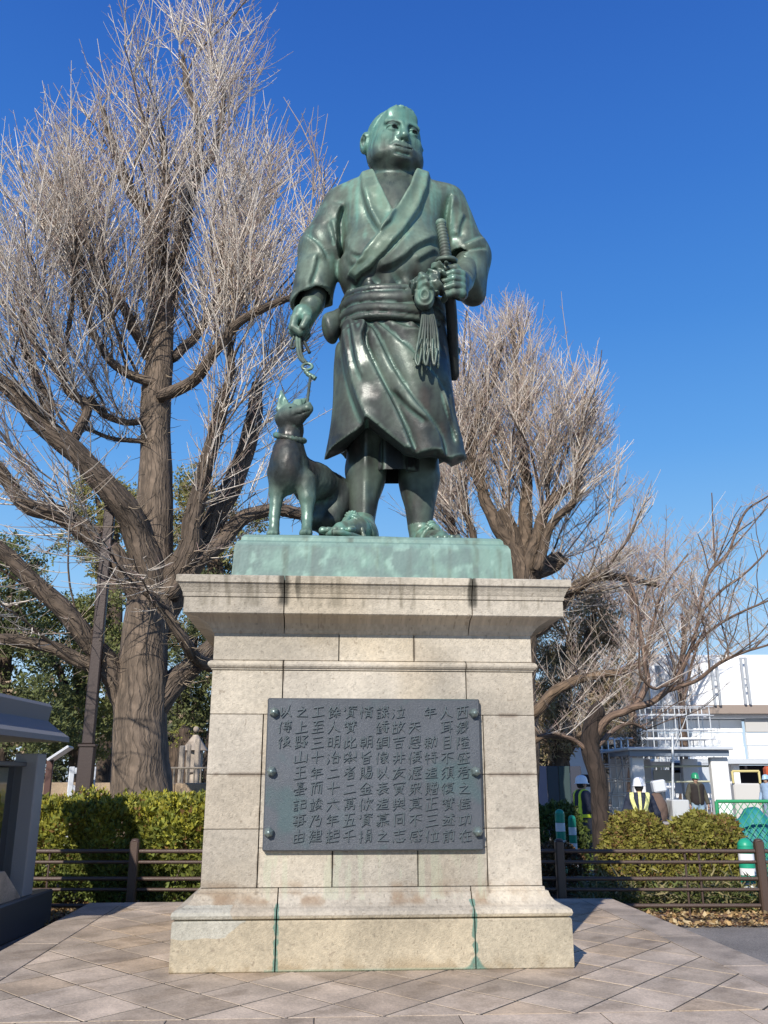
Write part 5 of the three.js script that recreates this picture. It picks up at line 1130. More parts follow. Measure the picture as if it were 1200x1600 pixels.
// ------------------------------------------------------------------ lamp post, slanted sign, barrier behind the hedge
{
  const rust = std({ color: lin(0.060, 0.042, 0.036), roughness: 0.5, metalness: 0.2, bumpMap: withRep(grainBump, 1), bumpScale: 0.003 }), LZ = -16.6, b = at(130, 1246, LZ), gx = b.x;
  const lp = thing('lamp_post', 'tall brown square lamp post standing left of the great trunk', 'lamp post', [gx, LOW, LZ], 0.15);
  const top = at(176, 790, LZ).y - LOW, mid = at(137, 1166, LZ).y - LOW;
  part('pole_foot', boxUV(chamfer(0.27, mid, 0.27, 0.02).translate(0, mid / 2, 0)), rust, lp);
  part('collar', boxUV(chamfer(0.31, 0.05, 0.31, 0.01).translate(0, mid + 0.01, 0)), rust, lp);
  part('pole', boxUV(chamfer(0.20, top - mid, 0.20, 0.02).translate(0, (top + mid) / 2 + 0.035, 0)), rust, lp);
  part('cap', boxUV(chamfer(0.26, 0.06, 0.26, 0.015).translate(0, top + 0.06, 0)), rust, lp);
  const SZ = -17.4, s = at(71, 1262, SZ), sg = thing('slanted_sign', 'small slanted sign panel on a rust brown post behind the hedge', 'sign', [s.x, LOW, SZ], 0.2), st = at(72, 1186, SZ).y - LOW;
  part('post', boxUV(chamfer(0.12, st, 0.12, 0.012).translate(0, st / 2, 0)), std({ color: lin(0.10, 0.045, 0.035), roughness: 0.6 }), sg);
  part('panel', boxUV(chamfer(0.44, 0.05, 0.7, 0.008).rotateZ(0.62).translate(0.17, st + 0.10, 0)), std({ color: lin(0.62, 0.63, 0.66), roughness: 0.35 }), sg);
  const BZ = -18.5, q = at(118, 1246, BZ), wb = thing('white_barrier', 'white folding barrier panel standing between slanted sign and lamp post', 'barrier', [q.x, LOW, BZ], 0.5), bt = at(118, 1198, BZ).y - LOW, wm = std({ color: lin(0.72, 0.75, 0.80), roughness: 0.5 });
  for (const x of [-0.12, 0.30]) part('leg', boxUV(chamfer(0.10, bt, 0.05, 0.008).translate(x, bt / 2, 0)), wm, wb);
  part('top_rail', boxUV(chamfer(0.32, 0.12, 0.04, 0.008).translate(0.09, bt - 0.08, 0)), wm, wb);
  part('brace', boxUV(chamfer(0.46, 0.08, 0.03, 0.008).rotateZ(-0.6).translate(0.09, bt - 0.5, 0.0)), wm, wb);
}
// stones, low wall and railing under the far trees
{
  const granite = std({ map: paveMap, color: lin(0.8, 0.83, 0.86), roughness: 0.85 }), tan = std({ map: paveMap, color: lin(0.72, 0.66, 0.56), roughness: 0.9 }), r = rng(71);
  const w = thing('low_stone_wall', 'low tan stone kerb wall running behind the hedge', 'wall', [0, 0, 0]);
  const WZ = -21, wy = groundY(0, WZ);
  for (let x = -11; x < -1.5; x += 1.05) { const h = 1.66 + 0.02 * r(); part('stone', boxUV(chamfer(1.035, h, 0.4, 0.015).translate(x + 0.52, wy + h / 2, WZ)), tan, w); }
  const GZ = -25;
  const gs = (px, top, name, label, wd) => { const a = at(px, 1200, GZ), ty = at(px, top, GZ).y, gy = groundY(a.x, GZ), t = thing(name, label, 'stone pillar', [a.x, gy, GZ], 0, 'pale stone pillars under the far trees'); part('shaft', boxUV(chamfer(wd, ty - gy - 0.25, wd, 0.03).translate(0, 0.25 + (ty - gy - 0.25) / 2, 0)), granite, t); part('foot', boxUV(chamfer(wd + 0.25, 0.25, wd + 0.25, 0.02).translate(0, 0.125, 0)), granite, t); };
  gs(283, 1165, 'stone_pillar', 'pale square stone pillar behind the railing, nearest the great trunk', 0.14);
  gs(294, 1163, 'stone_pillar', 'slim pale stone pillar, middle one of three behind the railing', 0.10);
  gs(307, 1154, 'stone_pillar', 'tallest pale stone pillar behind the railing, next to the pedestal', 0.14);
  const L = at(303, 1200, -27), ln = thing('stone_lantern', 'grey stone lantern with spreading cap under the far trees', 'stone lantern', [L.x, groundY(L.x, -27), -27]);
  const lt = at(303, 1131, -27).y - groundY(0, -27);
  part('shaft', new THREE.CylinderGeometry(0.13, 0.2, lt * 0.55, 10).translate(0, lt * 0.275, 0), granite, ln);
  part('light_box', boxUV(chamfer(0.42, lt * 0.2, 0.42, 0.03).translate(0, lt * 0.66, 0)), granite, ln);
  part('cap', new THREE.CylinderGeometry(0.08, 0.42, lt * 0.14, 6).translate(0, lt * 0.83, 0), granite, ln);
  part('finial', new THREE.SphereGeometry(0.09, 10, 8).translate(0, lt * 0.95, 0), granite, ln);
  const rail = thing('pipe_railing', 'tan pipe railing in front of the stone pillars by the great trunk', 'railing'), RZ = -23, ry = groundY(0, RZ), rm = std({ color: lin(0.24, 0.20, 0.15), roughness: 0.6 });
  const x0 = at(262, 1200, RZ).x, x1 = at(335, 1200, RZ).x, yt = at(280, 1200, RZ).y;
  for (const y of [yt, (yt + ry) / 2 + 0.1]) part('rail', bar(V(x0, y, RZ), V(x1, y, RZ), 0.028, 6), rm, rail);
  for (let i = 0; i < 8; i++) part('baluster', bar(V(lerp(x0, x1, i / 7), ry, RZ), V(lerp(x0, x1, i / 7), yt, RZ), 0.022, 6), rm, rail);
}
// ------------------------------------------------------------------ trees
const barkRidge = (u, v) => { const w = (tfbm(nA, u, v, 4, 4) - 0.5) * 0.16; return Math.sqrt(Math.abs(tfbm(nC, u + w * 1.3, v, 16, 3, 2) - 0.44) * 2.2); };
const barkBump = makeTex(512, false, (u, v) => clamp(0.75 * barkRidge(u, v) + 0.35 * tfbm(nB, u, v, 24, 3, 10)));
const barkMap = makeTex(512, true, (u, v) => { const k = 0.60 + 0.42 * barkRidge(u, v) + 0.3 * (tfbm(nB, u, v, 8, 4) - 0.5); return [0.545 * k, 0.48 * k, 0.42 * k]; });
const barkMat = (c, s = 0.05) => std({ map: barkMap, color: lin(...c), roughness: 0.95, bumpMap: barkBump, bumpScale: s });
const project = (p) => { const y = p.y - EYE, d = -(p.z * CP) + y * SP, v = (y * CP + p.z * SP) / d; return [600 + (1380 * p.x) / d, 800 - 1380 * v]; };
function inside(poly, [x, y]) { let s = false; for (let i = 0, j = poly.length - 1; i < poly.length; j = i++) if (poly[i][1] > y !== poly[j][1] > y && x < ((poly[j][0] - poly[i][0]) * (y - poly[i][1])) / (poly[j][1] - poly[i][1]) + poly[i][0]) s = !s; return s; }
// many thin three-sided twigs in one mesh
class Twigs {
  constructor() { this.p = []; this.n = []; this.c = []; this.i = []; }
  add(pts, r0, r1, col) {
    const N = pts.length, t = V(), a = V(), b = V(), base = this.p.length / 3;
    for (let k = 0; k < N; k++) {
      t.copy(pts[Math.min(N - 1, k + 1)]).sub(pts[Math.max(0, k - 1)]).normalize();
      a.set(0.3, 0.1, 0.95).addScaledVector(t, -(0.3 * t.x + 0.1 * t.y + 0.95 * t.z)).normalize(); b.crossVectors(t, a);
      const r = lerp(r0, r1, k / (N - 1));
      for (let s = 0; s < 3; s++) { const A = s * 2.0944, c = Math.cos(A), q = Math.sin(A), nx = a.x * c + b.x * q, ny = a.y * c + b.y * q, nz = a.z * c + b.z * q; this.p.push(pts[k].x + nx * r, pts[k].y + ny * r, pts[k].z + nz * r); this.n.push(nx, ny, nz); this.c.push(col[0], col[1], col[2]); }
      if (k) for (let s = 0; s < 3; s++) { const o = base + (k - 1) * 3, u = o + s, w = o + ((s + 1) % 3); this.i.push(u, w, u + 3, w, w + 3, u + 3); }
    }
  }
  build(name, mat, parent) {
    const g = new THREE.BufferGeometry();
    g.setAttribute('position', new THREE.Float32BufferAttribute(this.p, 3)); g.setAttribute('normal', new THREE.Float32BufferAttribute(this.n, 3)); g.setAttribute('color', new THREE.Float32BufferAttribute(this.c, 3)); g.setIndex(this.i);
    return part(name, g, mat, parent, 'stuff');
  }
}
const shootMat = std({ vertexColors: true, roughness: 0.75 });
function limbMesh(name, pts, radii, mat, parent, seed, knobby = 0.10, sides = 12) {
  const n = Math.max(10, Math.round((pts.length - 1) * 8)), curve = smooth(pts, n), rad = curve.map((_, i) => { const f = (i / n) * (radii.length - 1), k = Math.min(radii.length - 2, Math.floor(f)); return lerp(radii[k], radii[k + 1], f - k); });
  let run = 0;
  for (let i = 1; i < curve.length - 1; i++) { const w = rad[i] * 0.45, k = (run += curve[i].distanceTo(curve[i - 1]) / (4.5 * Math.max(rad[i], 0.06))); curve[i].add(V(noise(k, seed, 0) * w, noise(k, seed, 9) * w, noise(k, seed, 5) * w)); }
  const R = Math.max(...radii), mesh = part(name, tube(curve, rad, sides, { uRepeat: Math.max(1, Math.round(R * 5)), vScale: 0.9, rough: (u, len, i) => knobby * (0.9 * noise(Math.cos(u * 6.283) * 1.6 + seed, Math.sin(u * 6.283) * 1.6, len * 1.3) + 0.5 * noise(Math.cos(u * 6.283) * 4, Math.sin(u * 6.283) * 4 + seed, len * 2.2)) }), mat, parent);
  return { mesh, curve, rad };
}
// limbs: [[px, py, depth offset, radius in px], ...]
function bareTree(name, label, z, limbs, o) {
  const t = thing(name, label, 'tree', [0, 0, 0]), r = rng(o.seed), sh = new Twigs(), tw = new Twigs(), sites = [];
  const bark = barkMat(o.bark ?? [1, 1, 1], o.bump ?? 0.05), thinBark = barkMat(o.thin ?? [1.15, 1.1, 1.05], 0.02);
  limbs.forEach((l, i) => {
    const pts = l.map(([x, y, dz]) => at(x, y, z + (dz ?? 0))), rad = l.map(([x, y, dz, q]) => q * (i ? o.slim ?? 1 : 1) * pxSize(y, z + (dz ?? 0)));
    if (!i) { const b = pts[0]; b.y = groundY(b.x, b.z) - 0.1; }
    const m = limbMesh(i ? 'branch' : 'trunk', pts, rad, !i && o.trunkBark ? barkMat(o.trunkBark, 0.03) : bark, t, i * 7 + o.seed, o.knobby ?? 0.12, i ? 10 : 20);
    const skip = l.skip ?? (i ? 0.25 : o.trunkSkip ?? 0.55);
    m.curve.forEach((p, k) => { const f = k / (m.curve.length - 1); if (f > skip && k) sites.push({ p, d: m.curve[k].clone().sub(m.curve[k - 1]).normalize(), r: m.rad[k], f, len: p.distanceTo(m.curve[k - 1]) }); });
  });
  const ok = (p) => !o.crown || inside(o.crown, project(p));
  const up = V(0, 1, 0), mid = o.centre ? at(o.centre[0], o.centre[1], z) : null;
  // second-order branches, knotted where they were pruned
  const total0 = sites.length, second = [];
  for (let k = 0; k < (o.branches ?? 0); k++) {
    const s = sites[Math.floor(r() * total0)], d = V(r() - 0.5, r() * 0.7 + (o.lift ?? 0.15), r() - 0.5).normalize(); if (mid) d.addScaledVector(s.p.clone().sub(mid).normalize(), 0.95); d.multiplyScalar(0.8).addScaledVector(s.d, 0.4).normalize(); const L = lerp(...o.branchLen, r()), pts = [s.p.clone()];
    for (let i = 1; i <= 5; i++) { d.add(V(r() - 0.5, r() * 0.5 - 0.12, r() - 0.5).multiplyScalar(0.5)).normalize(); pts.push(pts[i - 1].clone().addScaledVector(d, L / 5)); }
    if (!ok(pts[5]) || (o.sparse && project(s.p)[1] > o.sparse && r() < 0.6)) continue;
    const R = Math.min(s.r * 0.6, lerp(...o.branchR, r()));
    const m = limbMesh('branch', pts, [R, R * 0.9, R * 0.7, R * 0.5], r() < 0.5 ? bark : thinBark, t, k * 3 + 100 + o.seed, 0.16, 6);
    m.curve.forEach((p, i) => { if (i > 3) second.push({ p, d: m.curve[i].clone().sub(m.curve[i - 1]).normalize(), r: m.rad[i], f: i / m.curve.length, len: 1 }); });
  }
  const all = [sites, second.length ? second : sites];
  // straight pale shoots, each with short side twigs
  for (let k = 0; k < o.shoots; k++) {
    const pool = all[r() < (o.fromSecond ?? 0.6) ? 1 : 0], s = pool[Math.floor(Math.pow(r(), 0.85) * pool.length)];
    if (o.sparse && project(s.p)[1] > o.sparse && r() < 0.4) continue;
    const a = r() * 6.283, e = V(Math.cos(a), 0, Math.sin(a)), d = e.multiplyScalar(o.spread ?? 0.7).addScaledVector(up, (o.upness ?? 0.75) + 0.5 * (r() - 0.5)).addScaledVector(s.d, 0.35);
    if (mid) d.addScaledVector(s.p.clone().sub(mid).normalize(), o.out ?? 0.4);
    d.normalize();
    let L = lerp(...o.shootLen, Math.pow(r(), 1.6));
    const pts = [s.p.clone()], n = 6, bend = V(r() - 0.5, 0.25 + 0.3 * r(), r() - 0.5).multiplyScalar(o.curl ?? 0.16);
    const tip = s.p.clone().addScaledVector(d, L);
    if (!ok(tip)) { if (!ok(s.p)) continue; L *= 0.4; if (!ok(s.p.clone().addScaledVector(d, L))) continue; }
    const dd = d.clone();
    for (let i = 1; i <= n; i++) { dd.addScaledVector(bend, 1).add(V(r() - 0.5, r() - 0.5, r() - 0.5).multiplyScalar(o.wiggle ?? 0.08)).normalize(); pts.push(pts[i - 1].clone().addScaledVector(dd, L / n)); }
    const w = r(), k0 = 0.75 + 0.5 * r(), col = w < (o.pale ?? 0.55) ? [0.75 * k0, 0.67 * k0, 0.575 * k0] : [0.47 * k0, 0.375 * k0, 0.29 * k0], R = (o.shootR ?? 0.017) * (0.6 + 0.6 * L / o.shootLen[1] + 0.3 * r());
    sh.add(pts, R, R * 0.35, col);
    const twiglets = (P_, D_, LL, RR, den) => {
      const m = P_.length - 1, cnt = Math.round(LL * den);
      for (let q = 0; q < cnt; q++) {
        const f = 0.08 + 0.9 * r(), i = Math.min(m - 1, Math.floor(f * m)), p = P_[i].clone().lerp(P_[i + 1], f * m - i), b = r() * 6.283, sd = V(Math.cos(b), 0.1 + 0.5 * r(), Math.sin(b)).normalize().addScaledVector(D_, 0.55).normalize(), l = lerp(...o.twigLen, r() * r()) * (1.1 - 0.6 * f);
        const p1 = p.clone().addScaledVector(sd, l * 0.5), p2 = p1.clone().addScaledVector(sd.add(V((r() - 0.5) * 0.5, 0.25 * r(), (r() - 0.5) * 0.5)).normalize(), l * 0.5), z1 = 0.7 + 0.6 * r();
        tw.add([p, p1, p2], Math.max(0.0028, RR * 0.42), Math.max(0.0016, RR * 0.18), r() < (o.red ?? 0.4) ? [0.46 * z1, 0.315 * z1, 0.285 * z1] : [0.55 * z1, 0.48 * z1, 0.41 * z1]);
      }
    };
    twiglets(pts, dd, L, R, o.sideDensity ?? 5);
    // forks
    const forks = Math.round(L * (o.forks ?? 1.6) * (0.6 + 0.8 * r()));
    for (let q = 0; q < forks; q++) {
      const f = 0.1 + 0.6 * r(), i = Math.min(n - 1, Math.floor(f * n)), p = pts[i].clone().lerp(pts[i + 1], f * n - i), b = r() * 6.283, loc = pts[i + 1].clone().sub(pts[i]).normalize();
      const fd = V(Math.cos(b), 0.25 * (r() - 0.2), Math.sin(b)).normalize().multiplyScalar(0.85).addScaledVector(loc, 0.75).normalize(), l = L * (1 - f) * (0.4 + 0.5 * r()), fp = [p];
      for (let k2 = 1; k2 <= 3; k2++) { fd.add(V((r() - 0.5) * 0.3, 0.16, (r() - 0.5) * 0.3)).normalize(); fp.push(fp[k2 - 1].clone().addScaledVector(fd, l / 3)); }
      if (!ok(fp[3])) continue;
      sh.add(fp, R * 0.62, R * 0.26, col);
      twiglets(fp, fd, l, R * 0.7, (o.sideDensity ?? 5) * 1.2);
    }
  }
  // tufts of short spurs on the old wood
  for (let k = 0; k < (o.spurs ?? 0); k++) {
    const s = sites[Math.floor(r() * total0)], d = V(r() - 0.5, r() - 0.35, r() - 0.5).normalize(), l = lerp(0.15, 0.7, r() * r()), p = s.p.clone().addScaledVector(d, s.r * 0.8);
    const c = 0.6 + 0.7 * r(), p1 = p.clone().addScaledVector(d, l * 0.5), p2 = p1.clone().addScaledVector(d.add(V((r() - 0.5) * 0.6, 0.3 * r(), (r() - 0.5) * 0.6)).normalize(), l * 0.5);
    tw.add([p, p1, p2], 0.010, 0.004, [0.36 * c, 0.285 * c, 0.20 * c]);
  }
  sh.build('shoots', shootMat, t);
  tw.build('twigs', shootMat, t);
  return t;
}
const LB = (skip, ...p) => Object.assign(p, { skip });
bareTree('ginkgo_tree', 'huge bare pruned tree with thick forked trunk and pale shoots behind the hedge', -17.2, [
  LB(0.62, [213, 1262, 0, 58], [216, 1200, 0, 44], [221, 1130, 0, 40], [228, 1060, 0, 38], [232, 990, 0, 35], [238, 910, 0, 34], [244, 840, 0, 30], [246, 760, 0, 26], [245, 690, 0, 23], [245, 630, 0, 23], [248, 560, 0, 20], [250, 490, 0, 18], [248, 430, 0.2, 15]),
  LB(0.1, [250, 500, 0, 15], [240, 410, 0.2, 13], [236, 345, 0.3, 12], [200, 290, 0.5, 10], [178, 235, 0.6, 7], [160, 170, 0.7, 4]),
  LB(0.1, [255, 490, 0, 15], [276, 420, -0.2, 13], [290, 345, -0.2, 12], [300, 290, -0.3, 10], [335, 235, -0.4, 8], [350, 150, -0.4, 4]),
  LB(0.0, [300, 300, -0.3, 9], [312, 200, -0.5, 7], [292, 130, -0.6, 6], [285, 85, -0.6, 3]),
  LB(0.1, [262, 450, 0, 9], [254, 380, 0.6, 8], [262, 300, 0.9, 6], [250, 200, 1.2, 4]),
  LB(0.2, [240, 935, 0, 30], [222, 850, 0.4, 26], [205, 812, 0.6, 24], [182, 775, 0.9, 22], [130, 722, 1.3, 20], [78, 668, 1.6, 18], [20, 612, 1.9, 14], [-40, 560, 2.2, 11]),
  LB(0.1, [80, 668, 1.6, 10], [60, 600, 1.7, 9], [38, 540, 1.8, 7], [40, 470, 2.0, 4]),
  LB(0.1, [112, 690, 1.4, 9], [137, 634, 1.4, 8], [105, 610, 1.5, 7], [98, 570, 1.6, 5], [112, 480, 1.8, 4], [118, 370, 1.9, 2.5]),
  LB(0.1, [232, 950, 0, 26], [200, 895, 0.3, 22], [160, 850, 0.5, 20], [100, 805, 0.8, 17], [45, 790, 1.0, 14], [0, 735, 1.3, 11], [-40, 690, 1.6, 8]),
  LB(0.2, [226, 1135, 0.0, 26], [190, 1082, 0.12, 22], [150, 1015, 0.45, 18], [85, 935, 0.9, 16], [25, 885, 1.3, 14], [-50, 815, 1.7, 11]),
  LB(0.3, [224, 1130, 0, 20], [190, 1078, 0.2, 17], [150, 1045, 0.4, 13], [85, 1015, 0.6, 11], [10, 1000, 0.9, 10], [-40, 1010, 1, 8]),
  LB(0.3, [222, 1125, 0, 28], [255, 1085, -0.1, 24], [288, 1052, -0.4, 20], [330, 1012, -0.6, 16], [400, 950, -0.8, 12]),
  LB(0.2, [238, 985, 0, 30], [262, 925, 0, 26], [288, 870, 0.2, 22], [303, 800, 0.3, 16], [315, 745, 0.4, 14], [336, 680, 0.5, 13], [347, 640, 0.6, 12], [352, 615, 0.6, 9]),
  LB(0.2, [240, 990, -0.1, 30], [270, 930, -0.2, 26], [305, 870, -0.3, 22], [340, 800, -0.4, 20], [378, 720, -0.5, 17], [396, 640, -0.6, 14], [402, 600, -0.7, 10]),
  LB(0.1, [262, 930, 0.1, 20], [300, 885, 0.1, 17], [340, 850, -0.2, 15], [395, 803, -0.4, 12], [440, 797, -0.6, 11], [500, 806, -0.8, 9], [570, 770, -1, 7]),
  LB(0.1, [250, 620, 0.3, 11], [300, 596, 0.6, 10], [330, 560, 0.9, 9], [380, 500, 1.2, 8], [440, 470, 1.5, 6], [475, 462, 1.6, 4]),
  LB(0.1, [246, 600, 0.2, 10], [196, 582, 0.5, 8], [160, 548, 0.8, 7], [130, 470, 1.1, 6], [108, 400, 1.3, 4]),
  LB(0.0, [240, 652, 0.2, 6], [196, 660, 0.3, 6], [160, 645, 0.4, 6], [140, 620, 0.5, 6]),
  LB(0.0, [238, 690, 0.2, 4], [180, 686, 0.4, 4], [130, 668, 0.6, 3]),
  LB(0.0, [232, 560, 0.1, 10], [205, 505, 0.6, 9], [178, 455, 0.9, 8], [140, 420, 1.2, 6], [100, 390, 1.5, 4]),
  LB(0.0, [352, 620, 0.6, 8], [362, 570, 0.8, 7], [350, 480, 0.9, 4], [345, 380, 1.0, 2.5]),
  LB(0.0, [268, 560, 0, 9], [310, 520, -0.5, 8], [352, 440, -0.8, 7], [372, 380, -1.0, 6], [420, 330, -1.2, 4]),
  LB(0.1, [330, 1042, -0.3, 12], [305, 1028, 0.3, 11], [285, 1000, 0.8, 10], [258, 955, 1.1, 9], [225, 922, 1.2, 8], [198, 900, 1.2, 5]),
], {
  seed: 3, slim: 0.9, bark: [0.76, 0.74, 0.72], trunkBark: [1.0, 0.98, 0.95], bump: 0.05, fromSecond: 0.8, branches: 170, branchLen: [1.2, 3.6], branchR: [0.016, 0.036], lift: 0.15, shoots: 2350, shootLen: [0.5, 3.1], shootR: 0.0145, twigLen: [0.12, 0.5], sideDensity: 3.3, pale: 0.72, spurs: 2800, centre: [245, 800], out: 1.1, upness: 0.28, spread: 0.95, curl: 0.13, wiggle: 0.16, sparse: 610, trunkSkip: 0.62,
  crown: [[-400, 250], [0, 190], [60, 110], [120, 30], [170, -90], [420, -90], [455, 40], [500, 130], [512, 220], [545, 300], [560, 420], [560, 870], [330, 900], [120, 1010], [-400, 1050]],
});
bareTree('ginkgo_tree', 'bare pruned tree with many upright shoots rising behind the man in bronze', -26, [
  LB(0.6, [806, 1230, 0, 34], [808, 1100, 0, 28], [812, 980, 0, 24], [815, 900, 0, 20], [800, 850, 0, 16], [785, 800, 0, 11]),
  LB(0.2, [800, 860, 0, 20], [772, 810, 0.2, 16], [752, 760, 0.3, 13], [735, 715, 0.5, 10], [745, 660, 0.6, 7], [770, 600, 0.7, 5], [785, 540, 0.8, 3]),
  LB(0.2, [812, 900, 0, 20], [822, 830, 0, 17], [822, 760, 0, 13], [815, 690, -0.2, 10], [808, 640, -0.2, 9], [805, 560, -0.3, 6], [800, 510, -0.4, 3]),
  LB(0.2, [815, 905, 0, 20], [838, 850, 0.3, 17], [850, 800, 0.5, 13], [880, 765, 0.7, 11], [905, 745, 0.9, 8], [905, 690, 1.0, 6], [925, 640, 1.1, 4]),
  LB(0.2, [822, 905, 0, 20], [845, 890, -0.2, 20], [866, 878, -0.4, 22], [880, 870, -0.4, 14]),
  LB(0.2, [840, 890, 0.4, 12], [862, 820, 0.8, 10], [892, 790, 1.0, 8], [905, 770, 1.1, 5]),
  LB(0.2, [800, 985, 0.2, 14], [838, 940, 0.6, 11], [870, 925, 0.8, 9], [900, 830 + 90, 1.0, 9], [925, 905, 1.2, 8], [950, 895, 1.3, 5]),
  LB(0.2, [790, 880, 0, 18], [740, 870, -0.4, 14], [712, 840, -0.6, 11], [700, 800, -0.8, 9], [680, 770, -0.8, 6]),
  LB(0.2, [745, 870, -0.4, 9], [738, 830, -0.2, 8], [725, 800, 0, 5]),
  LB(0.2, [812, 1000, 0, 18], [860, 965, 0.3, 15], [895, 920, 0.4, 14], [930, 902, 0.6, 11], [985, 905, 0.8, 8], [1030, 915, 0.8, 5]),
], {
  seed: 9, slim: 0.68, bark: [0.78, 0.73, 0.66], bump: 0.06, fromSecond: 0.8, branches: 130, branchLen: [1.6, 5.0], branchR: [0.018, 0.04], lift: 0.15, shoots: 1750, shootLen: [0.5, 3.6], shootR: 0.0155, twigLen: [0.15, 0.7], sideDensity: 2.8, spurs: 1500, centre: [815, 900], out: 1.1, upness: 0.28, spread: 0.95, curl: 0.13, wiggle: 0.16, sparse: 820, pale: 0.4, red: 0.5,
  crown: [[660, 640], [690, 560], [720, 470], [800, 445], [850, 460], [890, 500], [955, 560], [985, 640], [1015, 720], [1030, 770], [1000, 850], [1060, 900], [1000, 950], [860, 1000], [560, 900], [580, 740]],
});
bareTree('small_bare_tree', 'small bare tree with dark leaning trunk and wide limbs in front of the workers', -15.6, [
  LB(0.9, [942, 1345, 0, 16], [941, 1290, 0, 14], [934, 1220, 0, 14], [925, 1170, 0, 15], [928, 1135, 0, 15], [931, 1112, 0, 13], [930, 1098, 0, 6]),
  LB(0.3, [930, 1150, 0, 12], [948, 1125, 0.2, 11], [985, 1108, 0.4, 10], [1025, 1092, 0.6, 8], [1055, 1062, 0.7, 7], [1077, 1020, 0.8, 5.5], [1090, 975, 0.9, 4.5], [1095, 940, 0.9, 4], [1112, 890, 1.0, 4.5], [1135, 868, 1.1, 4], [1165, 800, 1.2, 3], [1200, 775, 1.3, 2]),
  LB(0.2, [990, 1107, 0.4, 9], [1010, 1070, 0.3, 9], [1008, 1030, 0.3, 7], [1000, 980, 0.2, 5], [992, 930, 0.2, 4], [978, 900, 0.1, 3]),
  LB(0.2, [1008, 1030, 0.3, 5], [1018, 985, 0.4, 4], [1035, 925, 0.5, 3], [1075, 865, 0.6, 2]),
  LB(0.2, [1040, 1080, 0.6, 6], [1090, 1062, 0.8, 5], [1125, 1035, 1.0, 4.5], [1160, 1020, 1.1, 3.5], [1210, 1005, 1.3, 2.5]),
  LB(0.2, [1077, 1020, 0.8, 4.5], [1110, 985, 1.0, 4], [1150, 960, 1.2, 3], [1210, 935, 1.4, 2.5]),
  LB(0.2, [1092, 960, 0.9, 4], [1130, 920, 1.1, 3.5], [1160, 900, 1.2, 3], [1210, 850, 1.4, 2]),
  LB(0.2, [1055, 1062, 0.7, 5], [1020, 1075, 1.0, 4], [1000, 1050, 1.2, 3], [1000, 1000, 1.4, 2]),
  LB(0.2, [925, 1180, 0, 8], [895, 1155, 0.1, 6], [870, 1148, 0.2, 5], [840, 1150, 0.3, 4]),
  LB(0.2, [934, 1165, 0, 8], [960, 1140, -0.4, 6], [985, 1130, -0.6, 4], [1010, 1140, -0.8, 3]),
  LB(0.2, [1112, 890, 1, 3], [1150, 850, 0.6, 2.2], [1180, 815, 0.4, 1.6], [1205, 780, 0.3, 1.2]),
  LB(0.2, [1118, 885, 1, 2.5], [1115, 840, 0.9, 2], [1112, 770, 0.9, 1.5]),
], {
  seed: 17, slim: 0.58, crown: [[800, 1220], [880, 1000], [950, 890], [1010, 850], [1100, 800], [1210, 750], [1400, 750], [1400, 1170], [1000, 1170]], bark: [1.2, 1.05, 1.0], trunkBark: [0.24, 0.22, 0.225], bump: 0.02, knobby: 0.06, branches: 60, branchLen: [0.6, 1.7], branchR: [0.008, 0.016], lift: 0.1, shoots: 260, shootLen: [0.3, 1.5], shootR: 0.006, twigLen: [0.08, 0.4], sideDensity: 5, trunkSkip: 0.95, upness: 0.25, spread: 0.9, curl: 0.1, wiggle: 0.35, pale: 0.12, red: 0.75,
});
// farther bare trees, thinner
const farBare = (label, z, x, top, w, seed, n, o = {}) => bareTree('bare_tree', label, z, [
  LB(0.3, [x, 1245, 0, 7], [x + 3, 1150, 0, 6], [x - 2, 1060, 0, 5], [x + 4, lerp(top, 1060, 0.6), 0, 4], [x, lerp(top, 1060, 0.25), 0, 2]),
  LB(0.2, [x, 1110, 0, 4], [x + w * 0.35, 1020, 0.6, 3], [x + w * 0.6, lerp(top, 1040, 0.5), 1, 2]),
  LB(0.2, [x, 1100, 0, 4], [x - w * 0.35, 1010, -0.6, 3], [x - w * 0.65, lerp(top, 1040, 0.5), -1, 2]),
  LB(0.2, [x, 1060, 0, 3], [x + w * 0.15, 980, -1, 2.5], [x + w * 0.4, lerp(top, 1000, 0.35), -1.4, 1.5]),
], { seed, bark: [0.85, 0.74, 0.68], slim: 0.7, branches: 34, branchLen: [1.5, 4], branchR: [0.015, 0.03], forks: 0.8, shoots: n, shootLen: [0.8, 4], shootR: 0.022, twigLen: [0.3, 1.2], sideDensity: 2.6, red: 0.85, pale: 0.1, upness: 0.5, spread: 0.9, wiggle: 0.2, ...o });
bareTree('bare_tree', 'bare tree behind the pedestal edge with one long pale limb reaching right', -21, [
  LB(0.9, [800, 1270, 0, 14], [806, 1200, 0, 12], [815, 1140, 0, 11], [800, 1080, 0, 9], [795, 1000, 0, 6]),
  LB(0.3, [812, 1135, 0, 9], [845, 1102, 0.3, 9], [880, 1072, 0.5, 8], [925, 1056, 0.7, 7], [975, 1047, 0.9, 6], [1005, 1036, 1.0, 4]),
  LB(0.2, [815, 1170, 0, 5], [850, 1150, 0.2, 5], [900, 1150, 0.4, 4], [930, 1135, 0.5, 3]),
], { seed: 19, bark: [0.95, 0.85, 0.72], bump: 0.03, branches: 14, branchLen: [0.6, 1.6], branchR: [0.012, 0.025], shoots: 150, shootLen: [0.4, 1.8], shootR: 0.009, twigLen: [0.1, 0.5], upness: 0.5, spread: 0.9, wiggle: 0.2, pale: 0.3 });
farBare('hazy reddish bare tree far behind, in the gap left of the white building', -44, 985, 850, 85, 21, 300);
farBare('hazy reddish bare tree far behind, between the brown tree and the pruned tree', -48, 925, 870, 80, 22, 260);
farBare('bare reddish tree rising beside the top corner of the white building', -50, 1065, 925, 60, 23, 130);
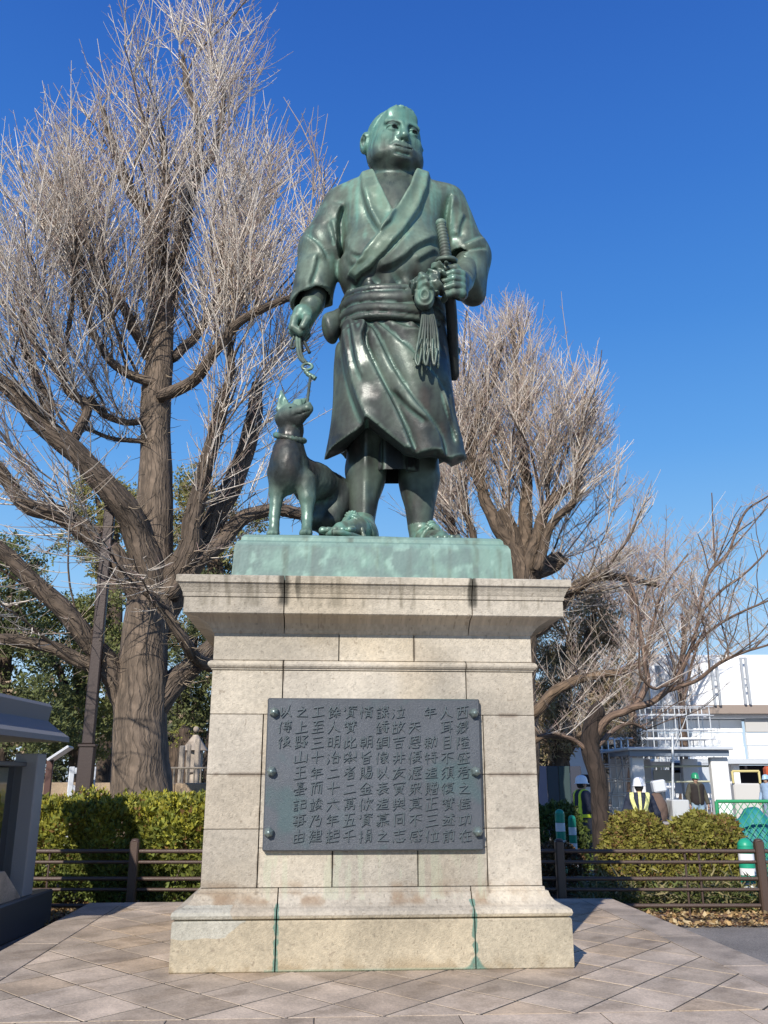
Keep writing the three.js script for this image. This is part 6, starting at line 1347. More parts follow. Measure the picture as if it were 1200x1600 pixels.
// evergreen trees: a trunk with limbs, and a crown of leaf sprays gathered in clumps
const spray1 = spray(11, 0.055, 0.10, 0.19, 31), sprayFine = spray(11, 0.035, 0.17, 0.17, 32);
const everLeaf = leafMat(1, 1, 1, 0.25);
function evergreen(name, label, z, clumps, o) {
  const t = thing(name, label, 'tree'), r = rng(o.seed), pl = [];
  let cx = 0, lo = 1e9, hi = -1e9;
  const C = clumps.map(([px, py, rx, ry, dz = 0]) => { const p = at(px, py, z + dz), k = pxSize(py, z + dz); cx += p.x / clumps.length; lo = Math.min(lo, p.y); hi = Math.max(hi, p.y + ry * k); return { p, rx: rx * k, ry: ry * k, rz: rx * k * (o.deep ?? 0.9) }; });
  for (const c of C) {
    const subs = [];
    const m = Math.round(10 + c.rx * c.ry * (o.sub ?? 5));
    for (let i = 0; i < m; i++) { const d = V(r() - 0.5, r() - 0.5, r() - 0.5).normalize(), k = 0.45 + 0.5 * Math.pow(r(), 0.6); subs.push(V(c.p.x + d.x * c.rx * k, c.p.y + d.y * c.ry * k, c.p.z + d.z * c.rz * k)); }
    const n = Math.round(c.rx * c.ry * (o.density ?? 210));
    for (let i = 0; i < n; i++) {
      const s = subs[Math.floor(r() * subs.length)], R = 0.22 * Math.min(c.rx, c.ry) + 0.25, d = V(r() - 0.5, r() - 0.5, r() - 0.5).normalize().multiplyScalar(R * Math.pow(r(), 0.45));
      pl.push([s.x + d.x, s.y + d.y * 0.75, s.z + d.z, (o.size ?? 1) * (0.7 + 0.7 * r()), (s.x * 13.7 + s.y * 7.1) % 1]);
    }
  }
  scatter('crown', o.fine ? sprayFine : spray1, everLeaf, pl, t, (q, p) => { const k = 0.55 + 0.6 * q() + 0.35 * Math.abs(p[4]); return q() < (o.dry ?? 0.03) ? [0.36 * k, 0.27 * k, 0.18 * k] : [o.col[0] * k, o.col[1] * k, o.col[2] * k]; });
  const bx = o.trunk ? at(o.trunk, 1200, z).x : cx, gy = groundY(bx, z), bark = barkMat([0.55, 0.5, 0.45], 0.04);
  limbMesh('trunk', [V(bx, gy - 0.1, z), V(bx + 0.1, lerp(gy, lo, 0.6), z), V(lerp(bx, cx, 0.6), lerp(lo, hi, 0.4), z), V(cx, lerp(lo, hi, 0.8), z)], [0.35, 0.28, 0.2, 0.08], bark, t, o.seed, 0.1, 10);
  C.forEach((c, i) => { if (C.length > 1) limbMesh('branch', [V(lerp(bx, cx, 0.4), lerp(gy, c.p.y, 0.6), z), V(lerp(cx, c.p.x, 0.6), lerp(lo, c.p.y, 0.8), lerp(z, c.p.z, 0.5)), c.p], [0.16, 0.12, 0.05], bark, t, o.seed + i, 0.1, 7); });
  return t;
}
evergreen('evergreen_tree', 'dark broadleaved evergreen at the edge of the photograph behind the notice board', -27, [[-30, 960, 90, 90], [40, 900, 55, 60, 1], [20, 1040, 90, 80], [-60, 1100, 90, 90], [60, 1130, 70, 70, 0.5], [-20, 870, 40, 50]], { seed: 81, col: [0.13, 0.15, 0.05], trunk: -10 });
evergreen('evergreen_tree', 'tall dark evergreen filling the space between notice board and lamp post', -30, [[120, 985, 60, 75], [90, 1080, 80, 80], [150, 1060, 60, 90, 1], [120, 1150, 70, 50], [60, 1000, 50, 60], [170, 960, 45, 60]], { seed: 82, col: [0.18, 0.195, 0.06], trunk: 120 });
evergreen('evergreen_tree', 'olive evergreen with pointed top seen above the lamp post', -36, [[150, 775, 42, 45], [135, 830, 45, 50], [175, 850, 50, 60], [190, 790, 30, 40]], { seed: 83, col: [0.27, 0.25, 0.08], trunk: 160 });
evergreen('evergreen_tree', 'olive green evergreen behind the forked stems of the great bare tree', -34, [[325, 780, 62, 50], [290, 830, 60, 60], [365, 835, 45, 50], [330, 890, 70, 50]], { seed: 84, col: [0.24, 0.225, 0.075], trunk: 330, dry: 0.12 });
evergreen('evergreen_tree', 'dark evergreen between the great trunk and the stone pedestal', -31, [[300, 960, 60, 80], [280, 1050, 70, 70], [340, 1050, 60, 90], [300, 1120, 45, 30]], { seed: 85, col: [0.13, 0.145, 0.05], trunk: 270 });
evergreen('evergreen_shrub', 'small bright yellow-green evergreen in front of the stone lantern', -28, [[288, 1150, 13, 18]], { seed: 86, col: [0.28, 0.28, 0.06], trunk: 288, density: 500, size: 0.6, sub: 30 });
evergreen('dense_brown_tree', 'dense brownish conifer crowding the cornice between pedestal and dark-trunked small tree', -32, [[890, 985, 62, 60], [930, 960, 35, 40, 1], [870, 1060, 60, 60], [935, 1040, 45, 70, 0.5], [885, 1120, 70, 60], [850, 1150, 50, 40], [950, 1110, 40, 50]], { seed: 87, col: [0.26, 0.22, 0.11], trunk: 868, fine: 1, dry: 0.5, density: 240, size: 1.0 });
evergreen('dark_tree', 'dark low-branched tree behind the shrub at the pedestal edge', -38, [[840, 1190, 50, 40], [900, 1180, 50, 40], [800, 1120, 60, 80], [960, 1165, 45, 45]], { seed: 88, col: [0.13, 0.105, 0.06], trunk: 885, fine: 1, dry: 0.4 });

// the far edge of the park: one mass of trees
{
  const r = rng(95), pl = [];
  for (let i = 0; i < 9000; i++) { const x = lerp(-75, 14, r()), z = -62 - 6 * r(), h = 6.5 + 2.5 * fbm(x * 0.12, 3, 1, 3) + 1.2 * fbm(x * 0.5, 2, 2, 2); pl.push([x, groundY(x, z) + h * Math.pow(r(), 0.75), z + 2 * noise(x * 0.4, 1, 1), 2.6 + 2 * r()]); }
  tag(scatter('far_woods', spray1, everLeaf, pl, scene, (q, p) => { const k = 0.6 + 0.6 * q(); return q() < 0.35 ? [0.20 * k, 0.155 * k, 0.10 * k] : [0.085 * k, 0.10 * k, 0.04 * k]; }), 'far dark trees closing the park behind everything', 'woods', null, 'stuff');
}
// ------------------------------------------------------------------ the building site beyond the shrubs
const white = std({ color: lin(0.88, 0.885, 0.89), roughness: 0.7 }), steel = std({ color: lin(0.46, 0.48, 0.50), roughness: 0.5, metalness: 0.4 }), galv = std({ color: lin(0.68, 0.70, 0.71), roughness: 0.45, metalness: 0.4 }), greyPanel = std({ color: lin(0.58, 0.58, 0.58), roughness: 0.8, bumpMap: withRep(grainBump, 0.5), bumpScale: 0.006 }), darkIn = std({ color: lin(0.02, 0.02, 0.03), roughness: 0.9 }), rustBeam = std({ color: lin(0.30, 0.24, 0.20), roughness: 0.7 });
const boxAt = (px0, py0, px1, py1, z, d, c = 0.01) => { const a = at(px0, py1, z), b = at(px1, py0, z); const x0 = Math.min(a.x, b.x); return boxUV(chamfer(Math.abs(b.x - a.x), Math.abs(b.y - a.y), d, c).translate((a.x + b.x) / 2, (a.y + b.y) / 2, z - d / 2)); };
{
  const Z = -52, b = thing('white_building', 'long white building under construction with steel frames and dark opening', 'building'), rb = rng(3);
  const yTop = at(1100, 1030, Z).y, yB = at(1100, 1102, Z).y, yS = at(1100, 1116, Z).y, yM = at(1100, 1186, Z).y, xl = at(1016, 1060, Z).x, g = groundY(0, Z);
  for (let i = 0; i < 8; i++) part('wall_panel', boxUV(chamfer(3.97, yTop - yB, 0.3, 0.02).translate(xl + 2 + i * 4, (yTop + yB) / 2, Z - 0.15)), white, b);
  part('beam', boxUV(chamfer(32.6, yB - yS, 0.7, 0.02).translate(xl + 16, (yB + yS) / 2, Z)), rustBeam, b);
  part('soffit', boxUV(chamfer(32.2, 0.2, 3, 0.02).translate(xl + 16, yS - 0.11, Z - 1.7)), white, b);
  const clad = [white, greyPanel, std({ color: lin(0.68, 0.68, 0.67), roughness: 0.8 }), std({ color: lin(0.50, 0.49, 0.47), roughness: 0.8 })];
  for (let i = 0; i < 24; i++) for (let j = 0; j < 3; j++) { const h = (yS - 0.25 - yM) / 3, cx = xl + 0.7 + i * 1.33; part('cladding_panel', boxUV(chamfer(1.31, h - 0.03, 0.2, 0.015).translate(cx, yM + h * (j + 0.5), Z - 0.9 + (i > 3 ? 0.5 : 0) - 0.08 * (j % 2))), i < 4 ? (rb() < 0.7 ? white : clad[2]) : clad[1 + Math.floor(rb() * 2.6)], b); }
  part('floor_slab', boxUV(chamfer(32.4, 0.28, 3.2, 0.03).translate(xl + 16, yM - 0.14, Z - 1.5)), galv, b);
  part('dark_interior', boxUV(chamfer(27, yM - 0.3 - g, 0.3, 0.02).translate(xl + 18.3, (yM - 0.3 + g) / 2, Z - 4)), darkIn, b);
  part('lower_wall', boxUV(chamfer(4.6, yM - 0.3 - g, 0.3, 0.02).translate(xl + 2.4, (yM - 0.3 + g) / 2, Z - 1.5)), white, b);
  part('end_wall', boxUV(chamfer(0.3, yTop - g, 14, 0.02).translate(xl + 0.1, (yTop + g) / 2, Z - 7.4)), std({ color: lin(0.45, 0.38, 0.30), roughness: 0.85 }), b);
  part('roof', boxUV(chamfer(32.4, 0.25, 14, 0.03).translate(xl + 16, yTop + 0.13, Z - 7)), white, b);
  for (let i = 0; i < 9; i++) part('column', boxUV(chamfer(0.35, yM - 0.3 - g, 0.35, 0.02).translate(xl + 0.6 + i * 4, (yM - 0.3 + g) / 2, Z - 0.6)), i < 2 ? white : galv, b);
  for (const [x0, x1, y0, y1] of [[1068, 1082, 1036, 1102], [1111, 1127, 1029, 1102], [1158, 1174, 1027, 1100], [1026, 1036, 1040, 1102]]) {
    const A = at(x0, y0, Z + 0.6), B = at(x1, y1, Z + 0.6), f = new THREE.Group(); f.name = 'steel_frame'; b.add(f);
    for (const x of [A.x, B.x]) part('upright', boxUV(chamfer(0.13, A.y - B.y, 0.13, 0.01).translate(x, (A.y + B.y) / 2, Z + 0.5)), steel, f);
    for (const k of [0, 0.45, 0.62]) part('crossbar', boxUV(chamfer(Math.abs(B.x - A.x) - 0.13, 0.10, 0.11, 0.01).translate((A.x + B.x) / 2, lerp(A.y - 0.05, B.y, k), Z + 0.5)), steel, f);
  }
}
function scaffold(label, x0, x1, yTop, z, cols, lifts, deck) {
  const s = thing('scaffolding', label, 'scaffolding'), g = groundY(x0, z);
  for (let i = 0; i <= cols; i++) for (const dz of [0, -1.1]) part('standard', bar(V(lerp(x0, x1, i / cols), g, z + dz), V(lerp(x0, x1, i / cols), yTop + 0.5, z + dz), 0.028, 6), galv, s);
  for (let j = 1; j <= lifts; j++) {
    const y = lerp(g, yTop, j / lifts);
    for (const dz of [0, -1.1]) { part('ledger', bar(V(x0 - 0.2, y, z + dz + 0.05), V(x1 + 0.2, y, z + dz + 0.05), 0.024, 6), galv, s); part('guard_rail', bar(V(x0 - 0.2, y + 0.45, z + dz + 0.05), V(x1 + 0.2, y + 0.45, z + dz + 0.05), 0.025, 6), galv, s); }
    if (deck) part('deck_board', boxUV(chamfer(x1 - x0, 0.06, 0.9, 0.01).translate((x0 + x1) / 2, y + 0.06, z - 0.55)), j % 2 ? white : galv, s);
  }
  for (let i = 0; i < cols; i++) part('brace', bar(V(lerp(x0, x1, i / cols), lerp(g, yTop, (i % lifts) / lifts), z + 0.09), V(lerp(x0, x1, (i + 1) / cols), lerp(g, yTop, ((i % lifts) + 1) / lifts), z + 0.09), 0.022, 6), steel, s);
}
{
  const Z = -46; scaffold('tall pale scaffolding with decks across the front of the white building', at(1003, 1150, Z).x, at(1112, 1150, Z).x, at(1050, 1118, Z).y, Z, 6, 4, true);
  const Y = -36; scaffold('dark low scaffolding grid to the left of the open shelter', at(932, 1200, Y).x, at(984, 1200, Y).x, at(950, 1172, Y).y, Y, 5, 5, false);
}
{
  const Z = -33, s = thing('open_shelter', 'flat-roofed open site shelter with pale columns behind the workers', 'shelter'), g = groundY(5, Z), a = at(986, 1176, Z), b = at(1128, 1176, Z), yr = at(1050, 1170, Z).y, yl = at(1050, 1183, Z).y;
  part('roof', boxUV(chamfer(b.x - a.x + 0.5, 0.10, 4.2, 0.02).translate((a.x + b.x) / 2, yr, Z - 1.6)), galv, s);
  part('fascia', boxUV(chamfer(b.x - a.x + 0.3, yr - yl - 0.08, 0.12, 0.01).translate((a.x + b.x) / 2, (yr + yl) / 2 - 0.02, Z + 0.25)), std({ color: lin(0.22, 0.26, 0.32), roughness: 0.5 }), s);
  for (const [x, w] of [[a.x + 0.1, 0.42], [b.x - 0.35, 0.62]]) for (const dz of [0, -3.2]) part('column', boxUV(chamfer(w, yl - g, 0.3, 0.02).translate(x + w / 2 - 0.1, (yl + g) / 2, Z + dz - 0.1)), std({ color: lin(0.76, 0.75, 0.73), roughness: 0.75 }), s);
  for (let i = 0; i < 22; i++) part('purlin', boxUV(chamfer(0.06, 0.12, 3.8, 0.006).translate(lerp(a.x, b.x, (i + 0.5) / 22), yr - 0.14, Z - 1.7)), steel, s);
  for (const [px0, py0, px1, py1, m] of [[1000, 1186, 1016, 1222, greyPanel], [1018, 1190, 1050, 1197, white], [1048, 1192, 1078, 1208, std({ color: lin(0.05, 0.07, 0.12), roughness: 0.6 })], [1022, 1203, 1062, 1222, std({ color: lin(0.55, 0.55, 0.50), roughness: 0.7 })], [1064, 1198, 1080, 1226, white], [1084, 1190, 1096, 1235, std({ color: lin(0.60, 0.62, 0.66), roughness: 0.6 })], [1000, 1225, 1024, 1262, std({ color: lin(0.50, 0.50, 0.53), roughness: 0.7 })]]) part('board', boxAt(px0, py0, px1, py1, Z - 3.7, 0.08), m, s);
  for (let i = 0; i < 4; i++) if (i !== 1) part('back_sheet', boxAt(988 + i * 34, 1188 + 6 * (i % 2), 1020 + i * 34, 1240, Z - 4.2, 0.05), i % 2 ? galv : white, s);
  for (const py of [1198, 1222]) part('pipe', bar(at(985, py, Z - 0.4), at(1112, py - 1, Z - 0.4), 0.035, 6), std({ color: lin(0.50, 0.50, 0.36), roughness: 0.5 }), s);
  part('pipe', bar(at(1051, 1268, Z + 0.5), at(1051, 1150, Z + 0.5), 0.045, 6), galv, s);
}
{
  const Z = -27, m = thing('site_cart', 'grey wheeled cart with pale boxes and a brown bundle between two workers', 'cart'), g = groundY(6, Z), c = at(1056, 1262, Z);
  part('bed', boxUV(chamfer(0.75, 0.12, 0.9, 0.02).translate(c.x, g + 0.36, Z)), galv, m);
  part('box', boxUV(chamfer(0.5, 0.62, 0.6, 0.03).translate(c.x + 0.08, g + 0.735, Z - 0.05)), std({ color: lin(0.50, 0.51, 0.50), roughness: 0.6 }), m);
  for (const [x, z] of [[-0.26, 0.3], [0.26, 0.3], [-0.26, -0.3], [0.26, -0.3]]) part('wheel', new THREE.CylinderGeometry(0.13, 0.13, 0.07, 14).rotateX(Math.PI / 2).translate(c.x + x, g + 0.14, Z + z * 1.3), darkIn, m);
  const bc = V(c.x - 0.5, g + 0.75, Z - 0.1);
  part('bundle', nets((x, y, z) => sdEll(x, y, z, bc, 0.28, 0.5, 0.3) + 0.06 * fbm(x * 5, y * 5, z * 5, 3), V(bc.x - 0.45, bc.y - 0.75, bc.z - 0.45), V(bc.x + 0.45, bc.y + 0.7, bc.z + 0.45), 0.04), std({ color: lin(0.13, 0.085, 0.065), roughness: 0.9 }), m);
  part('upper_box', boxUV(chamfer(0.38, 0.34, 0.3, 0.04).rotateZ(0.15).translate(c.x - 0.42, g + 1.42, Z - 0.1)), std({ color: lin(0.62, 0.64, 0.66), roughness: 0.5 }), m);
  const S = -38, t = thing('skip_bin', 'pale steel skip with yellow top rail before the dark opening', 'skip'), y0 = groundY(0, S), p0 = at(1146, 1225, S), p1 = at(1188, 1225, S), yt = at(1166, 1224, S).y;
  part('body', boxUV(chamfer(p1.x - p0.x, yt - y0, 1.4, 0.05).translate((p0.x + p1.x) / 2, (yt + y0) / 2, S - 0.7)), std({ color: lin(0.56, 0.54, 0.50), roughness: 0.6 }), t);
  const yr = at(1166, 1205, S).y, yel = std({ color: lin(0.62, 0.52, 0.22), roughness: 0.5 });
  part('rail', bar(V(p0.x, yr, S), V(p1.x, yr, S), 0.05, 6), yel, t);
  for (const x of [p0.x, p1.x]) part('rail_post', bar(V(x, yt, S), V(x, yr, S), 0.05, 6), yel, t);
  const o = thing('orange_panel', 'tall orange machine panel at the right edge of the photograph', 'machine', [at(1209, 1220, -40).x, groundY(0, -40), -40]), oy = at(1200, 1197, -40).y - groundY(0, -40);
  part('panel', boxUV(chamfer(0.7, oy, 0.5, 0.10).translate(0, oy / 2, 0)), std({ color: lin(0.52, 0.10, 0.03), roughness: 0.5 }), o);
  part('door', boxUV(chamfer(0.46, oy * 0.7, 0.04, 0.02).translate(0, oy * 0.5, 0.27)), std({ color: lin(0.40, 0.08, 0.03), roughness: 0.5 }), o);
  const H = -30, h = thing('site_hoarding', 'row of dark blue and lavender sheeted site panels beside the pedestal', 'hoarding'), hg = groundY(0, H);
  const cols = [[0.035, 0.04, 0.075], [0.035, 0.04, 0.075], [0.19, 0.18, 0.24], [0.03, 0.045, 0.06], [0.025, 0.05, 0.05], [0.035, 0.04, 0.06]];
  cols.forEach((q, i) => { const x0 = 800 + i * 18, A = at(x0, 1197, H), B = at(x0 + 17.4, 1197, H); part('panel', boxUV(chamfer(B.x - A.x, A.y - hg, 0.06, 0.015).translate((A.x + B.x) / 2, (A.y + hg) / 2, H)), std({ color: lin(...q), roughness: 0.6 }), h); });
  const wv = thing('site_van', 'pale blue-white site van behind the dark hoarding and tree trunk', 'van'), WZ = -35, wg = groundY(0, WZ), w0 = at(880, 1170, WZ), w1 = at(926, 1170, WZ), wt = at(900, 1170, WZ).y;
  const sh = new THREE.Shape([[0, 0.35], [0, wt - wg - 0.15], [0.15, wt - wg], [(w1.x - w0.x) * 0.75, wt - wg], [w1.x - w0.x, wg * 0 + 1.25], [w1.x - w0.x + 0.1, 0.35]].map((p) => new THREE.Vector2(...p)));
  part('body', boxUV(new THREE.ExtrudeGeometry(sh, { depth: 1.7, bevelEnabled: true, bevelSize: 0.04, bevelThickness: 0.04, bevelSegments: 2 }).translate(w0.x, wg, WZ - 1.7)), std({ color: lin(0.55, 0.62, 0.70), roughness: 0.35 }), wv);
  part('window', boxUV(chamfer(0.5, 0.45, 0.03, 0.01).translate(w0.x + 0.75, wg + 1.55, WZ + 0.045)), darkIn, wv);
  for (const x of [0.3, w1.x - w0.x - 0.2]) part('wheel', new THREE.CylinderGeometry(0.32, 0.32, 0.2, 18).rotateX(Math.PI / 2).translate(w0.x + x, wg + 0.32, WZ - 0.05), darkIn, wv);
}
// green mesh barrier, blue-green sheet, striped posts
{
  const gm = std({ color: lin(0.03, 0.30, 0.12), roughness: 0.5 }), Z = -17.2, g = groundY(5, Z), x0 = at(1120, 1260, Z).x, x1 = x0 + 1.9, yt = at(1150, 1252, Z).y, f = thing('mesh_barrier', 'bright green wire mesh barrier panel behind the rounded shrub', 'barrier');
  for (const x of [x0, x1]) part('post', bar(V(x, g, Z), V(x, yt, Z), 0.035, 8), gm, f);
  for (const y of [yt, g + 0.15]) part('rail', bar(V(x0, y, Z), V(x1, y, Z), 0.032, 8), gm, f);
  const n = 15, H = yt - g - 0.15, seg = [];
  for (let i = -n; i < n * 2; i++) for (const s of [-1, 1]) {
    let ax = x0 + (i / n) * (x1 - x0), ay = g + 0.15, bx = ax + s * H * 0.75, by = yt;
    const cut = (xl, keep) => { if ((bx - xl) * keep < 0 && (ax - xl) * keep < 0) return false; if ((bx - xl) * keep < 0) { const t = (xl - ax) / (bx - ax); by = lerp(ay, by, t); bx = xl; } else if ((ax - xl) * keep < 0) { const t = (xl - ax) / (bx - ax); ay = lerp(ay, by, t); ax = xl; } return true; };
    if (cut(x0, 1) && cut(x1, -1)) seg.push(bar(V(ax, ay, Z + s * 0.006), V(bx, by, Z + s * 0.006), 0.008, 4));
  }
  part('mesh', merged(seg), gm, f);
  const T = -18.2, c = at(1180, 1300, T), tg = groundY(5, T), t = thing('green_sheet_bundle', 'rounded bundle under a blue-green sheet behind the mesh barrier', 'covered bundle');
  const bc = V(c.x, tg + 0.55, T);
  part('sheet', nets((x, y, z) => Math.max(sdEll(x, y, z, bc, 0.42, 0.82, 0.4) + 0.05 * fbm(x * 3, y * 1.5, z * 3, 3) + 0.012 * Math.sin(x * 30), tg - y), V(bc.x - 0.6, tg - 0.05, T - 0.6), V(bc.x + 0.6, tg + 1.55, T + 0.6), 0.035), std({ color: lin(0.02, 0.22, 0.24), roughness: 0.55 }), t);
  const stripe = (label, px, top, bot, z, r) => {
    const a = at(px, bot, z), gy = groundY(a.x, z), yt2 = at(px, top, z).y, p = thing('striped_post', label, 'bollard', [a.x, gy, z]), h = yt2 - gy, k = 9;
    for (let i = 0; i < k; i++) part('band', new THREE.CylinderGeometry(r * (i % 2 ? 1 : 1.02), r * (i % 2 ? 1 : 1.02), h / k - 0.004, 16).translate(0, (i + 0.5) * (h / k), 0), i % 2 ? white : std({ color: lin(0.02, 0.33, 0.20), roughness: 0.4 }), p);
    part('cap', new THREE.SphereGeometry(r, 14, 8, 0, 6.284, 0, 1.571).translate(0, h, 0), std({ color: lin(0.02, 0.33, 0.20), roughness: 0.4 }), p);
    part('foot', new THREE.CylinderGeometry(r * 1.6, r * 1.9, 0.08, 16).translate(0, 0.04, 0), darkIn, p);
  };
  stripe('green and white banded tall post at the right end of the shrubs', 1174, 1322, 1412, -14.4, 0.115);
  stripe('green and white banded post beside the dark green shrub', 878, 1272, 1340, -16.6, 0.085);
  stripe('shorter green and white banded post beside the dark tree trunk', 897, 1280, 1340, -16.9, 0.07);
  const far = thing('brick_pile', 'flat stacks of grey boards on the ground left of the green-helmeted worker', 'boards'), fg = groundY(4, -25);
  for (let i = 0; i < 7; i++) { const c2 = at(1038 + (i % 3) * 6, 1275, -25); part('board', boxUV(chamfer(1.5, 0.06, 0.5, 0.008).rotateY(0.06 * (i % 3)).translate(c2.x, fg + 0.05 + i * 0.075, -25)), i % 2 ? galv : std({ color: lin(0.30, 0.27, 0.25), roughness: 0.8 }), far); }
}
// ------------------------------------------------------------------ the workers
const skin = std({ color: lin(0.42, 0.26, 0.18), roughness: 0.6 });
function worker(label, px, z, turn, o) {
  const c = at(px, 1215, z), p = thing('person', label, 'person', [c.x, groundY(c.x, z), z], turn);
  const S = o.scale ?? 1, J = { hipL: V(0.10, 0.90, 0), hipR: V(-0.10, 0.90, 0), kL: V(0.12, 0.48, 0.03), kR: V(-0.12, 0.48, 0.02), aL: V(0.13, 0.09, -0.02), aR: V(-0.13, 0.09, -0.02), sh: 1.40, eL: V(0.30, 1.13, o.elbow ?? -0.02), eR: V(-0.30, 1.13, o.elbow ?? -0.02), wL: o.wL ?? V(0.31, 0.88, 0.08), wR: o.wR ?? V(-0.31, 0.88, 0.08) };
  const torsoF = (x, y, z) => smin(smin(sdEll(x, y, z, V(0, 1.22, 0), 0.185, 0.26, 0.125), sdEll(x, y, z, V(0, 0.96, 0), 0.165, 0.17, 0.125), 0.1), sdCap(x, y, z, V(-0.155, J.sh, -0.01), V(0.155, J.sh, -0.01), 0.075, 0.075), 0.07);
  const armF = (x, y, z, s, g = 0) => { const sh = V(s * 0.19, J.sh - 0.01, -0.01), e = s > 0 ? J.eL : J.eR, w = s > 0 ? J.wL : J.wR; return smin(sdCap(x, y, z, sh, e, 0.062 + g, 0.048 + g), sdCap(x, y, z, e, w, 0.046 + g, 0.035 + g), 0.03); };
  const legF = (x, y, z, s, g = 0) => { const h = s > 0 ? J.hipL : J.hipR, k = s > 0 ? J.kL : J.kR, a = s > 0 ? J.aL : J.aR; return smin(sdCap(x, y, z, h, k, 0.095 + g, 0.062 + g), sdCap(x, y, z, k, a, 0.062 + g, 0.042 + g), 0.03); };
  const headF = (x, y, z) => {
    let d = sdEll(x, y, z, V(0, 1.635, 0.0), 0.074, 0.105, 0.09); d = smin(d, sdEll(x, y, z, V(0, 1.575, 0.03), 0.055, 0.06, 0.06), 0.03);
    d = smin(d, sdCap(x, y, z, V(0, 1.63, 0.09), V(0, 1.60, 0.105), 0.010, 0.016), 0.012); d = smin(d, sdEll(Math.abs(x), y, z, V(0.076, 1.615, 0), 0.012, 0.03, 0.02), 0.008);
    d = smax(d, -sdSph(Math.abs(x), y, z, V(0.03, 1.632, 0.098), 0.013), 0.012); d = smin(d, sdCap(x, y, z, V(-0.02, 1.562, 0.088), V(0.02, 1.562, 0.088), 0.007, 0.007), 0.008);
    return smin(d, sdCap(x, y, z, V(0, 1.42, -0.02), V(0, 1.56, 0), 0.058, 0.052), 0.03);
  };
  const handF = (x, y, z, s) => { const w = s > 0 ? J.wL : J.wR; let d = sdEll(x, y, z, V(w.x, w.y - 0.055, w.z + 0.015), 0.024, 0.05, 0.04); for (let i = 0; i < 4; i++) { const a = V(w.x, w.y - 0.095, w.z + 0.045 - i * 0.02), m = V(w.x - s * 0.006, w.y - 0.13 + Math.abs(i - 1.3) * 0.005, w.z + 0.047 - i * 0.02), e = V(w.x - s * 0.025, w.y - 0.158 + Math.abs(i - 1.3) * 0.008, w.z + 0.043 - i * 0.019); d = smin(d, sdCap(x, y, z, a, m, 0.0095, 0.009), 0.006); d = smin(d, sdCap(x, y, z, m, e, 0.009, 0.0075), 0.004); } return smin(d, sdCap(x, y, z, V(w.x - s * 0.005, w.y - 0.035, w.z + 0.045), V(w.x - s * 0.018, w.y - 0.085, w.z + 0.075), 0.012, 0.009), 0.01); };
  const footF = (x, y, z, s) => { const a = s > 0 ? J.aL : J.aR; return Math.max(sdCap(x, y, z, V(a.x, 0.045, a.z - 0.03), V(a.x + s * 0.02, 0.035, a.z + 0.16), 0.048, 0.038), -y); };
  const bodyF = (x, y, z) => { let d = smin(torsoF(x, y, z) + 0.01, headF(x, y, z), 0.03); for (const s of [-1, 1]) { d = smin(d, armF(x, y, z, s, -0.004), 0.03); d = smin(d, legF(x, y, z, s, -0.004), 0.03); } return d; };
  const lo = V(-0.5, 0, -0.3), hi = V(0.5, 1.8, 0.45), skinGeo = [nets((x, y, z) => bodyF(x, y, z), lo, hi, 0.02, 0.05), nets(headF, V(-0.12, 1.5, -0.14), V(0.12, 1.78, 0.16), 0.008, 0.03)];
  for (const s of [-1, 1]) { const w = s > 0 ? J.wL : J.wR; skinGeo.push(nets((x, y, z) => handF(x, y, z, s), V(w.x - 0.08, w.y - 0.19, w.z - 0.07), V(w.x + 0.08, w.y + 0.02, w.z + 0.12), 0.006, 0.02)); }
  part('body', boxUV(merged(skinGeo)), skin, p);
  const mat = (q, r = 0.85) => std({ color: lin(...q), roughness: r });
  const fold = (x, y, z) => 0.008 * Math.sin(y * 40 + 6 * x) * noise(x * 6, y * 6, z * 6);
  const jF = (x, y, z, g) => { let d = torsoF(x, y, z) - g; for (const s of [-1, 1]) d = smin(d, armF(x, y, z, s, g * 0.8), 0.04); return d + fold(x, y, z); };
  part('jacket', nets((x, y, z) => { let d = Math.max(jF(x, y, z, 0.032), 0.80 - y, sdCap(x, y, z, V(0, 1.46, 0.01), V(0, 1.8, 0.03), 0.062, 0.1) * -1); for (const s of [-1, 1]) { const w = s > 0 ? J.wL : J.wR, e = s > 0 ? J.eL : J.eR, l = e.distanceTo(w); d = Math.max(d, ((x - w.x) * (w.x - e.x) + (y - w.y) * (w.y - e.y) + (z - w.z) * (w.z - e.z)) / l); } return d; }, lo, hi, 0.018, 0.06), mat(o.jacket), p);
  part('trousers', nets((x, y, z) => { let d = sdEll(x, y, z, V(0, 0.95, 0), 0.175, 0.15, 0.14); for (const s of [-1, 1]) d = smin(d, legF(x, y, z, s, 0.022), 0.05); return Math.max(d + fold(x, y, z), y - 1.02, 0.09 - y); }, V(-0.4, 0.05, -0.25), V(0.4, 1.1, 0.3), 0.018, 0.05), mat(o.trousers), p);
  for (const s of [-1, 1]) part('boot', nets((x, y, z) => smin(footF(x, y, z, s), sdCap(x, y, z, V(s * 0.13, 0.05, -0.03), V(s * 0.13, 0.16, -0.02), 0.058, 0.06), 0.03), V(s * 0.13 - 0.15, -0.01, -0.2), V(s * 0.13 + 0.15, 0.24, 0.3), 0.014, 0.04), mat([0.03, 0.028, 0.026], 0.5), p);
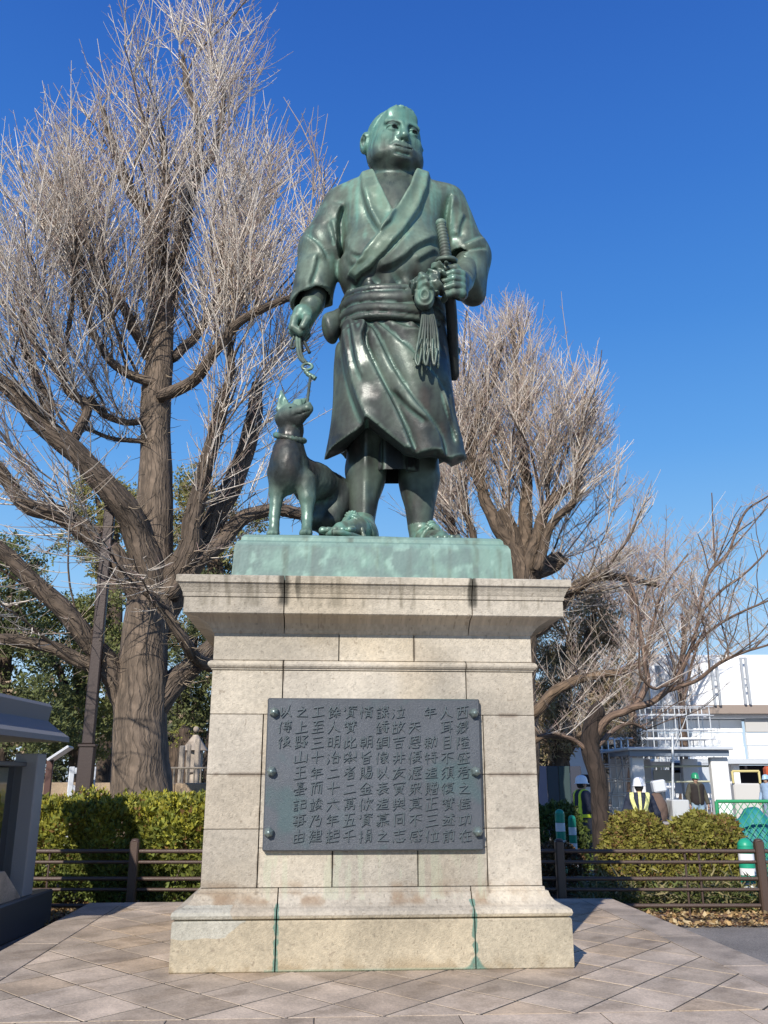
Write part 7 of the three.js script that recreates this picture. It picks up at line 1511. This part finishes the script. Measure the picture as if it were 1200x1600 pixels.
  if (o.vest) part('vest', nets((x, y, z) => { const band = o.full ? Math.min(Math.abs(Math.abs(x) - 0.115) - 0.034, Math.abs(y - 1.0) - 0.035) : Math.min(Math.abs(Math.abs(x) - (0.055 + 0.10 * sstep(1.0, 1.45, y))) - 0.042, Math.abs(y - 0.98) - 0.03, z < 0 ? Math.abs(x) - 0.03 : 1); let d = torsoF(x, y, z) - 0.044; return Math.max(d, band, 0.86 - y, -(torsoF(x, y, z) - 0.02)); }, V(-0.35, 0.8, -0.3), V(0.35, 1.55, 0.3), 0.012, 0.05), mat(o.vest, 0.5), p);
  if (o.gilet) part('gilet', nets((x, y, z) => Math.max(torsoF(x, y, z) - 0.05, 0.86 - y, Math.abs(x) - 0.23, (z > 0 ? 0.028 - Math.abs(x) : -1), y - 1.47 + 0.8 * Math.max(0, 0.09 - Math.abs(x))), V(-0.35, 0.8, -0.3), V(0.35, 1.6, 0.3), 0.014, 0.05), mat(o.gilet), p);
  const hg = new THREE.LatheGeometry([[0, 0.158], [0.04, 0.154], [0.08, 0.136], [0.108, 0.10], [0.120, 0.05], [0.124, 0.0], [0.142, -0.012], [0.142, -0.018], [0.118, -0.006], [0.112, 0.05], [0, 0.148]].map((q) => new THREE.Vector2(...q)), 24).scale(0.92, 1, 1.1).translate(0, 1.655, 0.0);
  part('helmet', hg, std({ color: lin(...o.helmet), roughness: 0.3 }), p);
  const peak = new THREE.SphereGeometry(0.115, 18, 6, 0, Math.PI, 1.3, 0.3).scale(0.9, 0.4, 1.35).translate(0, 1.63, 0.02);
  part('peak', peak, std({ color: lin(...o.helmet), roughness: 0.3, side: THREE.DoubleSide }), p);
  part('hair', nets((x, y, z) => Math.max(sdEll(x, y, z, V(0, 1.625, -0.012), 0.082, 0.112, 0.096), z - 0.02 - 0.3 * (y - 1.6), 1.55 - y), V(-0.12, 1.5, -0.14), V(0.12, 1.76, 0.12), 0.012, 0.03), std({ color: lin(0.012, 0.011, 0.012), roughness: 0.7 }), p);
  part('chin_strap', new THREE.TorusGeometry(0.088, 0.006, 6, 24).scale(0.9, 1.2, 1).rotateX(0.1).translate(0, 1.63, 0.02), darkIn, p);
  p.scale.setScalar(S);
  return p;
}
const navy = [0.022, 0.028, 0.050];
worker('worker seen from behind in navy coat with pale yellow braces and white helmet', 997, -19.4, Math.PI - 0.25, { jacket: navy, trousers: [0.03, 0.035, 0.05], vest: [0.80, 0.78, 0.30], helmet: [0.85, 0.86, 0.88], scale: 1.04, wL: V(0.36, 0.90, 0.10), wR: V(-0.36, 0.90, 0.10) });
worker('worker half hidden by the dark tree trunk, in fluorescent yellow vest and white helmet', 908, -20.2, 1.9, { jacket: navy, trousers: [0.03, 0.035, 0.05], vest: [0.72, 0.85, 0.05], full: true, helmet: [0.85, 0.86, 0.88], scale: 1.04, wL: V(0.20, 1.06, 0.28), wR: V(-0.20, 1.06, 0.28), elbow: 0.02 });
worker('worker facing the statue in green helmet, dark body warmer and pale blue trousers', 1086, -28.5, 0.2, { jacket: [0.07, 0.065, 0.045], trousers: [0.26, 0.36, 0.44], gilet: [0.022, 0.016, 0.014], helmet: [0.03, 0.27, 0.13] });
worker('worker in light blue clothes at the right edge of the photograph by the orange panel', 1196, -34, -1.2, { jacket: [0.30, 0.42, 0.58], trousers: [0.24, 0.30, 0.42], helmet: [0.35, 0.55, 0.72], scale: 0.98 });
renderer.render(scene, camera);
